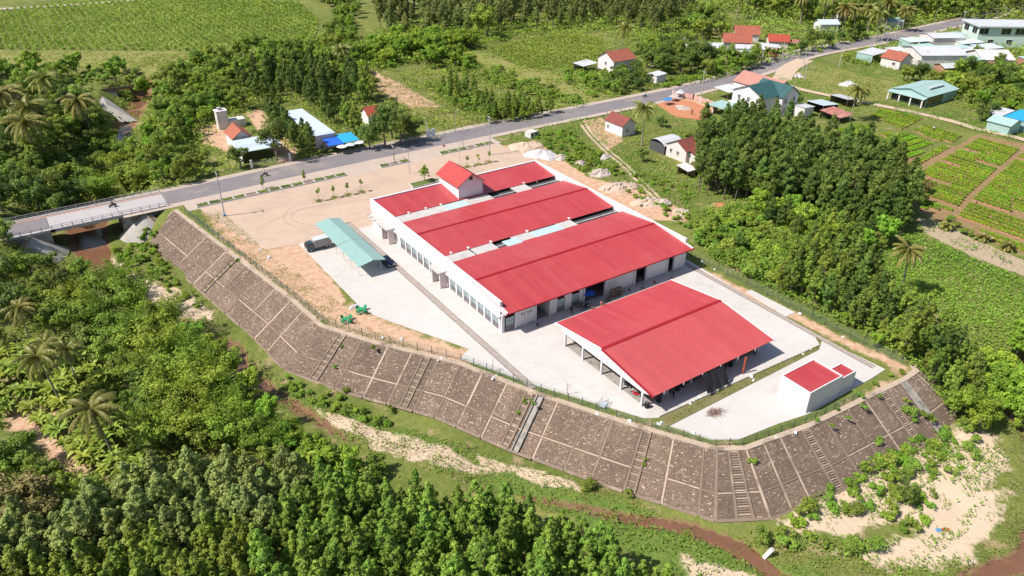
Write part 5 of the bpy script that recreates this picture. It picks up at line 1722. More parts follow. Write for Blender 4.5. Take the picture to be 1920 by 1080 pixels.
loft(body, [(-2.1, .70, .66, .32, .62), (-1.85, .82, .78, .25, .78), (-.95, .86, .82, .22, .90), (.9, .86, .82, .22, .95), (1.75, .84, .80, .25, .93), (2.05, .78, .72, .34, .80)])
bo = body.build("body", M['car_paint'], car, smooth=False)
loft(MB(), [(-1.0, .78, .72, .9, .92), (-.35, .78, .62, .9, 1.42), (1.0, .78, .62, .92, 1.45), (1.75, .76, .66, .9, .98)]).build("cabin", M['car_paint'], car)
for s in (-1, 1):
    MB().hull8([(-.85, s * .765, .96), (1.45, s * .765, .97), (1.45, s * .80, .97), (-.85, s * .80, .96)], [(-.35, s * .625, 1.36), (1.0, s * .625, 1.38), (1.0, s * .66, 1.38), (-.35, s * .66, 1.36)]).build("side_window", M['dark_glass'], car)
    MB().bx(-2.08, -1.95, s * .55 - .15, s * .55 + .15, .6, .74).build("headlight", M['lamp_glass'], car)
    MB().bx(1.98, 2.07, s * .6 - .12, s * .6 + .12, .68, .86).build("tail_light", M['red_paint'], car)
    MB().bx(-.85, -.7, s * .92 - .1, s * .92 + .1, .93, 1.05).build("mirror", M['car_paint'], car)
MB().hull8([(-.99, -.68, .94), (-.92, -.68, .94), (-.92, .68, .94), (-.99, .68, .94)], [(-.40, -.58, 1.40), (-.36, -.58, 1.43), (-.36, .58, 1.43), (-.40, .58, 1.40)]).build("windscreen", M['dark_glass'], car)
MB().bx(-2.12, -2.08, -.26, .26, .42, .54).build("number_plate", M['white'], car)
for x in (-1.3, 1.25):
    for s in (-.76, .76):
        wheel(car, x, s, .31, .31, .2)


def motorbike(label, x, y, rz, color, group=None, z=0.06):
    t = thing("motorbike", label, "motorbike", (x, y, z), rz, group)
    for wx in (-.62, .62):
        wheel(t, wx, 0, .29, .29, .09)
    loft(MB(), [(-.75, .06, .05, .62, .72), (-.35, .13, .12, .38, .74), (.1, .12, .10, .30, .52), (.38, .13, .08, .30, .62), (.52, .07, .05, .45, .95)]).build("body", M[color], t)
    loft(MB(), [(-.72, .10, .09, .73, .82), (-.2, .13, .12, .73, .80), (.12, .08, .06, .66, .74)]).build("seat", M['black'], t)
    MB().tube([(.62, 0, .29), (.46, 0, .95)], .035, 6).build("fork", M['grey_metal'], t)
    MB().tube([(.36, -.34, 1.02), (.47, 0, .97), (.36, .34, 1.02)], .022, 6).build("handlebar", M['black'], t)
    MB().bx(.52, .62, -.08, .08, .82, .96).build("headlight", M['lamp_glass'], t)
    MB().tube([(-.1, -.14, .25), (-.75, -.16, .38)], .045, 6).build("exhaust", M['grey_metal'], t)
    return t


def skin_mesh(name, pts, edges, rad, m, parent):
    me = bpy.data.meshes.new(name)
    me.from_pydata(pts, edges, [])
    me.materials.append(M[m])
    o = bpy.data.objects.new(name, me)
    col.objects.link(o)
    o.parent = parent
    sk = o.modifiers.new("skin", 'SKIN')
    sk.use_smooth_shade = True
    for i, r_ in enumerate(rad):
        me.skin_vertices[0].data[i].radius = (r_, r_)
    me.skin_vertices[0].data[0].use_root = True
    sub = o.modifiers.new("sub", 'SUBSURF')
    sub.levels = sub.render_levels = 1
    return o


def person(label, x, y, rz, pose, shirt, trousers, z=0.05, hat=None):
    t = thing("person", label, "person", (x, y, z), rz)
    if pose == 'ride':
        P = [(-.15, 0, .86), (-.12, 0, 1.1), (-.02, 0, 1.38), (.0, 0, 1.5), (.03, 0, 1.62), (-.02, .19, 1.36), (.14, .27, 1.14), (.36, .28, 1.05), (-.02, -.19, 1.36), (.14, -.27, 1.14), (.36, -.28, 1.05),
             (-.12, .10, .84), (.26, .15, .80), (.12, .17, .36), (.24, .17, .31), (-.12, -.10, .84), (.26, -.15, .80), (.12, -.17, .36), (.24, -.17, .31)]
    elif pose == 'stoop':
        P = [(0, 0, .86), (.16, 0, 1.04), (.36, 0, 1.18), (.46, 0, 1.20), (.58, 0, 1.18), (.34, .19, 1.14), (.40, .22, .85), (.48, .20, .6), (.34, -.19, 1.14), (.40, -.22, .85), (.48, -.20, .6),
             (0, .10, .84), (.06, .12, .45), (-.02, .12, .08), (.14, .12, .04), (0, -.10, .84), (.06, -.12, .45), (-.02, -.12, .08), (.14, -.12, .04)]
    else:
        P = [(0, 0, .92), (0, 0, 1.15), (0, 0, 1.40), (0, 0, 1.52), (.01, 0, 1.66), (0, .19, 1.38), (.03, .25, 1.10), (.12, .24, .86), (0, -.19, 1.38), (.03, -.25, 1.10), (.10, -.24, .86),
             (0, .10, .90), (.03, .11, .48), (0, .11, .08), (.15, .12, .04), (0, -.10, .90), (.03, -.11, .48), (-.02, -.11, .08), (.13, -.12, .04)]
    E_ = [(0, 1), (1, 2), (2, 3), (3, 4), (2, 5), (5, 6), (6, 7), (2, 8), (8, 9), (9, 10), (0, 11), (11, 12), (12, 13), (13, 14), (0, 15), (15, 16), (16, 17), (17, 18)]
    R_ = [.13, .13, .15, .06, .10, .07, .05, .04, .07, .05, .04, .09, .07, .05, .04, .09, .07, .05, .04]
    skin_mesh("body", P, E_, R_, 'skin', t)
    ids = [0, 1, 2, 5, 6, 8, 9]
    mp = {j: i for i, j in enumerate(ids)}
    skin_mesh("shirt", [P[j] for j in ids], [(mp[a], mp[c]) for a, c in E_ if a in mp and c in mp], [R_[j] + .02 for j in ids], shirt, t)
    ids = [0, 11, 12, 13, 15, 16, 17]
    mp = {j: i for i, j in enumerate(ids)}
    skin_mesh("trousers", [P[j] for j in ids], [(mp[a], mp[c]) for a, c in E_ if a in mp and c in mp], [R_[j] + .02 for j in ids], trousers, t)
    hx, hy, hz = P[4]
    MB().tube([(hx, hy, hz - .02), (hx, hy, hz + .08), (hx, hy, hz + .15)], [.125, .12, .05], 10).build("hair" if hat is None else "helmet", M[hat or 'black'], t)
    if hat == 'litter':
        MB().tube([(hx, hy, hz + .03), (hx, hy, hz + .2)], [.26, .02], 12).build("hat_brim", M['wood'], t)
    return t


for (px, py, rz, c, sh, trs, hat, lab) in ((212, 388, math.pi, 'cloth_dark', 'cloth_dark', 'cloth_dark', 'black', "in dark clothes riding over the bridge"), (497, 330, math.pi, 'grey_metal', 'cloth_white', 'cloth_dark', 'litter', "in a white shirt riding past the gate"), (1209, 182, 0, 'cloth_blue', 'cloth_white', 'cloth_blue', 'litter', "in pale clothes riding in the tree shade by the kiosk")):
    x, y, _ = at(px, py, .06)
    motorbike("motorbike ridden by the person " + lab[3 if lab.startswith("in ") else 0:], x, y, rz, c)
    person("person " + lab, x, y, rz, 'ride', sh, trs, 0.06, hat)
x, y, _ = at(1297, 215)
person("person in dark clothes standing on the orange earth works", x, y, 0.4, 'stand', 'cloth_dark', 'cloth_dark', .05)
x, y, _ = at(1749, 246)
person("person in a white shirt stooping over a vegetable bed", x, y, 0.4, 'stoop', 'cloth_white', 'cloth_dark', .05, 'litter')

motorbike("red motorbike parked by the near corner column of the shed", 67.0, 64.4, 1.9, 'red_paint')
motorbike("dark motorbike parked between the shed's west columns", 67.4, 66.9, 1.7, 'cloth_dark')
motorbike("red motorbike parked deeper under the west gable of the shed", 69.8, 63.4, 2.4, 'red_paint')
for i, (px, py, rz, c) in enumerate(((1071, 584, 1.0, 'cloth_dark'), (1092, 580, .6, 'grey_metal'), (1098, 577, .7, 'cloth_dark'), (1104, 575, .5, 'grey_metal'), (1262, 742, 0.9, 'cloth_dark'), (1330, 690, 1.3, 'cloth_dark'), (1413, 660, 1.0, 'cloth_dark'))):
    x, y, _ = at(px, py, .06)
    motorbike(("motorbike parked in the shaded alley beside the hall" if i < 4 else "motorbike parked in the shade under the south eave of the shed"), x, y, rz, c, "alley motorbikes" if i < 4 else "motorbikes under the south eave")


# ------------------------------------------------------------------ market odds and ends
def parasol(label, x, y, m, r_=1.3, h=2.3, closed=False, z=.06):
    t = thing("parasol", label, "parasol", (x, y, z), prng0.uniform(0, 6))
    MB().tube([(0, 0, 0), (0, 0, h)], .03, 6).build("pole", M['grey_metal'], t)
    b = MB()
    n = 8
    if closed:
        b.tube([(0, 0, h * .45), (0, 0, h * .7), (0, 0, h)], [.16, .14, .03], 8)
    else:
        v = [(0, 0, h + .12)]
        for i in range(n):
            a = 2 * math.pi * i / n
            v += [(r_ * math.cos(a), r_ * math.sin(a), h - .28)]
        v += [(p[0], p[1], p[2] - .03) for p in v]
        b.add(v, [(0, 1 + i, 1 + (i + 1) % n) for i in range(n)] + [(n + 1, n + 2 + (i + 1) % n, n + 2 + i) for i in range(n)])
    b.build("canopy", M[m], t)
    MB().tube([(0, 0, 0), (0, 0, .12)], .28, 10).build("base", M['pole'], t)


prng0 = random.Random(4)
x, y, _ = at(1101, 566, .06)
parasol("open bright blue parasol in front of the hall's wide doorway", x, y, 'blue_tarp', 1.35)
x, y, _ = at(1060, 574, .06)
parasol("closed dark parasol beside the folding door", x, y, 'cloth_dark', closed=True)
for i, (x, y, m) in enumerate(((71.6, 187.9, 'litter'), (74.2, 188.2, 'zinc_blue'), (76.9, 188.5, 'litter'))):
    parasol(["white parasol at the left of the blue-tarped stalls", "pale blue-white parasol in the middle before the blue-tarped stalls", "white parasol at the right of the blue-tarped stalls"][i], x, y, m, 1.5)


def table(label, x, y, rz, m, w=1.5, d=.8, h=.72, group=None):
    t = thing("table", label, "table", (x, y, .06), rz, group)
    MB().bx(-w / 2, w / 2, -d / 2, d / 2, h - .05, h).build("top", M[m], t)
    for sx in (-1, 1):
        for sy in (-1, 1):
            MB().bx(sx * (w / 2 - .08) - .03, sx * (w / 2 - .08) + .03, sy * (d / 2 - .08) - .03, sy * (d / 2 - .08) + .03, 0, h - .051).build("leg", M[m], t)


x, y, _ = at(1088, 576, .06)
table("brown wooden table near the blue parasol in the alley", x, y, .2, 'wood')
for i in range(9):
    x, y = 68.6 + 2.55 * i, 70.5 + (i % 3) * 2.4
    table("low market table under the big red shed roof", x, y, .1 * i, 'wood', 1.8, .9, .7, "tables under the shed")
rk = thing("metal_rack", "rusty metal rack standing against the hall wall in the alley", "rack", (*at(1155, 556)[:2], .06), 0)
for sx in (-1, 1):
    for sy in (-.5, .5):
        MB().bx(sx * 1.1 - .04, sx * 1.1 + .04, sy - .04, sy + .04, 0, 1.7).build("upright", M['rust_sheet'], rk)
for z in (.3, .9, 1.6):
    MB().bx(-1.14, 1.14, -.5, .5, z, z + .05).build("shelf", M['wood'], rk)
for i, (px, py, s) in enumerate(((1128, 572, .9), (1137, 566, .7), (1143, 562, .8), (1168, 548, .6), (1180, 545, .5), (1205, 541, .6), (1227, 530, .6), (1008, 611, .6), (1260, 522, .5), (1110, 578, .7))):
    x, y, _ = at(px, py, .06)
    t = thing("market_goods", "small dark heap of market goods in the shaded alley", "goods", (x, y, .06), prng0.uniform(0, 6), "heaps of goods in the alley")
    MB().bx(-.5 * s, .4 * s, -.4 * s, .35 * s, 0, .45 * s).build("crate", M['wood'], t)
    MB().tube([(.1, .1, .45 * s), (.1, .1, .8 * s), (.12, .1, .95 * s)], [.3 * s, .32 * s, .1 * s], 8).build("sack", M['rust_sheet' if i % 3 == 0 else 'dark_metal'], t)
for i, (px, py) in enumerate(((1275, 735), (1285, 728), (1270, 728), (1300, 716), (1240, 757), (1218, 768), (1362, 694), (1375, 690))):
    x, y, _ = at(px, py, .06)
    t = thing("black_barrel", "black plastic barrel in the shade under the shed's south eave", "barrel", (x, y + .6, .06), 0, "black barrels under the shed")
    MB().tube([(0, 0, 0), (0, 0, .1), (0, 0, .85), (0, 0, .95)], [.33, .38, .38, .32], 14).build("drum", M['black'], t)
    MB().tube([(0, 0, .94), (0, 0, .99)], .28, 14).build("lid", M['dark_metal'], t)
for i, (px, py, w) in enumerate(((1322, 735, 1.5), (1338, 728, 1.4), (1352, 720, 1.2))):
    x, y, _ = at(px, py, .06)
    t = thing("shade_cloth", "black shade cloth panel hanging from the shed's south eave, the %s of three" % ("leftmost", "middle one", "rightmost")[i], "shade cloth", (x, 59.3, .06), 0)
    MB().hull8([(-w / 2, -1.3, .7), (w / 2, -1.2, .5), (w / 2, -1.16, .5), (-w / 2, -1.26, .7)], [(-w / 2, .5, 3.2), (w / 2, .5, 3.2), (w / 2, .54, 3.2), (-w / 2, .54, 3.2)]).build("cloth", M['black_tarp'], t)
    for sx in (-1, 1):
        MB().tube([(sx * w / 2, -1.3, 0), (sx * w / 2, -1.28, .75)], .035, 6).build("stick", M['wood'], t)
t = thing("steel_post", "orange-red primed steel post under the shed's south eave", "post", (*at(1393, 700, .06)[:2], .06))
MB().bx(-.12, .12, -.12, .12, 0, 3.2).build("column", M['rust_red'], t)
MB().bx(-.2, .2, -.2, .2, 0, .1).build("base_plate", M['dark_metal'], t)


def chair(x, y, rz, label, group):
    t = thing("plastic_chair", label, "chair", (x, y, .05), rz, group)
    MB().bx(-.25, .25, -.25, .25, .40, .46).build("seat", M['green_plastic'], t)
    MB().hull8([(-.27, .20, .46), (.27, .20, .46), (.27, .25, .46), (-.27, .25, .46)], [(-.25, .30, .95), (.25, .30, .95), (.25, .34, .95), (-.25, .34, .95)]).build("backrest", M['green_plastic'], t)
    for sx in (-1, 1):
        MB().bx(sx * .27 - .03, sx * .27 + .03, -.22, .24, .62, .66).build("armrest", M['green_plastic'], t)
        for sy in (-1, 1):
            MB().bx(sx * .22 - .03, sx * .22 + .03, sy * .22 - .03, sy * .22 + .03, 0, .40).build("leg", M['green_plastic'], t)


for (px, py, grp) in ((678, 585, "on the edge of the concrete yard"), (650, 603, "on the bare earth strip")):
    x, y, _ = at(px, py, .05)
    for k in range(4):
        a = k * math.pi / 2 + .4
        chair(x + .85 * math.cos(a), y + .85 * math.sin(a), a - math.pi / 2, "green plastic armchair of the set standing " + grp, "green chairs " + grp)
    table("green plastic table of the set standing " + grp, x, y, .4, 'green_plastic', .9, .9, .7)
cg = thing("wire_cage", "bluish wire cage trolley on the concrete near the fence", "cage", (*at(1131, 760, .06)[:2], .06), .5)
for sx in (-1, 1):
    for sy in (-1, 1):
        MB().tube([(sx * .7, sy * .5, 0), (sx * .7, sy * .5, 1.0)], .035, 6).build("upright", M['grey_metal'], cg)
for z in (.12, .55, 1.0):
    MB().tube([(-.7, -.5, z), (.7, -.5, z), (.7, .5, z), (-.7, .5, z), (-.7, -.5, z)], .03, 5).build("rail", M['grey_metal'], cg)
MB().bx(-.66, .66, -.46, .46, .13, .17).build("tray", M['zinc_blue'], cg)


M['brushwood'] = mat('dry_reddish_twigs', (0.27, 0.16, 0.12), (0.18, 0.105, 0.08), 1.2, 0.9)


def twig_pile(name, label, x, y, z, n, L, m, up=0.25, cat="brushwood"):
    r = random.Random(n)
    b = MB()
    for i in range(n):
        a = r.uniform(0, 6.28)
        q = (r.gauss(0, .5), r.gauss(0, .35))
        l = L * r.uniform(.5, 1.2)
        z0 = r.uniform(.05, .3)
        b.tube([(q[0], q[1], z0), (q[0] + math.cos(a) * l, q[1] + math.sin(a) * l * .7, z0 + r.uniform(-.05, up))], [.035, .012], 4)
    tag(b.build(name, M[m], loc=(x, y, z)), label, cat)


x, y, _ = at(1340, 775, .06)
twig_pile("brush_pile", "pile of dry reddish branches on the south concrete yard", x, y, .06, 70, 1.5, 'brushwood')


def bare_tree(label, x, y, h, seed, group=None, m='bark', name="bare_tree", cat="tree"):
    r = random.Random(seed)
    t = thing(name, label, cat, (x, y, gz(x, y) if x > 107 else 0.0), 0, group)
    MB().tube([(0, 0, -.2), (r.uniform(-.1, .1), r.uniform(-.1, .1), h * .5), (r.uniform(-.2, .2), r.uniform(-.2, .2), h)], [.06 * h / 3, .04 * h / 3, .012], 6).build("trunk", M[m], t)
    for i in range(9):
        z = h * r.uniform(.35, .9)
        a = r.uniform(0, 6.28)
        l = h * r.uniform(.15, .32)
        MB().tube([(0, 0, z), (math.cos(a) * l * .6, math.sin(a) * l * .6, z + l * .5), (math.cos(a) * l, math.sin(a) * l, z + l * 1.0)], [.022 * h / 3, .012, .006], 4).build("branch", M[m], t)


for i, (px, py, h, lab) in enumerate(((1362, 520, 2.6, "bare greyish sapling furthest along the east fence strip"), (1404, 540, 2.8, "bare twisted sapling on the reddish strip by the east fence"), (1318, 502, 2.0, "small bare sapling by the hall's south-east corner"), (1064, 740, 2.4, "thin bare sapling on the concrete near the embankment crest"), (923, 697, 2.2, "thin bare sapling beside the drain strip"), (740, 305, 4.2, "bare-branched tree in the planter beside the entrance lamp"), (868, 282, 3.5, "thin bare tree in the right-hand roadside planters"))):
    x, y, _ = at(px, py)
    bare_tree(lab, x, y, h, 40 + i)


def heap(name, label, px, py, r_, h, m, seed, cat="heap", z=0, ry=None, lumps=0):
    x, y, _ = at(px, py, z)
    nr = np.random.default_rng(seed)
    N, K = 22, 9
    V = [(0, 0, h)]
    ph = nr.uniform(0, 6.28, 6)
    for k in range(1, K + 1):
        for i in range(N):
            a = 2 * math.pi * i / N
            q = k / K
            rr = r_ * q * (1 + .18 * math.sin(2 * a + ph[0]) + .12 * math.sin(3 * a + ph[1]) + .06 * math.sin(7 * a + ph[2]))
            zz = h * (1 - q) ** 0.8 * (1 + .25 * math.sin(4 * a + ph[3] + q * 3)) + nr.uniform(-.1, .1) * h * .6 - (0.2 if k == K else 0)
            V.append((rr * math.cos(a), rr * math.sin(a) * (ry or 1), zz))
    F = [(0, 1 + i, 1 + (i + 1) % N) for i in range(N)]
    for k in range(K - 1):
        for i in range(N):
            F.append((1 + k * N + i, 1 + (k + 1) * N + i, 1 + (k + 1) * N + (i + 1) % N, 1 + k * N + (i + 1) % N))
    b = MB()
    b.add(V, F)
    o = b.build(name, M[m], loc=(x, y, 0))
    tag(o, label, cat)
    if lumps:
        lb = MB()
        for j in range(lumps):
            a, q = nr.uniform(0, 6.28), nr.uniform(0, .95)
            s = nr.uniform(.12, .35)
            cx_, cy_, cz_ = r_ * q * math.cos(a), r_ * q * math.sin(a) * (ry or 1), h * (1 - q) ** .8
            pts = [(cx_ + s * dx * nr.uniform(.6, 1), cy_ + s * dy * nr.uniform(.6, 1), cz_ + s * dz * nr.uniform(.5, 1)) for dz in (-.6, .6) for dx, dy in ((-1, -1), (1, -1), (1, 1), (-1, 1))]
            lb.hull8(pts[:4], pts[4:])
        tag(lb.build("lumps", M['rubble'], o), kind="stuff")


heap("gravel_heap", "grey gravel heap behind the north-east corner of the hall", 1015, 290, 4.2, 1.3, 'gravel', 1)
heap("sand_heap", "pinkish sand heap next to the grey gravel", 985, 275, 4.5, 1.1, 'sand_pile', 2)
heap("rubble_heap", "pale rubble heap right of the gravel", 1052, 296, 1.8, .9, 'rubble', 3, lumps=40)
heap("rubble_heap", "white rubble heap in the weeds behind the hall", 1089, 308, 1.6, 1.0, 'rubble', 4, lumps=40)
heap("rubble_heap", "long rubble bank behind the hall's east wall", 1125, 325, 3.8, 1.1, 'rubble', 5, ry=.6, lumps=110)
heap("earth_heap", "long pinkish earth heap beside the rubble bank", 1160, 352, 5.2, 1.2, 'sand_pile', 6, ry=.6, lumps=60)
heap("earth_heap", "pinkish earth heap nearest the hall's east parapet", 1215, 380, 4.6, 1.1, 'sand_pile', 7, ry=.6, lumps=60)
heap("rubble_heap", "light rubble heap with white stones right of the hall", 1245, 382, 1.9, 1.0, 'rubble', 8, lumps=60)
heap("rubble_heap", "brownish rubble heap at the right end of the spoil row", 1278, 400, 2.2, 1.0, 'sand_pile', 9, lumps=60)
heap("laterite_heap", "small orange earth heap in front of the acacia stand", 1350, 386, 2.0, .6, 'red_earth', 10)
heap("rubble_heap", "grey stone heap beside the wheel ruts", 1135, 295, 1.6, .8, 'gravel', 11, lumps=40)
heap("gravel_heap", "pale gravel heap behind the lean-to hut by the track", 1590, 158, 3.0, 1.2, 'gravel', 12)
heap("stone_heap", "small pale stone heap at the base of the leaning pole", 1497, 143, 1.8, 1.2, 'gravel', 13, lumps=30)
blk_ = thing("concrete_tank", "small square concrete tank with openings painted as dark shade by the road", "tank", (*at(996, 255)[:2], 0), .2)
MB().bx(-1.5, 1.5, -1.2, 1.2, -.1, 1.5).build("shell", M['white_old'], blk_)
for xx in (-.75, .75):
    MB().bx(xx - .4, xx + .4, -1.25, -1.19, .3, 1.2).build("opening_shade_panel", M['dark_glass'], blk_)  # dark panel on the solid shell, painted as the shade of an opening
# works beside the villa: two small tents, mixer, timber
for i, (px, py, m, lab) in enumerate(((1250, 196, 'cloth_blue', "small blue work tent on the edge of the orange earth"), (1262, 189, 'pinkwall', "small pink work tent behind the blue one"), (1274, 182, 'litter', "small white work tent nearest the road"))):
    x, y, _ = at(px, py)
    t = thing("work_tent", lab, "tent", (x, y, 0), .3 * i)
    MB().add([(-1.4, -1.2, 1.5), (1.4, -1.2, 1.5), (1.4, 1.2, 1.5), (-1.4, 1.2, 1.5), (-1.4, 0, 2.3), (1.4, 0, 2.3)], [(0, 1, 5, 4), (2, 3, 4, 5), (0, 4, 3), (1, 2, 5)]).build("canopy", M[m], t)
    for sx in (-1.3, 1.3):
        for sy in (-1.1, 1.1):
            MB().tube([(sx, sy, -.1), (sx, sy, 1.55)], .04, 5).build("leg", M['grey_metal'], t)
heap("stone_pile", "pile of cut stones on the orange earth works", 1280, 203, 2.6, .7, 'rubble', 21, lumps=70)
tag(MB().bx(-.25, .25, -.25, .25, -.4, 1.6).build("marker_post", M['white_old'], loc=(*at(1436, 1040, LOW)[:2], LOW - .4)), "short white concrete post standing by the brown stream", "post")
bpy.data.objects["marker_post"].rotation_euler = (0.25, 0.35, 0)
x, y, _ = at(1768, 992, LOW)
b = MB()
b.hull8([(-1.5, -.35, 0), (-.3, -.4, 0), (-.3, .4, 0), (-1.5, .35, 0)], [(-1.4, -.25, .25), (-.3, -.3, .32), (-.3, .3, .2), (-1.4, .25, .22)], 0)
b.hull8([(-.29, -.4, 0), (1.6, -.3, 0), (1.6, .3, 0), (-.29, .4, 0)], [(-.29, -.3, .32), (1.4, -.2, .12), (1.4, .2, .2), (-.29, .3, .2)], 1)
b.v = [(a * .65, c * .65, e * .65) for a, c, e in b.v]
o = b.build("discarded_cloth", [M['cloth_blue'], M['cloth_red']], loc=(x, y, gz(x, y)))
o.rotation_euler = (0, 0, -.5)
tag(o, "crumpled red and blue cloth lying on the sand flat", "cloth")
# litter
r = random.Random(17)
lit = MB().hull8([(-.2, -.15, 0), (.22, -.12, 0), (.18, .16, 0), (-.2, .14, 0)], [(-.1, -.1, .16), (.14, -.06, .1), (.1, .1, .2), (-.12, .06, .12)]).build("litter_bag", M['litter']).data
bpy.data.objects.remove(bpy.data.objects["litter_bag"])
for grp, z, pts in (("on the grass strip beside the shed", .06, ((1240, 793), (1294, 757), (1312, 745), (1300, 752), (1413, 713), (1505, 664), (1520, 655), (1408, 706))),
                    ("by the west crest fence", .02, ((752, 636), (718, 634), (821, 676), (828, 672), (930, 705), (925, 710), (600, 585), (505, 483), (488, 470))),
                    ("by the fence at the embankment corner", .04, ((1120, 776), (1180, 790), (1455, 820), (1492, 811), (1300, 812), (1235, 795))),
                    ("by the east fence", .04, ((1580, 632), (1316, 490), (1340, 505), (1512, 630), (1500, 588)))):
    for px, py in pts:
        x, y, _ = at(px, py, z)
        o = obj("litter_bag", lit, loc=(x, y, z))
        o.rotation_euler = (0, 0, r.uniform(0, 6))
        o.scale = (r.uniform(.8, 1.8),) * 3
        tag(o, "white scrap of plastic litter lying " + grp, "litter", "litter " + grp)
for px, py, v_ in ((968, 745, .3), (1155, 835, .55), (1205, 832, .4), (1238, 873, .6), (880, 760, .5)):
    pass
t_ = thing("rubbish_pile", "small pinkish rubbish pile on the yard edge above the green chairs", "rubbish", (*at(662, 577)[:2], .05))
MB().hull8([(-.7, -.4, 0), (.6, -.5, 0), (.7, .4, 0), (-.6, .5, 0)], [(-.3, -.2, .45), (.3, -.3, .3), (.3, .2, .5), (-.3, .2, .35)]).build("sacks", M['pinkwall'], t_)
MB().hull8([(.4, -.3, 0), (1.1, -.2, 0), (1.0, .5, 0), (.4, .4, 0)], [(.5, -.1, .35), (.9, 0, .3), (.8, .3, .4), (.5, .3, .25)]).build("bags", M['litter'], t_)


# ------------------------------------------------------------------ overhead lines along the road
def wire_span(label, pts, sag=0.5):
    b = MB()
    for k, dy in enumerate((-0.8, 0.0, 0.8)):
        for p, q_ in zip(pts, pts[1:]):
            line = []
            for i in range(9):
                f = i / 8
                line.append((p[0] + (q_[0] - p[0]) * f, p[1] + (q_[1] - p[1]) * f + dy, p[2] + (q_[2] - p[2]) * f - sag * 4 * f * (1 - f)))
            b.tube(line, 0.02, 3, cap=False)
    tag(tag(b.build("power_lines", M['black']), label, "power lines"), kind="stuff")


wire_span("thin overhead power lines along the far side of the road", [(-40, 188.4, 8), (20, 188.6, 8.2), (*at(697, 277)[:2], 6.3), (*at(801, 261)[:2], 6.3), (150, 190, 8.0), (*at(1314, 186)[:2], 9.2), (*at(1505, 133)[:2], 8.2)])
wire_span("thin overhead power lines crossing the yard between the two tall poles", [(33.2, 164.4, 10.2), (104.9, 165.3, 10.4)], 1.2)
# more village roofs
for i, (x0, x1, y0, y1, m_, lab) in enumerate(((303, 312, 168, 174, 'zinc', "narrow white roof between the long hall and the road"), (316, 325, 166, 172, 'teal_roof', "narrow teal roof behind the long white hall"), (338, 347, 150, 158, 'zinc_blue', "bluish roof in front of the mint building"), (308, 315, 134, 141, 'rust_sheet', "small reddish roof among the trees below the village"), (327, 334, 152, 158, 'zinc', "small white roof in the middle of the village"), (341, 350, 160, 166, 'mint_wall', "pale mint roof beside the mint building"))):
    lean_to("village_roof", lab, x0, x1, y0, y1, 3.2, 3.8, 'x', m_, 'WS', wall_m='white_old', rz=-0.5)
# goods crowding the open shed
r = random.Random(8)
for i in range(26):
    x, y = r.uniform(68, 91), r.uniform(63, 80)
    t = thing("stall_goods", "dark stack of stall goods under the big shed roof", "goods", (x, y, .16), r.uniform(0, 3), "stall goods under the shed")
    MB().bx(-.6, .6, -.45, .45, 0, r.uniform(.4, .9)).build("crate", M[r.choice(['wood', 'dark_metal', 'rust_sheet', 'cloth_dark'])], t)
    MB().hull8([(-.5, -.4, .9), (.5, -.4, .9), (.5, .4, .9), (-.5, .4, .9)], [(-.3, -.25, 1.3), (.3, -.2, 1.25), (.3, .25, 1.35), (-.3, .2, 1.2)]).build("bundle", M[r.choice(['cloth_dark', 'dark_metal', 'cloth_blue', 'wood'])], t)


# ------------------------------------------------------------------ vegetation: leaf clouds
def leaf_quads(C, Nn, L, W, r, droop=0.0):
    """quads centred at C facing Nn, length L, width W"""
    n = len(C)
    a = r.normal(size=(n, 3))
    a -= (a * Nn).sum(1)[:, None] * Nn
    a /= np.linalg.norm(a, axis=1)[:, None] + 1e-9
    b = np.cross(Nn, a)
    L = np.broadcast_to(L, (n,))[:, None] * 0.5
    W = np.broadcast_to(W, (n,))[:, None] * 0.5
    V = np.stack([C - a * L, C + b * W * 0.9 - a * L * 0.1, C + a * L, C - b * W * 0.9 + a * L * 0.1], 1).reshape(-1, 3)
    F = np.arange(n * 4).reshape(-1, 4)
    return V, F


def crown_points(blobs, n, r, shell=0.55, up_bias=0.25):
    """blobs: rows cx,cy,cz,rx,ry,rz ; returns leaf centres and outward normals"""
    B = np.asarray(blobs, float)
    area = B[:, 3] * B[:, 4] + B[:, 4] * B[:, 5]
    k = r.choice(len(B), n, p=area / area.sum())
    d = r.normal(size=(n, 3))
    d[:, 2] += up_bias
    d /= np.linalg.norm(d, axis=1)[:, None]
    rad = shell + (1 - shell) * r.random(n) ** 0.6
    C = B[k, :3] + d * B[k, 3:] * rad[:, None]
    N = d * 0.75 + r.normal(size=(n, 3)) * 0.34
    N[:, 2] += 0.30
    N /= np.linalg.norm(N, axis=1)[:, None]
    return C, N, k


def crown_mesh(name, blobs, n, L, W, m, r, shell=0.5):
    C, N, k = crown_points(blobs, n, r, shell)
    V, F = leaf_quads(C, N, L * r.uniform(0.7, 1.3, n), W * r.uniform(0.7, 1.3, n), r)
    bt = r.uniform(0.0, 0.55, len(blobs))
    tint = np.clip(bt[k] + r.uniform(0.0, 0.5, n), 0, 1)
    return np_mesh(name, V, F, [m], tint=tint)


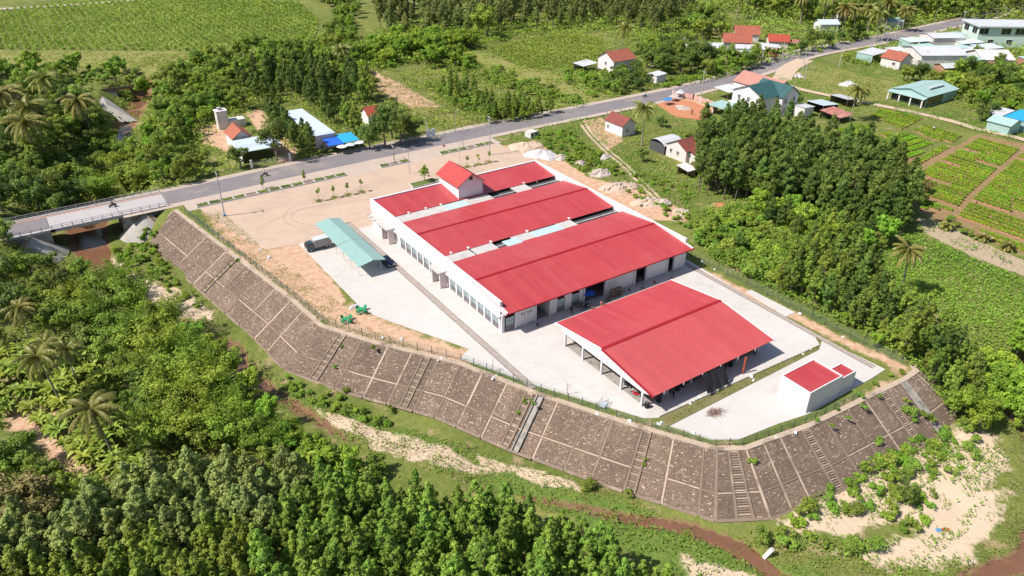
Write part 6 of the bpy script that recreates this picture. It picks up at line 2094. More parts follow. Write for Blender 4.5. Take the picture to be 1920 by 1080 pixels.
def blob_tree(r, w, h, zc, nb, br, top=0.0, cone=0.0, lobes=None):
    """clumps gathered on uneven limbs inside a crown of width w and height h centred at zc"""
    out = []
    lobes = lobes or max(4, nb // 5)
    ends = []
    for i in range(lobes):
        d = r.normal(size=3)
        d[2] = d[2] * 0.9 + top
        d /= np.linalg.norm(d)
        ends.append(d * r.uniform(0.55, 1.05))
    for i in range(nb):
        e = ends[i % lobes]
        q = e * r.uniform(0.55, 1.0) + r.normal(size=3) * 0.20
        z = float(np.clip(q[2], -1, 1))
        taper = 1.0 - cone * max(0, z)
        s = br * r.uniform(0.6, 1.35)
        out.append((q[0] * (w / 2 - br * .6) * taper, q[1] * (w / 2 - br * .6) * taper, zc + z * (h / 2 - br * .5), s, s, s * r.uniform(0.65, 0.95)))
    return out


def trunk_mesh(name, h, r0, r1, m, r, limbs=4, bend=0.3, reach=0.3):
    b = MB()
    pts = [Vector((0, 0, -0.3))]
    for i in range(1, 5):
        pts.append(Vector((r.uniform(-bend, bend) * i / 4, r.uniform(-bend, bend) * i / 4, h * i / 4)))
    b.tube(pts, [r0 * 1.25, r0, r0 * .85, (r0 + r1) / 2, r1], 7)
    for k in range(limbs):
        t = r.uniform(0.4, 0.85)
        i = min(3, int(t * 4))
        p = pts[i].lerp(pts[i + 1], t * 4 - i)
        a = r.uniform(0, 6.28)
        L = h * reach * r.uniform(0.7, 1.3)
        b.tube([p, p + Vector((math.cos(a) * L * .5, math.sin(a) * L * .5, L * .45)), p + Vector((math.cos(a) * L, math.sin(a) * L, L * .8))], [r1 * 1.1, r1 * .7, r1 * .3], 5)
    me = bpy.data.meshes.new(name)
    me.from_pydata(b.v, [], b.f)
    me.materials.append(m)
    me.update()
    return me


def make_kind(n_var, fn):
    return [fn(np.random.default_rng(100 + i * 7 + len(_kinds) * 131), i) for i in range(n_var)]


_kinds = []


def two_part(name, trunk, crown):
    return dict(name=name, trunk=trunk, crown=crown)


def flame_crown(r, w, z0, z1, nb, br):
    """upright pointed crown: clumps along a tapering axis, widest a third of the way up"""
    out = []
    lean = r.uniform(-0.06, 0.06, 2) * (z1 - z0)
    for i in range(nb):
        t = (i + r.random()) / nb
        prof = (min(1.0, 0.45 + t / 0.35 * 0.55) if t < 0.35 else (1 - (t - 0.35) / 0.65) ** 0.75)
        rad = w / 2 * prof * r.uniform(0.35, 1.08)
        a = r.uniform(0, 6.283)
        s = br * r.uniform(0.6, 1.35) * (0.7 + 0.5 * prof)
        out.append((math.cos(a) * rad + lean[0] * t, math.sin(a) * rad + lean[1] * t, z0 + (z1 - z0) * t, s, s, s * r.uniform(0.7, 1.1)))
    return out


def K_plantation(r, i, m='leaf_plant'):
    h = r.uniform(5.2, 7.4)
    bl = flame_crown(r, r.uniform(2.1, 2.9), h * 0.24, h, 62, 0.30)
    return dict(trunk=trunk_mesh("trunk", h - 1.0, 0.08, 0.03, M['bark'], r, 3, 0.15, 0.12), crown=crown_mesh("crown", bl, 3200, 0.25, 0.135, M[m], r, 0.3))


def K_grey(r, i):
    h = r.uniform(5.4, 7.2)
    bl = flame_crown(r, r.uniform(2.5, 3.3), h * 0.24, h, 62, 0.36)
    return dict(trunk=trunk_mesh("trunk", h - 1.0, 0.09, 0.03, M['bark'], r, 3, 0.15, 0.12), crown=crown_mesh("crown", bl, 3300, 0.27, 0.145, M['leaf_greygreen'], r, 0.3))


def K_acacia(r, i, m='leaf_dark'):
    h = r.uniform(9.0, 12.8)
    bl = flame_crown(r, r.uniform(3.2, 4.4), h * 0.36, h, 66, 0.52)
    return dict(trunk=trunk_mesh("trunk", h - 1.2, 0.13, 0.04, M['bark'], r, 4, 0.3, 0.12), crown=crown_mesh("crown", bl, 3500, 0.38, 0.20, M[m], r, 0.35))


def K_broad(r, i, m='leaf_mid', w=7.5, h=8.0, n=4300):
    w, h = w * r.uniform(0.85, 1.15), h * r.uniform(0.88, 1.12)
    bl = blob_tree(r, w, h * 0.78, h * 0.60, 64, w * 0.105, top=0.25, lobes=11)
    return dict(trunk=trunk_mesh("trunk", h * 0.6, 0.22, 0.07, M['bark'], r, 6, 0.4, 0.4), crown=crown_mesh("crown", bl, n, 0.42, 0.24, M[m], r, 0.42))


def K_shrub(r, i, m='leaf_shrub', w=2.6, h=1.9, n=900):
    w, h = w * r.uniform(0.8, 1.25), h * r.uniform(0.75, 1.25)
    bl = blob_tree(r, w, h * 0.95, h * 0.48, 16, w * 0.16, top=0.2, lobes=6)
    return dict(trunk=trunk_mesh("stem", h * 0.5, 0.05, 0.02, M['bark'], r, 3, 0.2, 0.5), crown=crown_mesh("foliage", bl, n, 0.30, 0.19, M[m], r, 0.45))


def K_bamboo(r, i):
    C, N, LL = [], [], []
    b = MB()
    nc = 34
    for k in range(nc):
        a = r.uniform(0, 6.28)
        rad = r.uniform(0.1, 1.0)
        h = r.uniform(6.0, 9.5)
        lean = r.uniform(1.2, 4.2)
        base = np.array([math.cos(a) * rad, math.sin(a) * rad, -0.2])
        a2 = a + r.uniform(-0.5, 0.5)
        pts = []
        for t in np.linspace(0, 1, 8):
            pts.append(base + np.array([math.cos(a2) * lean * t ** 2.2, math.sin(a2) * lean * t ** 2.2, h * (t - 0.22 * t ** 3)]))
        b.tube(pts, [0.05, 0.05, 0.045, .04, .035, .03, .02, .012], 4, cap=False)
        P = np.array(pts)
        nl = 130
        plumes = r.uniform(2.6, 6.9, 5)
        t = np.clip(plumes[r.integers(0, 5, nl)] + r.normal(size=nl) * 0.22, 0.5, 6.98)
        j = t.astype(int)
        f = (t - j)[:, None]
        c = P[j] * (1 - f) + P[j + 1] * f
        c = c + r.normal(size=(nl, 3)) * np.array([0.36, 0.36, 0.26]) - np.array([0, 0, 0.12])
        nrm = r.normal(size=(nl, 3)) * 0.4 + np.array([math.cos(a2) * 0.45, math.sin(a2) * 0.45, 0.75])
        C.append(c)
        N.append(nrm / np.linalg.norm(nrm, axis=1)[:, None])
    C, N = np.concatenate(C), np.concatenate(N)
    V, F = leaf_quads(C, N, r.uniform(0.35, 0.6, len(C)), r.uniform(0.13, 0.22, len(C)), r)
    tint = np.clip(np.repeat(r.uniform(0, 0.5, nc), 130) + r.uniform(0, 0.5, len(C)), 0, 1)
    me = bpy.data.meshes.new("culms")
    me.from_pydata(b.v, [], b.f)
    me.materials.append(M['bamboo_culm'])
    me.update()
    return dict(trunk=me, crown=np_mesh("foliage", V, F, [M['leaf_bamboo']], tint=tint))


M['bamboo_culm'] = mat('bamboo_culm', (0.22, 0.24, 0.07), None, 1.5, 0.6)


def frond(r, az, elev, L, drop, nseg=11, leaf=0.62):
    """rachis points and leaflets of one palm frond"""
    pts = []
    p = np.zeros(3)
    e = elev
    hd = np.array([math.cos(az), math.sin(az), 0])
    for s in range(nseg):
        pts.append(p.copy())
        d = hd * math.cos(e) + np.array([0, 0, math.sin(e)])
        p = p + d * L / (nseg - 1)
        e -= drop / (nseg - 1)
    P = np.array(pts)
    V, F, T = [], [], []
    side = np.array([-math.sin(az), math.cos(az), 0])
    for s in range(1, nseg):
        for sg in (-1, 1):
            for q in (0.0, 0.5):
                t = (s - q) / (nseg - 1)
                c = P[s - 1] * q + P[s] * (1 - q)
                ll = leaf * (0.35 + math.sin(min(1, t * 1.05) * math.pi * 0.86)) * r.uniform(.85, 1.15)
                dr = P[s] - P[s - 1]
                dr /= np.linalg.norm(dr)
                out = side * sg * 0.85 + dr * 0.45 + np.array([0, 0, -0.30 - 0.35 * t])
                out /= np.linalg.norm(out)
                w = dr * 0.10
                o = len(V)
                V += [c - w, c + w, c + out * ll * .6 + w * 0.9 + np.array([0, 0, .03]), c + out * ll + np.array([0, 0, -.10 * ll])]
                F.append((o, o + 1, o + 2, o + 3))
                T.append(r.uniform(0.2, 1.0))
    # the midrib as a thin strip
    for s in range(nseg - 1):
        o = len(V)
        w = side * 0.05 * (1 - s / nseg)
        V += [P[s] - w, P[s] + w, P[s + 1] + w, P[s + 1] - w]
        F.append((o, o + 1, o + 2, o + 3))
        T.append(0.9)
    return V, F, T


def K_palm(r, i, h=8.5, L=3.8, nf=26):
    h = h * r.uniform(0.85, 1.15)
    lean = r.uniform(0.3, 1.3)
    a = r.uniform(0, 6.28)
    b = MB()
    pts = [Vector((math.cos(a) * lean * t ** 1.8, math.sin(a) * lean * t ** 1.8, -0.3 + (h + .3) * t)) for t in np.linspace(0, 1, 8)]
    b.tube(pts, [0.26, 0.19, 0.16, 0.15, .145, .14, .135, .15], 8)
    me = bpy.data.meshes.new("trunk")
    me.from_pydata(b.v, [], b.f)
    me.materials.append(M['palm_bark'])
    me.update()
    V, F, T = [], [], []
    top = np.array(pts[-1])
    for k in range(nf):
        az = k * 2.39996 + r.uniform(-.2, .2)
        u = k / nf
        v, f, t = frond(r, az, 1.25 - 1.75 * u + r.uniform(-.12, .12), L * r.uniform(.85, 1.1), 1.35 + 0.45 * r.random())
        o = len(V)
        V += [q + top for q in v]
        F += [tuple(x + o for x in q) for q in f]
        T += [min(1, x * (0.55 + 0.6 * u)) for x in t]
    return dict(trunk=me, crown=np_mesh("fronds", np.array(V), np.array(F), [M['leaf_palm']], tint=T))


def K_banana(r, i):
    b = MB()
    V, F, T = [], [], []
    for s in range(r.integers(2, 4)):
        bx_, by_ = r.uniform(-.5, .5), r.uniform(-.5, .5)
        h = r.uniform(1.1, 1.9)
        b.tube([(bx_, by_, -.2), (bx_, by_, h)], [.12, .08], 6)
        for k in range(8):
            az = k * 2.4 + r.uniform(-.3, .3)
            e = r.uniform(0.5, 1.25)
            L = r.uniform(1.3, 2.1)
            p = np.array([bx_, by_, h])
            hd = np.array([math.cos(az), math.sin(az), 0])
            sd = np.array([-math.sin(az), math.cos(az), 0])
            prev = None
            for q in range(6):
                w = 0.30 * math.sin(min(1, 0.15 + q / 5.2) * math.pi) + 0.02
                row = [p - sd * w + np.array([0, 0, .06]), p, p + sd * w + np.array([0, 0, .06])]
                o = len(V)
                V += row
                if prev is not None:
                    F.append((prev, prev + 1, o + 1, o))
                    F.append((prev + 1, prev + 2, o + 2, o + 1))
                    T += [r.uniform(.2, 1)] * 2
                prev = o
                p = p + (hd * math.cos(e) + np.array([0, 0, math.sin(e)])) * L / 5
                e -= 0.38
    me = bpy.data.meshes.new("stem")
    me.from_pydata(b.v, [], b.f)
    me.materials.append(M['bamboo_culm'])
    me.update()
    return dict(trunk=me, crown=np_mesh("leaves", np.array(V), np.array(F), [M['leaf_banana']], tint=T))


def variants(fn, count, seed, **kw):
    return [fn(np.random.default_rng(seed + 17 * i), i, **kw) for i in range(count)]


KIND = dict(
    plantation=variants(K_plantation, 6, 1000), grey=variants(K_grey, 5, 1200), yellow=variants(K_plantation, 5, 1300, m='leaf_plant2'), forest=variants(K_acacia, 5, 1500, m='leaf_olive'), acacia=variants(K_acacia, 6, 1400),
    broad=variants(K_broad, 5, 1600), broad_dark=variants(K_broad, 4, 1800, m='leaf_dark', w=7.0, h=7.5, n=4200), broad_light=variants(K_broad, 4, 2000, m='leaf_light', w=5.5, h=5.5, n=3200),
    brown=variants(K_broad, 1, 2150, m='leaf_brown', w=6.0, h=5.2, n=3400), thin=variants(K_plantation, 4, 2170, m='leaf_mid'), thin_dark=variants(K_plantation, 3, 2190, m='leaf_dark'),
    shrub=variants(K_shrub, 7, 2200), shrub_dark=variants(K_shrub, 4, 2300, m='leaf_mid', w=3.0, h=2.4, n=1100), shrub_light=variants(K_shrub, 4, 2350, m='leaf_light', w=2.4, h=1.7, n=800),
    bamboo=variants(K_bamboo, 4, 2400), palm=variants(K_palm, 5, 2600), banana=variants(K_banana, 5, 2800), small_palm=variants(K_palm, 2, 2900, h=1.2, L=1.9, nf=14))
PARTNAMES = dict(bamboo=("culms", "foliage"), palm=("trunk", "fronds"), small_palm=("trunk", "fronds"), banana=("stem", "leaves"), shrub=("stem", "foliage"), shrub_dark=("stem", "foliage"), shrub_light=("stem", "foliage"))
OBJNAME = dict(plantation="plantation_tree", grey="grey_green_tree", yellow="yellow_green_tree", forest="forest_tree", acacia="acacia_tree", broad="broadleaf_tree", broad_dark="dark_broadleaf_tree", broad_light="light_broadleaf_tree", brown="brownish_tree", thin="young_tree", thin_dark="dark_young_tree",
               shrub="shrub", shrub_dark="dense_shrub", shrub_light="light_shrub", bamboo="bamboo_clump", palm="coconut_palm", small_palm="young_coconut_palm", banana="banana_plant")
prng = random.Random(99)


def plant(kind, x, y, s=1.0, label=None, group=None, z=None, cat=None, sz=None, var=None, name=None):
    k = KIND[kind]
    d = k[prng.randrange(len(k)) if var is None else var % len(k)]
    zz = gz(x, y) if z is None else z
    cat = cat or ("palm" if "palm" in kind else "bamboo" if kind == "bamboo" else "plant" if kind == "banana" else "shrub" if "shrub" in kind else "tree")
    o = thing(name or OBJNAME[kind], label, cat, (x, y, zz), prng.uniform(0, 6.28), group)
    o.scale = (s, s, s * (sz or prng.uniform(0.9, 1.12)))
    tn, cn = PARTNAMES.get(kind, ("trunk", "crown"))
    obj(tn, d['trunk'], o)
    obj(cn, d['crown'], o)
    return o


def scatter(poly, spacing, seed, jitter=0.38, avoid=()):
    """jittered triangular grid inside a world polygon"""
    r = random.Random(seed)
    xs, ys = [p[0] for p in poly], [p[1] for p in poly]
    out = []
    row = 0
    y = min(ys)
    while y < max(ys):
        x = min(xs) + (spacing / 2 if row % 2 else 0)
        while x < max(xs):
            out.append((x + r.uniform(-jitter, jitter) * spacing, y + r.uniform(-jitter, jitter) * spacing))
            x += spacing
        y += spacing * 0.87
        row += 1
    if not out:
        return []
    P = np.array(out)
    ok = inside(P, poly)
    for a in avoid:
        ok &= ~inside(P, a)
    return [tuple(p) for p in P[ok]]


KEEP_OUT = [[(65, 192.5), (75, 192.5), (75, 221), (65, 221)], [(44, 194), (59, 194), (59, 215), (44, 215)], [(190, 160), (209, 160), (209, 144), (190, 144)], [(189, 212), (203, 212), (203, 224), (189, 224)], [(194, 194), (201, 194), (201, 201), (194, 201)], [(248, 124), (270, 124), (270, 140), (248, 140)], [(86, 205), (94, 205), (94, 213), (86, 213)], [(24, 168), (116, 168), (116, 189), (24, 189)], [(-30, 175), (24, 175), (24, 189), (-30, 189)]]


def in_view(x, y, z, h):
    """roughly: can this plant be seen in the photograph's field of view, with a margin"""
    for zz in (z, z + h):
        d = np.array([x, y, zz - CAM_H])
        f = d @ _fw
        if f < 1:
            continue
        u, v = 960 + FPX * (d @ _rt) / f, 540 - FPX * (d @ _up) / f
        if -260 < u < 2180 and -120 < v < 1330:
            return True
    return False


def grove(kind, px, z, spacing, seed, s=1.0, label="", group="", svar=0.25, limit=None, world=None, avoid=(), name=None):
    poly = world or pxpoly(px, z)
    pts = [p for p in scatter(poly, spacing, seed, avoid=list(avoid) + KEEP_OUT)]
    if not pts:
        return 0
    Z = ground_z(np.array(pts))
    n = 0
    kinds = kind if isinstance(kind, (list, tuple)) else [kind]
    for (x, y), zz in zip(pts, Z):
        if not in_view(x, y, zz, 6):
            continue
        k = kinds[prng.randrange(len(kinds))]
        plant(k, x, y, s * prng.uniform(1 - svar, 1 + svar), label if isinstance(label, str) else label[k], group if isinstance(group, str) else group[k], z=zz, name=name)
        n += 1
    counts[group if isinstance(group, str) else str(kinds)] = n
    return n


counts = {}
LO = -4.2
# young plantation filling the foreground
grove('plantation', [(560, 960), (650, 935), (860, 955), (985, 995), (1095, 1030), (1190, 1085), (1310, 1175), (1400, 1330), (520, 1330), (500, 1100)], LO, 2.14, 1, 1.06,
      "bright green young plantation tree in the dense stand at the bottom", "plantation trees in the foreground")
grove('grey', [(-160, 1040), (110, 1010), (230, 945), (330, 915), (560, 915), (640, 935), (560, 962), (500, 1030), (330, 1040), (160, 1090), (-200, 1120)], LO, 2.15, 2, 1.05,
      "grey-green plantation tree in the dense stand at the bottom left", "grey-green plantation trees at bottom left")
grove('yellow', [(-200, 1125), (160, 1095), (330, 1045), (500, 1035), (500, 1100), (520, 1330), (-300, 1330)], LO, 2.0, 3, 1.05,
      "yellow-green plantation tree along the bottom left picture edge", "yellow-green plantation trees at the bottom left edge")

# ---- low left bank: bamboo, banana, palms, broadleaf trees
for i, (px, py, s) in enumerate(((205, 560, 1.0), (262, 590, .95), (312, 628, 1.0), (180, 622, .9), (242, 655, 1.0), (300, 690, 1.0), (352, 712, 1.0), (392, 748, 1.0), (330, 765, 1.0), (425, 790, .9), (372, 822, 1.0), (452, 838, .8), (300, 835, .9),
                                 (150, 585, .9), (412, 708, .75), (345, 660, .8), (500, 850, .75), (265, 730, .9), (545, 835, .6), (225, 520, .6))):
    x, y, _ = at(px, py, LO)
    plant('bamboo', x, y, s * 1.22, "feathery yellow-green bamboo clump on the left stream bank", "bamboo clumps on the left bank")
for px, py, k, s in ((110, 640, 'broad', .7), (170, 660, 'broad_dark', .7), (215, 690, 'broad', .6), (250, 640, 'broad_dark', .6), (290, 740, 'broad_dark', .6), (260, 790, 'broad', .6), (330, 850, 'broad_dark', .55), (400, 850, 'broad', .6), (60, 600, 'broad', .7), (190, 600, 'broad_dark', .7), (440, 765, 'broad_dark', .55), (520, 870, 'broad', .5)):
    x, y, _ = at(px, py, LO)
    plant(k, x, y, s * 1.35, "deep green tree filling the gaps between bamboo and palms on the left bank", "deep green trees on the left bank")
for px, py, s in ((430, 700, .8), (470, 745, .8), (400, 670, .75), (455, 800, .9), (505, 800, .8), (540, 845, .8), (590, 850, .7), (360, 640, .8), (480, 850, .8), (415, 745, .9), (350, 735, .8), (650, 885, .7), (610, 880, .7)):
    x, y, _ = at(px, py, LO)
    plant('broad_light', x, y, s * 1.2, "light green leafy tree among the bamboo beside the stream", "light trees among the bamboo")
for px, py, k, s in ((30, 610, 'broad_dark', 1.0), (88, 575, 'broad', .9), (15, 545, 'broad_dark', .9), (125, 545, 'broad_dark', .8), (60, 520, 'broad', .9), (-30, 600, 'broad', 1.0), (160, 525, 'broad', .7), (100, 505, 'broad_dark', .7), (-20, 660, 'broad', .9), (-60, 520, 'broad', 1.1), (30, 490, 'broad', .8)):
    x, y, _ = at(px, py, LO)
    plant(k, x, y, s, "broadleaf tree below the left end of the bridge", "trees below the bridge end")
for px, py, s in ((-20, 850, 1.0), (30, 885, .95), (-70, 900, 1.0), (95, 915, .7), (140, 935, .55), (10, 930, .8), (-60, 960, .9), (185, 930, .45)):
    x, y, _ = at(px, py, LO)
    plant('broad', x, y, s, "broad green tree at the left picture edge beside the banana patch", "broad trees at the left edge")
x, y, _ = at(72, 985, LO)
plant('brown', x, y, 1.45, "rounded brownish tree at the lower left among the grey-green trees", None)
grove('banana', [(-30, 690), (60, 650), (150, 660), (220, 740), (200, 790), (250, 850), (300, 905), (200, 900), (110, 850), (40, 790), (-30, 760)], LO, 2.1, 5, 1.0, "banana plant with broad ragged leaves in the patch on the left bank", "banana plants on the left bank")
for px, py in ((150, 930), (175, 950), (140, 965), (530, 880), (575, 870)):
    x, y, _ = at(px, py, LO)
    plant('banana', x, y, 1.2, "large-leaved banana plant at the edge of the plantation", "banana plants by the plantation")
for (px, py, s, lab) in ((215, 862, 1.15, "tall coconut palm standing in the banana patch on the left bank"), (120, 770, 1.0, "drooping coconut palm behind the banana patch"), (150, 735, .75, "smaller coconut palm between banana patch and bamboo"), (95, 700, .8, "leaning coconut palm at the upper edge of the banana patch"), (60, 650, .8, "half-withered coconut palm among the trees on the left bank"), (320, 800, .5, "short palm beside the bamboo")):
    x, y, _ = at(px, py, LO)
    plant('palm', x, y, s, lab, None)
grove(['shrub', 'shrub_dark', 'shrub_light'], [(470, 880), (560, 850), (640, 860), (740, 880), (640, 935), (560, 915), (480, 905)], LO, 2.4, 6, 1.1, "green shrub between bamboo and plantation", "shrubs at the plantation's edge")
grove(['shrub', 'shrub_light'], [(200, 470), (290, 440), (300, 470), (340, 540), (380, 580), (330, 560), (280, 520), (230, 500)], LOW, 2.3, 7, 0.75, "low shrub on the gravelly flat below the bridge", "shrubs on the flat below the bridge")
grove(['shrub', 'shrub_light'], [(520, 700), (560, 720), (640, 750), (760, 795), (740, 805), (620, 775), (540, 745)], LOW, 1.7, 8, 0.6, "low shrub along the toe of the west embankment", "shrubs along the embankment toe")
grove(['shrub', 'shrub_dark', 'shrub_light'], [(1490, 950), (1560, 920), (1610, 880), (1700, 830), (1770, 820), (1790, 860), (1740, 900), (1720, 950), (1640, 985), (1560, 965), (1520, 1010), (1470, 1000)], LOW, 2.3, 9, 0.85, "green shrub on the sand flat at the lower right", "shrubs on the sand flat")
grove(['shrub', 'shrub_dark'], [(1400, 990), (1470, 1000), (1600, 1020), (1680, 1020), (1640, 1045), (1500, 1030), (1420, 1020)], LOW, 2.4, 10, 0.8, "green shrub in the belt below the sand flat", "shrubs below the sand flat")
x, y, _ = at(1695, 940, LOW)
plant('broad_dark', x, y, 0.55, "single small dark tree on the sand flat at the lower right", None)
for px, py, s in ((1105, 918, .8), (1400, 905, .5), (650, 735, .5), (735, 770, .5), (1690, 800, .9), (1735, 800, .8), (1640, 845, .6), (1180, 930, .5)):
    x, y, _ = at(px, py, LOW)
    plant('shrub_dark', x, y, s, "solitary dense bush at the foot of the stone slope", "bushes at the slope foot")
grove(['shrub', 'shrub_light', 'shrub_dark'], [(1740, 800), (1800, 785), (1850, 830), (1830, 880), (1780, 920), (1740, 985), (1690, 1005), (1640, 1010), (1720, 900)], LOW, 2.6, 92, 0.6, "smaller shrub scattered over the sand right of the stone slope", "scattered shrubs on the sand")
# weeds on the crest and slope
for px, py in ((995, 752), (1000, 760), (700, 655), (1560, 800), (1590, 785), (1620, 765), (1650, 745), (1690, 700), (1640, 722), (1670, 705), (1610, 745), (1570, 770), (1530, 790)):
    x, y, _ = at(px, py, 0)
    plant('shrub', x, y, prng.uniform(.3, .55), "weedy bush by the crest fence", "weedy bushes on the embankment crest", z=0)

# ---- far left, beyond the road
grove(['broad', 'broad_dark', 'broad_dark', 'broad'], [(-90, 200), (30, 190), (110, 180), (180, 205), (205, 240), (200, 300), (170, 345), (110, 380), (0, 405), (-120, 420)], 0, 5.6, 11, 0.95, "dense dark tree left of the stream beyond the road", "dense trees beyond the road on the left", name="riverside_tree")
grove(['broad', 'broad_light', 'broad'], [(290, 200), (420, 165), (470, 205), (405, 225), (360, 250), (385, 320), (380, 338), (300, 352), (215, 350), (225, 300), (280, 250)], 0, 5.2, 12, 0.85, "leafy tree between the stream and the orange-roofed house", "trees between stream and orange roof")
for px, py, s in ((185, 345, 1.0), (230, 325, 1.0), (205, 300, 1.0), (260, 335, .9), (225, 265, .9), (310, 225, .8), (330, 215, .9), (175, 330, .9)):
    x, y, _ = at(px, py, 0)
    plant('bamboo', x, y, s * 1.05, "yellow-green bamboo clump beyond the road near the bridge", "bamboo clumps beyond the road")
for px, py, s in ((70, 290, 1.5), (95, 235, 1.45), (80, 320, 1.5), (172, 250, 1.5), (45, 240, 1.3), (20, 260, 1.4)):
    x, y, _ = at(px, py, 0)
    plant('palm', x, y, s, "coconut palm rising above the dense trees at the left", "coconut palms at the left")
grove('acacia', [(440, 165), (560, 140), (640, 140), (700, 165), (690, 185), (620, 200), (640, 235), (625, 245), (560, 195), (500, 205), (470, 190)], 0, 4.6, 13, 0.8, "slim acacia tree in the wood around the long white roof", "acacias around the long white roof", name="slim_acacia_tree")
grove('acacia', [(500, 225), (535, 222), (575, 268), (590, 292), (570, 300), (545, 290), (525, 262)], 0, 3.6, 14, 0.75, "slim acacia tree in the strip between track and long white roof", "acacias between track and white roof", name="slim_acacia_tree")
for px, py, k, s in ((694, 278, 'broad_dark', 1.05), (722, 274, 'broad_dark', 1.2), (752, 272, 'broad_dark', 1.25), (778, 267, 'broad_dark', 1.05), (735, 258, 'broad_dark', 1.2), (668, 266, 'thin', 1.6), (655, 248, 'thin', 1.6), (672, 250, 'thin', 1.5)):
    x, y, _ = at(px, py, 0)
    plant(k, x, y, s, "rounded dark tree in the clump by the road behind the red-roofed hut", "clump of round trees by the road")
plant('broad_dark', 45.0, 191.5, 1.0, "dark rounded tree in front of the orange-roofed house left of the gate", None)
plant('broad_dark', 55.2, 193.2, 1.4, "big glossy tree over the bluish porch roof behind the gate", None)
x, y, _ = at(690, 185, 0)
plant('broad', x, y, 1.2, "large spreading tree left of the bare slope", None)
plant('broad', x - 4, y - 2, 1.0, "smaller spreading tree beside the large one left of the bare slope", None)
grove(['shrub_dark', 'broad_light', 'broad'], [(290, 165), (350, 125), (470, 105), (590, 90), (640, 100), (690, 130), (680, 160), (560, 150), (480, 160), (420, 175)], 0, 5.0, 15, 0.95, "bushy tree in the belt below the corn field", "bushy belt below the corn field")
grove(['broad', 'broad_light'], [(590, 85), (630, 60), (640, 20), (600, 5), (560, -5), (610, -12), (670, 10), (665, 80), (640, 100)], 0, 6.0, 16, 0.8, "bushy tree at the right end of the corn field", "bushy trees right of the corn field")
grove(['shrub_dark', 'shrub', 'broad_light'], [(-40, 125), (60, 118), (130, 130), (230, 130), (300, 150), (230, 165), (120, 160), (-40, 165)], 0, 6.0, 17, 1.2, "bush at the near edge of the pale meadow", "bushes edging the pale meadow")
for px, py, s in ((645, 140, 1.2), (1163, 102, 1.2)):
    x, y, _ = at(px, py, 0)
    plant('palm', x, y, s, "lone coconut palm behind the small red hut" if px < 700 else "lone coconut palm behind the red tiled house", None)

# ---- centre top: forest and hedgerows
grove('forest', [(700, 30), (780, 0), (900, -12), (1100, -18), (1290, -10), (1300, 40), (1230, 70), (1130, 55), (1000, 58), (900, 70), (790, 75), (720, 70)], 0, 8.3, 18, 1.3, "tall slim tree in the wood along the top of the picture", "wood along the top", name="forest_tree")
grove(['shrub_dark', 'shrub', 'broad_light'], [(650, 110), (720, 85), (800, 80), (900, 75), (900, 90), (820, 105), (760, 125), (700, 130)], 0, 4.4, 19, 1.2, "dense bush at the foot of the wood", "bushes at the foot of the wood")
grove(['shrub_dark', 'shrub', 'broad_light'], [(775, 85), (860, 100), (905, 125), (870, 140), (815, 130), (770, 110)], 0, 4.0, 20, 1.1, "dense bush in the hedge left of the maize plot", "bushes left of the maize plot")
x, y, _ = at(915, 72, 0)
plant('broad', x, y, 1.9, "tall light green tree standing out in front of the wood", None)
grove(['shrub_dark', 'shrub', 'thin'], [(800, 160), (850, 158), (920, 190), (1000, 212), (985, 226), (900, 222), (840, 195)], 0, 3.0, 21, 0.95, "bush in the lower hedgerow above the road", "lower hedgerow above the road")
grove('thin', [(905, 215), (1005, 205), (1050, 212), (980, 232), (905, 232)], 0, 3.2, 22, 0.9, "slender young tree lined up along the road", "young trees along the road")
grove(['shrub_dark', 'shrub'], [(890, 135), (940, 130), (1010, 160), (1095, 188), (1090, 200), (1000, 180), (920, 155)], 0, 3.1, 23, 0.95, "bush in the upper hedgerow between the meadows", "upper hedgerow between meadows")
grove(['broad_light', 'shrub', 'shrub_dark'], [(1060, 135), (1110, 140), (1150, 175), (1110, 182), (1060, 160)], 0, 3.6, 24, 0.55, "leafy bush in the garden left of the red tiled house", "garden bushes at the red tiled house")
grove(['broad_dark', 'broad'], [(1130, 145), (1200, 135), (1215, 160), (1180, 178), (1140, 178)], 0, 4.8, 25, 0.62, "dark tree in front of the red tiled house by the road", "trees in front of the red tiled house")
grove(['broad_dark', 'broad_dark', 'broad'], [(1190, 100), (1260, 95), (1310, 100), (1330, 130), (1290, 140), (1220, 140)], 0, 6.0, 26, 1.0, "dense dark tree right of the red tiled house", "dense trees right of the red tiled house")
grove(['shrub_light', 'shrub'], [(1235, 160), (1300, 140), (1330, 140), (1330, 148), (1250, 165)], 0, 3.2, 27, 1.0, "bright bush along the far road edge", "bright bushes along the road")
grove(['broad_light', 'broad', 'shrub_dark'], [(1300, 130), (1330, 115), (1400, 120), (1430, 122), (1380, 140), (1310, 150)], 0, 4.4, 28, 0.8, "bright leafy bush below the roadside cluster", "bushes below the roadside cluster")
grove(['broad', 'broad_dark'], [(1280, 50), (1340, 40), (1360, 75), (1300, 85)], 0, 7.0, 29, 1.1, "large dark tree at the left of the roadside cluster", "large trees left of the cluster")
grove(['broad', 'broad_dark', 'broad'], [(1400, 25), (1500, 40), (1560, 60), (1640, 60), (1700, 40), (1800, 35), (1960, 30), (1960, -20), (1700, -25), (1400, -15)], 0, 10.5, 30, 1.45, "large green tree in the wooded top right corner", "wooded top right corner", name="woodland_tree")
grove(['broad_dark', 'broad', 'shrub_dark'], [(1500, 95), (1560, 80), (1620, 66), (1630, 70), (1540, 98)], 0, 5.2, 31, 0.85, "dark tree lining the far side of the road bend", "trees lining the road bend")
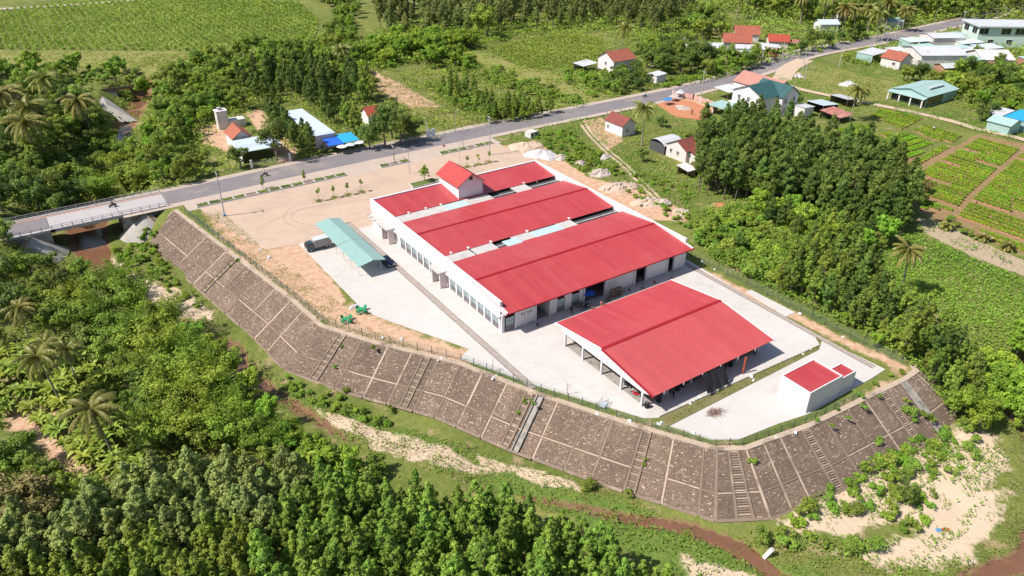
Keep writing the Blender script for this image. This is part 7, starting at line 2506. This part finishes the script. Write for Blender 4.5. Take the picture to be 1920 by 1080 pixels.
for px, py in ((1380, 35), (1500, 45), (1540, 52), (1578, 75), (1600, 60), (1625, 65), (1642, 78), (1660, 55), (1690, 60), (1615, 42), (1560, 30)):
    x, y, _ = at(px, py, 0)
    plant('palm', x, y, prng.uniform(1.2, 1.5), "coconut palm in the cluster above the road bend", "coconut palms above the road bend")

# ---- right: village greenery
grove(['broad', 'broad_light', 'broad_dark'], [(1700, 150), (1760, 150), (1850, 140), (1960, 160), (1960, 235), (1850, 215), (1800, 190)], 0, 6.2, 32, 0.85, "leafy tree on the slope below the village", "trees below the village")
grove('banana', [(1720, 165), (1760, 155), (1830, 160), (1800, 180), (1760, 180)], 0, 4.2, 33, 1.6, "banana plant below the village roofs", "banana plants below the village")
for px, py, k, s in ((1722, 152, 'broad_dark', .9), (1700, 152, 'broad', .8), (1660, 118, 'shrub_dark', 1.2), (1618, 110, 'shrub', 1.3), (1600, 118, 'shrub', 1.2), (1585, 112, 'shrub_dark', 1.3), (1640, 105, 'shrub_dark', 1.2), (1838, 228, 'broad_dark', .75), (1855, 222, 'broad_dark', .7), (1512, 96, 'broad', .8), (1500, 104, 'broad_dark', .75),
                    (1613, 195, 'broad_dark', .8), (1495, 200, 'broad_dark', .6), (1800, 150, 'broad', .9), (1870, 130, 'broad_dark', .8), (1830, 110, 'broad', .7), (1290, 256, 'shrub_dark', .9), (1240, 238, 'broad_dark', .55), (1205, 305, 'broad_dark', .62), (1150, 240, 'shrub_light', .9)):
    x, y, _ = at(px, py, 0)
    plant(k, x, y, s, "single leafy tree or bush beside the village houses", "garden trees around the houses")
x, y, _ = at(1203, 272, 0)
plant('palm', x, y, 1.15, "big coconut palm beside the small white house", None)
x, y, _ = at(1592, 228, 0)
plant('palm', x, y, 1.1, "coconut palm beside the vegetable plots", None)
x, y, _ = at(1688, 552, 0)
plant('palm', x, y, 0.95, "yellowing coconut palm at the edge of the cassava field", None)
for px, py in ((1838, 448), (1895, 470), (1770, 430)):
    x, y, _ = at(px, py, 0)
    plant('small_palm', x, y, 1.0, "young stemless palm between cassava field and vegetable beds", "young palms by the vegetable beds")
for px, py, s in ((1778, 415, .9), (1812, 440, .9), (1790, 425, .7)):
    x, y, _ = at(px, py, 0)
    plant('shrub_dark', x, y, s, "dark bush on the strip beside the vegetable beds", "dark bushes beside the beds")
# tall acacia stand
grove('acacia', [(1312, 275), (1405, 262), (1480, 292), (1600, 312), (1690, 350), (1705, 420), (1690, 442), (1600, 428), (1500, 402), (1400, 386), (1305, 362)], 0, 2.95, 34, 1.0, "tall dark acacia tree in the stand right of the cream house", "tall acacia stand")
for px, py in ((1385, 230), (1420, 232), (1450, 236), (1475, 245), (1360, 245), (1510, 262)):
    x, y, _ = at(px, py, 0)
    plant('acacia', x, y, 0.8, "acacia tree in front of the villa", "acacias in front of the villa")
x, y, _ = at(1650, 312, 0)
plant('broad', x, y, 1.1, "light olive tree at the upper edge of the acacia stand", None)
x, y, _ = at(1735, 362, 0)
plant('brown', x, y, 0.6, "small half-bare brownish tree in the vegetable beds", None)
# thicket right of the market
grove(['thin', 'thin_dark', 'broad_light'], [(1420, 400), (1500, 408), (1600, 432), (1700, 448), (1655, 480), (1560, 468), (1480, 452), (1420, 425)], 0, 3.3, 93, 1.0, "young tree at the foot of the acacia stand merging into the thicket", "young trees at the foot of the acacia stand")
grove(['shrub', 'shrub_light', 'shrub', 'shrub_dark'], [(1300, 420), (1380, 395), (1470, 405), (1560, 430), (1560, 470), (1500, 505), (1440, 535), (1330, 480), (1300, 450)], 0, 2.35, 35, 1.25, "leafy shrub in the vine-covered thicket behind the hall", "vine thicket behind the hall")
grove(['thin', 'thin_dark', 'thin'], [(1470, 500), (1560, 450), (1610, 490), (1650, 555), (1750, 618), (1850, 672), (1880, 705), (1800, 740), (1740, 708), (1640, 642), (1540, 582), (1450, 548)], 0, 2.5, 36, 1.05, "small dark tree in the thicket along the east fence", "thicket along the east fence")
grove(['broad_light', 'shrub_light', 'broad_light'], [(1790, 735), (1850, 690), (1890, 640), (1960, 600), (2040, 680), (1980, 770), (1880, 790), (1800, 770)], -2, 3.2, 37, 1.0, "bright green tree at the lower right beyond the embankment end", "bright trees beyond the embankment end")
for px, py, k, s in ((1605, 420, 'broad_light', .9), (1640, 430, 'broad_light', .8), (1385, 470, 'broad_dark', .5), (1590, 610, 'broad_light', .5), (1640, 650, 'broad_light', .5), (1680, 640, 'broad_light', .5)):
    x, y, _ = at(px, py, 0)
    plant(k, x, y, s, "leafy small tree standing out of the thicket", "taller trees in the thicket")
grove(['shrub', 'shrub_light'], [(1000, 250), (1060, 245), (1100, 270), (1140, 300), (1170, 330), (1100, 325), (1040, 290)], 0, 2.4, 38, 0.75, "low shrub among the spoil heaps behind the hall", "shrubs among the spoil heaps")
grove(['shrub', 'shrub_light'], [(1150, 345), (1200, 360), (1280, 395), (1300, 420), (1290, 440), (1240, 400), (1190, 370)], 0, 2.2, 39, 0.6, "low shrub behind the east wall of the hall", "shrubs behind the hall's east wall")
grove(['shrub', 'shrub_light', 'shrub_dark'], [(1190, 320), (1230, 330), (1300, 350), (1300, 380), (1240, 360), (1190, 340)], 0, 3.0, 40, 0.6, "low bush on the grassy waste ground below the shacks", "bushes on the waste ground")
# roadside verge beyond the bridge
grove(['shrub', 'shrub_light'], [(290, 372), (330, 362), (420, 335), (440, 328), (440, 335), (340, 372)], 0, 1.8, 41, 0.6, "low bush on the far road verge by the bridge", "verge bushes by the bridge")


# ---- uncountable ground cover: crops, weeds and grass as single meshes
def cover(name, label, polys, z, dens, L, W, m, seed, height=0.25, rows=None, cat=None, world=False, spread=0.2, bump=0.5, mound=False, avoid=()):
    r = np.random.default_rng(seed)
    allP = []
    for pts in polys:
        poly = pts if world else pxpoly(pts, z)
        xs, ys = [p[0] for p in poly], [p[1] for p in poly]
        A = (max(xs) - min(xs)) * (max(ys) - min(ys))
        n = int(A * dens)
        P = np.column_stack([r.uniform(min(xs), max(xs), n), r.uniform(min(ys), max(ys), n)])
        if rows:
            ax, sp = rows
            P[:, ax] = np.round(P[:, ax] / sp) * sp + r.normal(size=n) * spread
        ok = inside(P, poly)
        for q in avoid:
            ok &= ~inside(P, q)
        allP.append(P[ok])
    P = np.concatenate(allP)
    if bump:
        keep = vnoise(P, 0.35, seed) + 0.5 * vnoise(P, 1.1, seed + 1) > -bump
        P = P[keep]
    Z = ground_z(P)
    n = len(P)
    hgt = r.uniform(0.25, 1.0, n) * height
    if mound:
        hgt = (0.35 + 0.65 * np.clip(0.5 + 0.6 * vnoise(P, 0.22, seed + 5) + 0.5 * vnoise(P, 0.6, seed + 6), 0, 1)) * height * (1 - 0.45 * r.random(n) ** 2)
    C = np.column_stack([P, Z + hgt])
    N = r.normal(size=(n, 3)) * 0.55
    N[:, 2] += 0.8
    N /= np.linalg.norm(N, axis=1)[:, None]
    V, F = leaf_quads(C, N, L * r.uniform(.6, 1.4, n), W * r.uniform(.6, 1.4, n), r)
    big = 0.5 + 0.5 * vnoise(P, 0.08, seed + 2)
    o = obj(name, np_mesh(name, V, F, [M[m]], tint=np.clip(0.45 * big + r.uniform(0, .6, n), 0, 1)))
    tag(o, label, cat, kind="stuff")
    counts[name] = n
    return o


cover("cassava_crop", "lush green cassava crop on the right beyond the fence", [[(1560, 500), (1640, 450), (1710, 435), (1760, 452), (1930, 530), (1930, 660), (1860, 640), (1760, 590), (1640, 545)]], 0, 11.0, 0.5, 0.27, 'leaf_crop', 51, 0.6, cat="crop", bump=0)
cover("corn_crop", "rows of young corn in the large field at the top left", [[(-60, 92), (-60, 30), (120, 5), (300, -5), (560, 5), (600, 40), (585, 80), (480, 88), (350, 95)]], 0, 2.6, 1.2, 0.55, 'leaf_corn', 52, 1.3, rows=(0, 3.0), cat="crop", spread=0.5, bump=0)
cover("maize_crop", "plot of maize in rows below the wood", [[(910, 92), (1050, 62), (1120, 72), (1140, 100), (1100, 130), (1040, 135), (960, 120)]], 0, 3.2, 0.9, 0.4, 'leaf_corn', 53, 1.1, rows=(1, 2.4), cat="crop", spread=0.4, bump=0)
cover("far_crop", "bright green crop in the top left corner field", [[(540, -5), (700, -10), (640, 20), (620, 5)], [(1440, 20), (1500, 25), (1490, 35), (1440, 30)]], 0, 1.0, 1.2, 0.5, 'leaf_corn', 54, 1.0, cat="crop", bump=0)
cover("bank_grass", "lush grass on the stream flats below the embankment", [[(290, 560), (400, 600), (470, 690), (560, 740), (760, 800), (980, 870), (1180, 935), (1340, 1000), (1560, 1050), (1560, 1120), (1340, 1060), (1240, 1040), (1000, 950), (700, 840), (520, 760), (420, 690), (330, 600)]], LOW, 6, 0.42, 0.10, 'leaf_grass', 55, 0.3, cat="grass", bump=0.25)
cover("yard_weeds", "patchy weeds on the strip between fence and yard", [[(370, 395), (420, 400), (500, 470), (560, 510), (640, 570), (700, 620), (860, 675), (980, 722), (1000, 735), (860, 690), (700, 645), (600, 612), (540, 560), (440, 470), (360, 405)], [(1010, 742), (1190, 790), (1330, 832), (1330, 845), (1190, 803), (1010, 752)], [(1345, 840), (1400, 836), (1520, 795), (1700, 700), (1700, 712), (1520, 805), (1400, 846)]], 0, 12, 0.34, 0.11, 'leaf_grass', 56, 0.22, cat="weeds", bump=0.15)
cover("strip_grass", "grass strip with litter between the shed kerb and the small block building", [[(1243, 786), (1530, 648), (1536, 656), (1262, 792)]], 0, 26, 0.34, 0.11, 'leaf_grass', 57, 0.22, cat="grass", bump=0.5)
cover("meadow_grass", "rough meadow grass around the tracks and houses", [[(940, 262), (1100, 225), (1180, 240), (1230, 210), (1320, 240), (1300, 300), (1300, 420), (1180, 360), (1060, 300)], [(1500, 140), (1560, 125), (1680, 150), (1720, 180), (1680, 200), (1600, 180), (1500, 160)], [(800, 120), (900, 150), (1000, 190), (1090, 215), (1000, 240), (900, 240), (720, 200), (700, 150)], [(1720, 200), (1840, 220), (1840, 240), (1780, 220)]], 0, 3.6, 0.5, 0.15, 'leaf_grass', 58, 0.3, cat="grass", bump=0.2)
cover("sandbar_weeds", "thin weeds on the sand flat at the lower right", [[(1480, 980), (1700, 830), (1880, 800), (1900, 900), (1860, 1000), (1700, 1070), (1560, 1040)]], LOW, 3.5, 0.42, 0.13, 'leaf_grass', 59, 0.3, cat="weeds", bump=-0.3)
cover("bridge_flat_weeds", "weeds and dry grass on the flat beside the bridge", [[(180, 470), (300, 440), (330, 500), (420, 600), (330, 580), (230, 520)]], LOW, 6, 0.42, 0.12, 'leaf_grass', 60, 0.3, cat="weeds", bump=0.2)

# ---- vegetable beds, each one a bed
bed_mesh_cache = {}


def veg_beds(polys, axis, pitch, width, seed, label, group, gap=0.12, gappy=0.15):
    r = random.Random(seed)
    nr = np.random.default_rng(seed)
    for pts in polys:
        poly = pxpoly(pts, 0)
        other = 1 - axis
        vs = [p[other] for p in poly]
        c = min(vs) + pitch / 2
        while c < max(vs):
            xs = []
            for (p, q) in zip(poly, poly[1:] + poly[:1]):
                if (p[other] - c) * (q[other] - c) < 0:
                    t = (c - p[other]) / (q[other] - p[other])
                    xs.append(p[axis] + (q[axis] - p[axis]) * t)
            xs.sort()
            for a, e in zip(xs[::2], xs[1::2]):
                cuts = [a]
                if e - a > 9 and r.random() < 0.6:
                    cuts.append(a + (e - a) * r.uniform(.3, .7))
                cuts.append(e)
                for u0, u1 in zip(cuts, cuts[1:]):
                    if r.random() < gappy or u1 - u0 < 1.2:
                        continue
                    u0, u1 = u0 + 0.25, u1 - 0.25
                    L = u1 - u0
                    b = MB()
                    w = width / 2
                    b.hull8([(0, -w * .9, -.25), (L, -w * .9, -.25), (L, w * .9, -.25), (0, w * .9, -.25)], [(.1, -w * .7, .12), (L - .1, -w * .7, .12), (L - .1, w * .7, .12), (.1, w * .7, .12)])
                    n = int(L * width * 62)
                    C = np.column_stack([nr.uniform(0, L, n), nr.uniform(-w, w, n), nr.uniform(.12, .36, n)])
                    N = nr.normal(size=(n, 3)) * .5
                    N[:, 2] += .8
                    N /= np.linalg.norm(N, axis=1)[:, None]
                    V, F = leaf_quads(C, N, nr.uniform(.26, .42, n), nr.uniform(.16, .26, n), nr)
                    root = thing("vegetable_bed", label, "vegetable bed", (u0, c, 0) if axis == 0 else (c, u0, 0), 0 if axis == 0 else math.pi / 2, group)
                    b.build("soil_ridge", M['bed_soil'], root)
                    obj("seedlings", np_mesh("seedlings", V, F, [M['leaf_veg']], tint=nr.uniform(0, 1, n)), root)
            c += pitch


veg_beds([[(1565, 247), (1603, 231), (1640, 240), (1606, 261)], [(1655, 253), (1690, 246), (1745, 267), (1722, 292), (1672, 306)]], 0, 2.8, 2.1, 61, "bright yellow-green vegetable bed in the plot beside the acacia stand", "bright vegetable beds beside the acacias", gappy=0.0)
veg_beds([[(1631, 215), (1654, 203), (1732, 222), (1692, 244)], [(1710, 244), (1734, 235), (1806, 253), (1788, 268), (1745, 260)], [(1702, 306), (1764, 273), (1780, 279), (1716, 314)], [(1528, 190), (1556, 181), (1590, 195), (1560, 203)]], 1, 2.1, 1.5, 62, "green vegetable bed in the plots along the track", "vegetable beds along the track", gappy=0.05)
veg_beds([[(1696, 340), (1760, 302), (1836, 258), (1912, 280), (1814, 368), (1790, 396), (1728, 392)]], 1, 2.1, 1.5, 63, "long vegetable bed in the large plot on reddish soil at the right", "vegetable beds on reddish soil", gappy=0.08)
veg_beds([[(1820, 374), (1916, 286), (1940, 292), (1940, 478), (1870, 456), (1796, 404)]], 1, 2.1, 1.5, 64, "vegetable bed at the right picture edge below the footpath", "vegetable beds at the right edge", gappy=0.08)

# ---- undergrowth between the trees, read as one mass
cover("undergrowth", "tangled green undergrowth in the vine thicket east of the hall", [[(1295, 400), (1400, 380), (1500, 400), (1620, 440), (1660, 500), (1760, 590), (1880, 660), (1900, 720), (1800, 745), (1725, 700), (1600, 625), (1450, 548), (1330, 488), (1300, 450)]], 0, 9, 0.5, 0.3, 'leaf_shrub', 71, 1.7, cat="undergrowth", bump=0.6, mound=True)
cover("undergrowth", "dark undergrowth below the dense trees at the far left", [[(-120, 190), (110, 165), (190, 195), (215, 250), (200, 310), (170, 352), (110, 385), (0, 408), (-120, 428)], [(300, 180), (430, 150), (480, 200), (440, 225), (380, 235), (385, 320), (380, 342), (300, 357), (200, 360), (215, 300), (280, 240)]], 0, 3.4, 0.75, 0.45, 'leaf_mid', 72, 2.6, cat="undergrowth", bump=0.7, mound=True)
cover("undergrowth", "undergrowth of the wood around the long white roof", [[(430, 165), (560, 135), (650, 130), (700, 165), (690, 195), (640, 205), (650, 240), (625, 245), (560, 195), (500, 205)], [(490, 222), (548, 208), (604, 262), (610, 292), (570, 302), (540, 285)]], 0, 3.4, 0.7, 0.42, 'leaf_mid', 73, 2.2, cat="undergrowth", bump=0.6, mound=True)
cover("undergrowth", "bushy undergrowth along the foot of the top wood", [[(640, 120), (700, 60), (780, 40), (1000, 40), (1290, 20), (1310, 75), (1230, 90), (1130, 62), (1000, 65), (900, 90), (820, 110), (700, 135)], [(330, 125), (600, 80), (660, 50), (680, 110), (640, 140), (420, 168), (310, 165)]], 0, 1.6, 1.0, 0.6, 'leaf_shrub', 74, 2.6, cat="undergrowth", bump=0.45, mound=True)
cover("undergrowth", "undergrowth on the left stream bank between bamboo and banana plants", [[(-40, 480), (130, 480), (230, 520), (330, 610), (400, 690), (480, 790), (600, 850), (740, 890), (600, 925), (300, 905), (230, 840), (140, 730), (40, 670), (-60, 680)]], LO, 8, 0.5, 0.28, 'leaf_mid', 75, 2.9, cat="undergrowth", bump=0.75, mound=True)
cover("undergrowth", "bushy hedgerow growth between the meadows above the road", [[(780, 85), (860, 100), (910, 130), (960, 150), (1100, 195), (1090, 205), (990, 180), (900, 150), (800, 115)], [(800, 155), (850, 155), (930, 190), (1010, 210), (985, 230), (900, 225), (830, 190)], [(1050, 130), (1110, 135), (1190, 150), (1160, 182), (1100, 185), (1060, 160)]], 0, 3.0, 0.7, 0.42, 'leaf_shrub', 76, 1.7, cat="undergrowth", bump=0.55, mound=True)
cover("undergrowth", "green growth below and around the village on the right", [[(1690, 155), (1760, 145), (1960, 150), (1960, 235), (1850, 225), (1790, 195)], [(1580, 100), (1660, 100), (1640, 125), (1580, 125)], [(1280, 140), (1420, 120), (1430, 126), (1330, 155), (1230, 168)]], 0, 2.2, 0.9, 0.5, 'leaf_shrub', 77, 2.0, cat="undergrowth", bump=0.5, mound=True)
cover("undergrowth", "dense green canopy floor in the wooded top right corner", [[(1330, 20), (1500, 40), (1640, 65), (1700, 45), (1800, 40), (1990, 40), (1990, -30), (1330, -30)]], 0, 0.9, 1.5, 0.9, 'leaf_mid', 78, 4.0, cat="undergrowth", bump=0.5, mound=True)
cover("undergrowth", "green weeds and bushes on the sand flat below the embankment", [[(1600, 1060), (1700, 1030), (1780, 985), (1850, 930), (1810, 1000), (1740, 1050), (1660, 1070)], [(1760, 840), (1860, 815), (1890, 870), (1830, 930), (1780, 950), (1740, 990), (1700, 980)], [(1480, 960), (1560, 915), (1640, 860), (1720, 820), (1800, 790), (1800, 850), (1750, 900), (1720, 960), (1640, 990), (1560, 975)], [(1400, 995), (1480, 1005), (1600, 1015), (1700, 1010), (1640, 1050), (1520, 1040), (1420, 1025)]], LOW, 8, 0.4, 0.24, 'leaf_shrub', 79, 0.9, cat="undergrowth", bump=0.28, mound=True)
cover("undergrowth", "low green growth among the spoil heaps behind the hall", [[(990, 255), (1060, 240), (1110, 270), (1160, 320), (1180, 335), (1100, 330), (1040, 290)], [(1170, 300), (1240, 325), (1310, 350), (1310, 400), (1250, 385), (1190, 345)]], 0, 4, 0.45, 0.26, 'leaf_shrub', 80, 0.7, cat="undergrowth", bump=0.05, mound=True)

cover("meadow_grass", "long meadow grass across the fields north of the road", [[(640, 150), (700, 125), (800, 190), (900, 240), (760, 275), (720, 250), (800, 240), (720, 200)], [(600, 95), (660, 30), (690, 60), (660, 110)], [(-40, 130), (100, 120), (330, 130), (360, 100), (-40, 92)], [(1260, 60), (1420, 80), (1400, 60), (1500, 60), (1490, 35), (1260, 45)]], 0, 1.6, 0.9, 0.25, 'leaf_grass', 81, 0.4, cat="grass", bump=0.35)
cover("valley_grass", "rough grass and herbs on the low ground around the sand flat", [[(1380, 1000), (1560, 1030), (1700, 1075), (1860, 1010), (1900, 880), (1880, 790), (1960, 800), (1960, 1100), (1400, 1150)], [(1240, 1040), (1400, 1080), (1400, 1150), (1300, 1130)]], LOW, 6, 0.42, 0.13, 'leaf_grass', 82, 0.32, cat="grass", bump=0.35)

cover("dry_grass", "straw-coloured dry grass on the banks along the embankment toe", [[(300, 560), (420, 620), (560, 735), (760, 800), (980, 868), (1180, 932), (1340, 1002), (1400, 1010), (1320, 1030), (1180, 960), (1000, 930), (860, 900), (700, 840), (520, 750), (380, 640)], [(190, 470), (300, 450), (340, 530), (260, 520)], [(1450, 1010), (1700, 1070), (1560, 1110), (1440, 1060)], [(1850, 800), (1930, 800), (1930, 1040), (1880, 1020), (1890, 900)]], LOW, 7, 0.45, 0.10, 'leaf_straw', 83, 0.34, cat="grass", bump=0.3)
cover("dry_grass", "straw-coloured dry grass in the meadows and on the yard edges", [[(790, 110), (900, 140), (1100, 205), (1000, 235), (900, 240), (720, 200), (700, 150)], [(1500, 140), (1600, 135), (1720, 170), (1680, 200), (1560, 178)], [(950, 262), (1100, 225), (1230, 215), (1310, 240), (1290, 330), (1290, 420), (1150, 350), (1060, 300)]], 0, 1.8, 0.6, 0.13, 'leaf_straw', 84, 0.3, cat="grass", bump=0.0)
cover("dry_grass", "brownish dry weeds on the strip inside the crest fence", [[(370, 395), (420, 405), (500, 475), (560, 515), (640, 575), (700, 625), (860, 678), (980, 725), (1190, 790), (1330, 835), (1330, 845), (1190, 803), (860, 690), (700, 645), (600, 612), (540, 560), (440, 470), (360, 405)]], 0, 7, 0.32, 0.09, 'leaf_straw', 85, 0.2, cat="weeds", bump=0.0)

# ---- scrub that has overgrown the open land, thinning out into rough grass
_out = KEEP_OUT + [pxpoly([(1560, 500), (1640, 445), (1710, 430), (1940, 520), (1940, 660), (1860, 645), (1760, 600), (1640, 560)]), [(20, 140), (116, 140), (116, 192), (20, 192)], yard, [(42, 40), (109, 40), (109, 100), (103, 144), (30, 144), (34, 112)], pxpoly([(1225, 180), (1265, 175), (1345, 205), (1320, 230), (1235, 215)]), pxpoly([(1560, 248), (1655, 200), (1832, 248), (1940, 268), (1940, 490), (1720, 400), (1660, 305)]), [(142, 121), (154, 121), (154, 147), (142, 147)], [(144, 155), (153, 155), (153, 167), (144, 167)], [(186, 140), (224, 140), (224, 177), (186, 177)], [(-12, 165), (26, 165), (26, 192), (-12, 192)], pxpoly([(690, 125), (740, 145), (835, 200), (770, 205), (690, 160)]), pxpoly([(930, 268), (1010, 255), (1300, 395), (1290, 420), (1180, 405), (1000, 310)])]
cover("scrub", "low scrub and herbs spread over the open land north of the road", [[(-60, 188), (240, 190), (300, 215), (330, 330), (20, 330), (-60, 300)]], 0, 2.2, 0.8, 0.45, 'leaf_shrub', 91, 1.3, cat="scrub", bump=-0.02, mound=True, world=True, avoid=_out)
cover("scrub", "low scrub and herbs around the tracks east of the hall", [[(108, 60), (170, 50), (250, 90), (290, 140), (290, 175), (180, 177), (116, 177)]], 0, 3.0, 0.55, 0.32, 'leaf_shrub', 92, 0.8, cat="scrub", bump=-0.08, mound=True, world=True, avoid=_out)
cover("scrub", "bushy growth between the village, the road and the far wood", [[(240, 190), (520, 215), (560, 300), (330, 330), (300, 230)], [(280, 120), (420, 110), (420, 190), (300, 186)]], 0, 1.0, 1.3, 0.75, 'leaf_mid', 93, 2.4, cat="scrub", bump=0.15, mound=True, world=True, avoid=_out)
cover("scrub", "weedy scrub on the low stream banks", [pxpoly([(300, 560), (440, 640), (560, 735), (980, 868), (1340, 1002), (1600, 1050), (1900, 1040), (1960, 1100), (1400, 1150), (1000, 950), (640, 830), (420, 680)], LOW)], LOW, 5, 0.42, 0.22, 'leaf_shrub', 94, 0.7, cat="scrub", bump=0.08, mound=True, world=True)

cover("undergrowth", "undergrowth around the brownish tree at the lower left", [[(-80, 860), (60, 850), (170, 890), (260, 910), (240, 960), (120, 1010), (-80, 1050)]], LO, 9, 0.45, 0.26, 'leaf_mid', 95, 1.6, cat="undergrowth", bump=0.8, mound=True)

# ---- saplings in the earth yard and trees in planters
for i, (px, py) in enumerate(((598, 377), (626, 371), (652, 366), (678, 360), (876, 313), (897, 309), (917, 304))):
    x, y, _ = at(px, py)
    t = thing("yard_sapling", "thin staked sapling with a grass ring in the row " + ("left in the earth yard" if i < 4 else "beside the hall tower"), "sapling", (x, y, 0), prng.uniform(0, 6), "saplings " + ("left in the yard" if i < 4 else "beside the tower"))
    h = prng.uniform(2.6, 3.3)
    MB().tube([(0, 0, -.1), (.05, 0, h)], [.04, .02], 6).build("trunk", M['bark'], t)
    r_ = np.random.default_rng(700 + i)
    bl = [(r_.uniform(-.3, .3), r_.uniform(-.3, .3), h - .2 + r_.uniform(-.7, .35), .32, .32, .3) for _ in range(6)]
    obj("crown", crown_mesh("crown", bl, 300, .28, .14, M['leaf_mid'], r_, .3), t)
    C = np.column_stack([r_.normal(size=260) * .6, r_.normal(size=260) * .5, r_.uniform(.03, .22, 260)])
    N = r_.normal(size=(260, 3)) * .5 + np.array([0, 0, .7])
    N /= np.linalg.norm(N, axis=1)[:, None]
    V, F = leaf_quads(C, N, .32, .1, r_)
    obj("grass_ring", np_mesh("grass_ring", V, F, [M['leaf_grass']], tint=r_.uniform(0, 1, 260)), t)
x, y, _ = at(796, 341)
plant('broad', x, y, 0.42, "small round tree in the kerbed bed at the front of the hall", None, z=.25)
for i, (px, py) in enumerate(((1480 / 3, 1060 / 3), (571, 339))):
    x, y, _ = at(px, py)
    plant('thin', x, y, 0.5, ("young tree in the roadside planter nearest the bridge" if i == 0 else "young tree in the roadside planter opposite the gate"), None, z=.1)
x, y, _ = at(1450, 112)
b_ = thing("bougainvillea", "dark pink flowering bush at the cluster's front wall", "shrub", (x, y, 0))
r_ = np.random.default_rng(5)
obj("blossom", crown_mesh("blossom", blob_tree(r_, 4.5, 3.0, 1.6, 14, .8, .2), 700, .5, .3, M['leaf_pink'], r_, .45), b_)
MB().tube([(0, 0, -.2), (0, 0, 1.2)], [.08, .04], 6).build("stem", M['bark'], b_)
for px, py in ((1792, 415), (1330, 560)):
    pass
# creeping weeds on the stone slope
for i, (px, py, s) in enumerate(((445, 490, .35), (432, 500, .35), (412, 520, .3), (398, 528, .3), (640, 650, .3), (628, 690, .35), (985, 755, .4), (975, 775, .35), (1205, 870, .35), (1212, 862, .3), (505, 470, .3), (1700, 755, .5), (1705, 775, .5), (1712, 790, .55), (1715, 770, .45), (365, 500, .2))):
    P0 = EMB_S(px, py)
    # find the point of the slope seen at this place of the photograph
    best = None
    for v_ in np.linspace(0.02, 1.0, 40):
        x, y, _ = at(px, py, LOW * v_)
        s_ = P0
        for ss in np.linspace(max(0.1, P0 - 8), min(EMB_ARC[-1] - .1, P0 + 8), 60):
            e = EMB(ss, v_)
            d = (e[0] - x) ** 2 + (e[1] - y) ** 2
            if best is None or d < best[0]:
                best = (d, e)
    e = best[1]
    plant('shrub', e[0], e[1], s, "weed tuft rooted in the joints of the stone slope", "weeds on the stone slope", z=e[2] - .1)
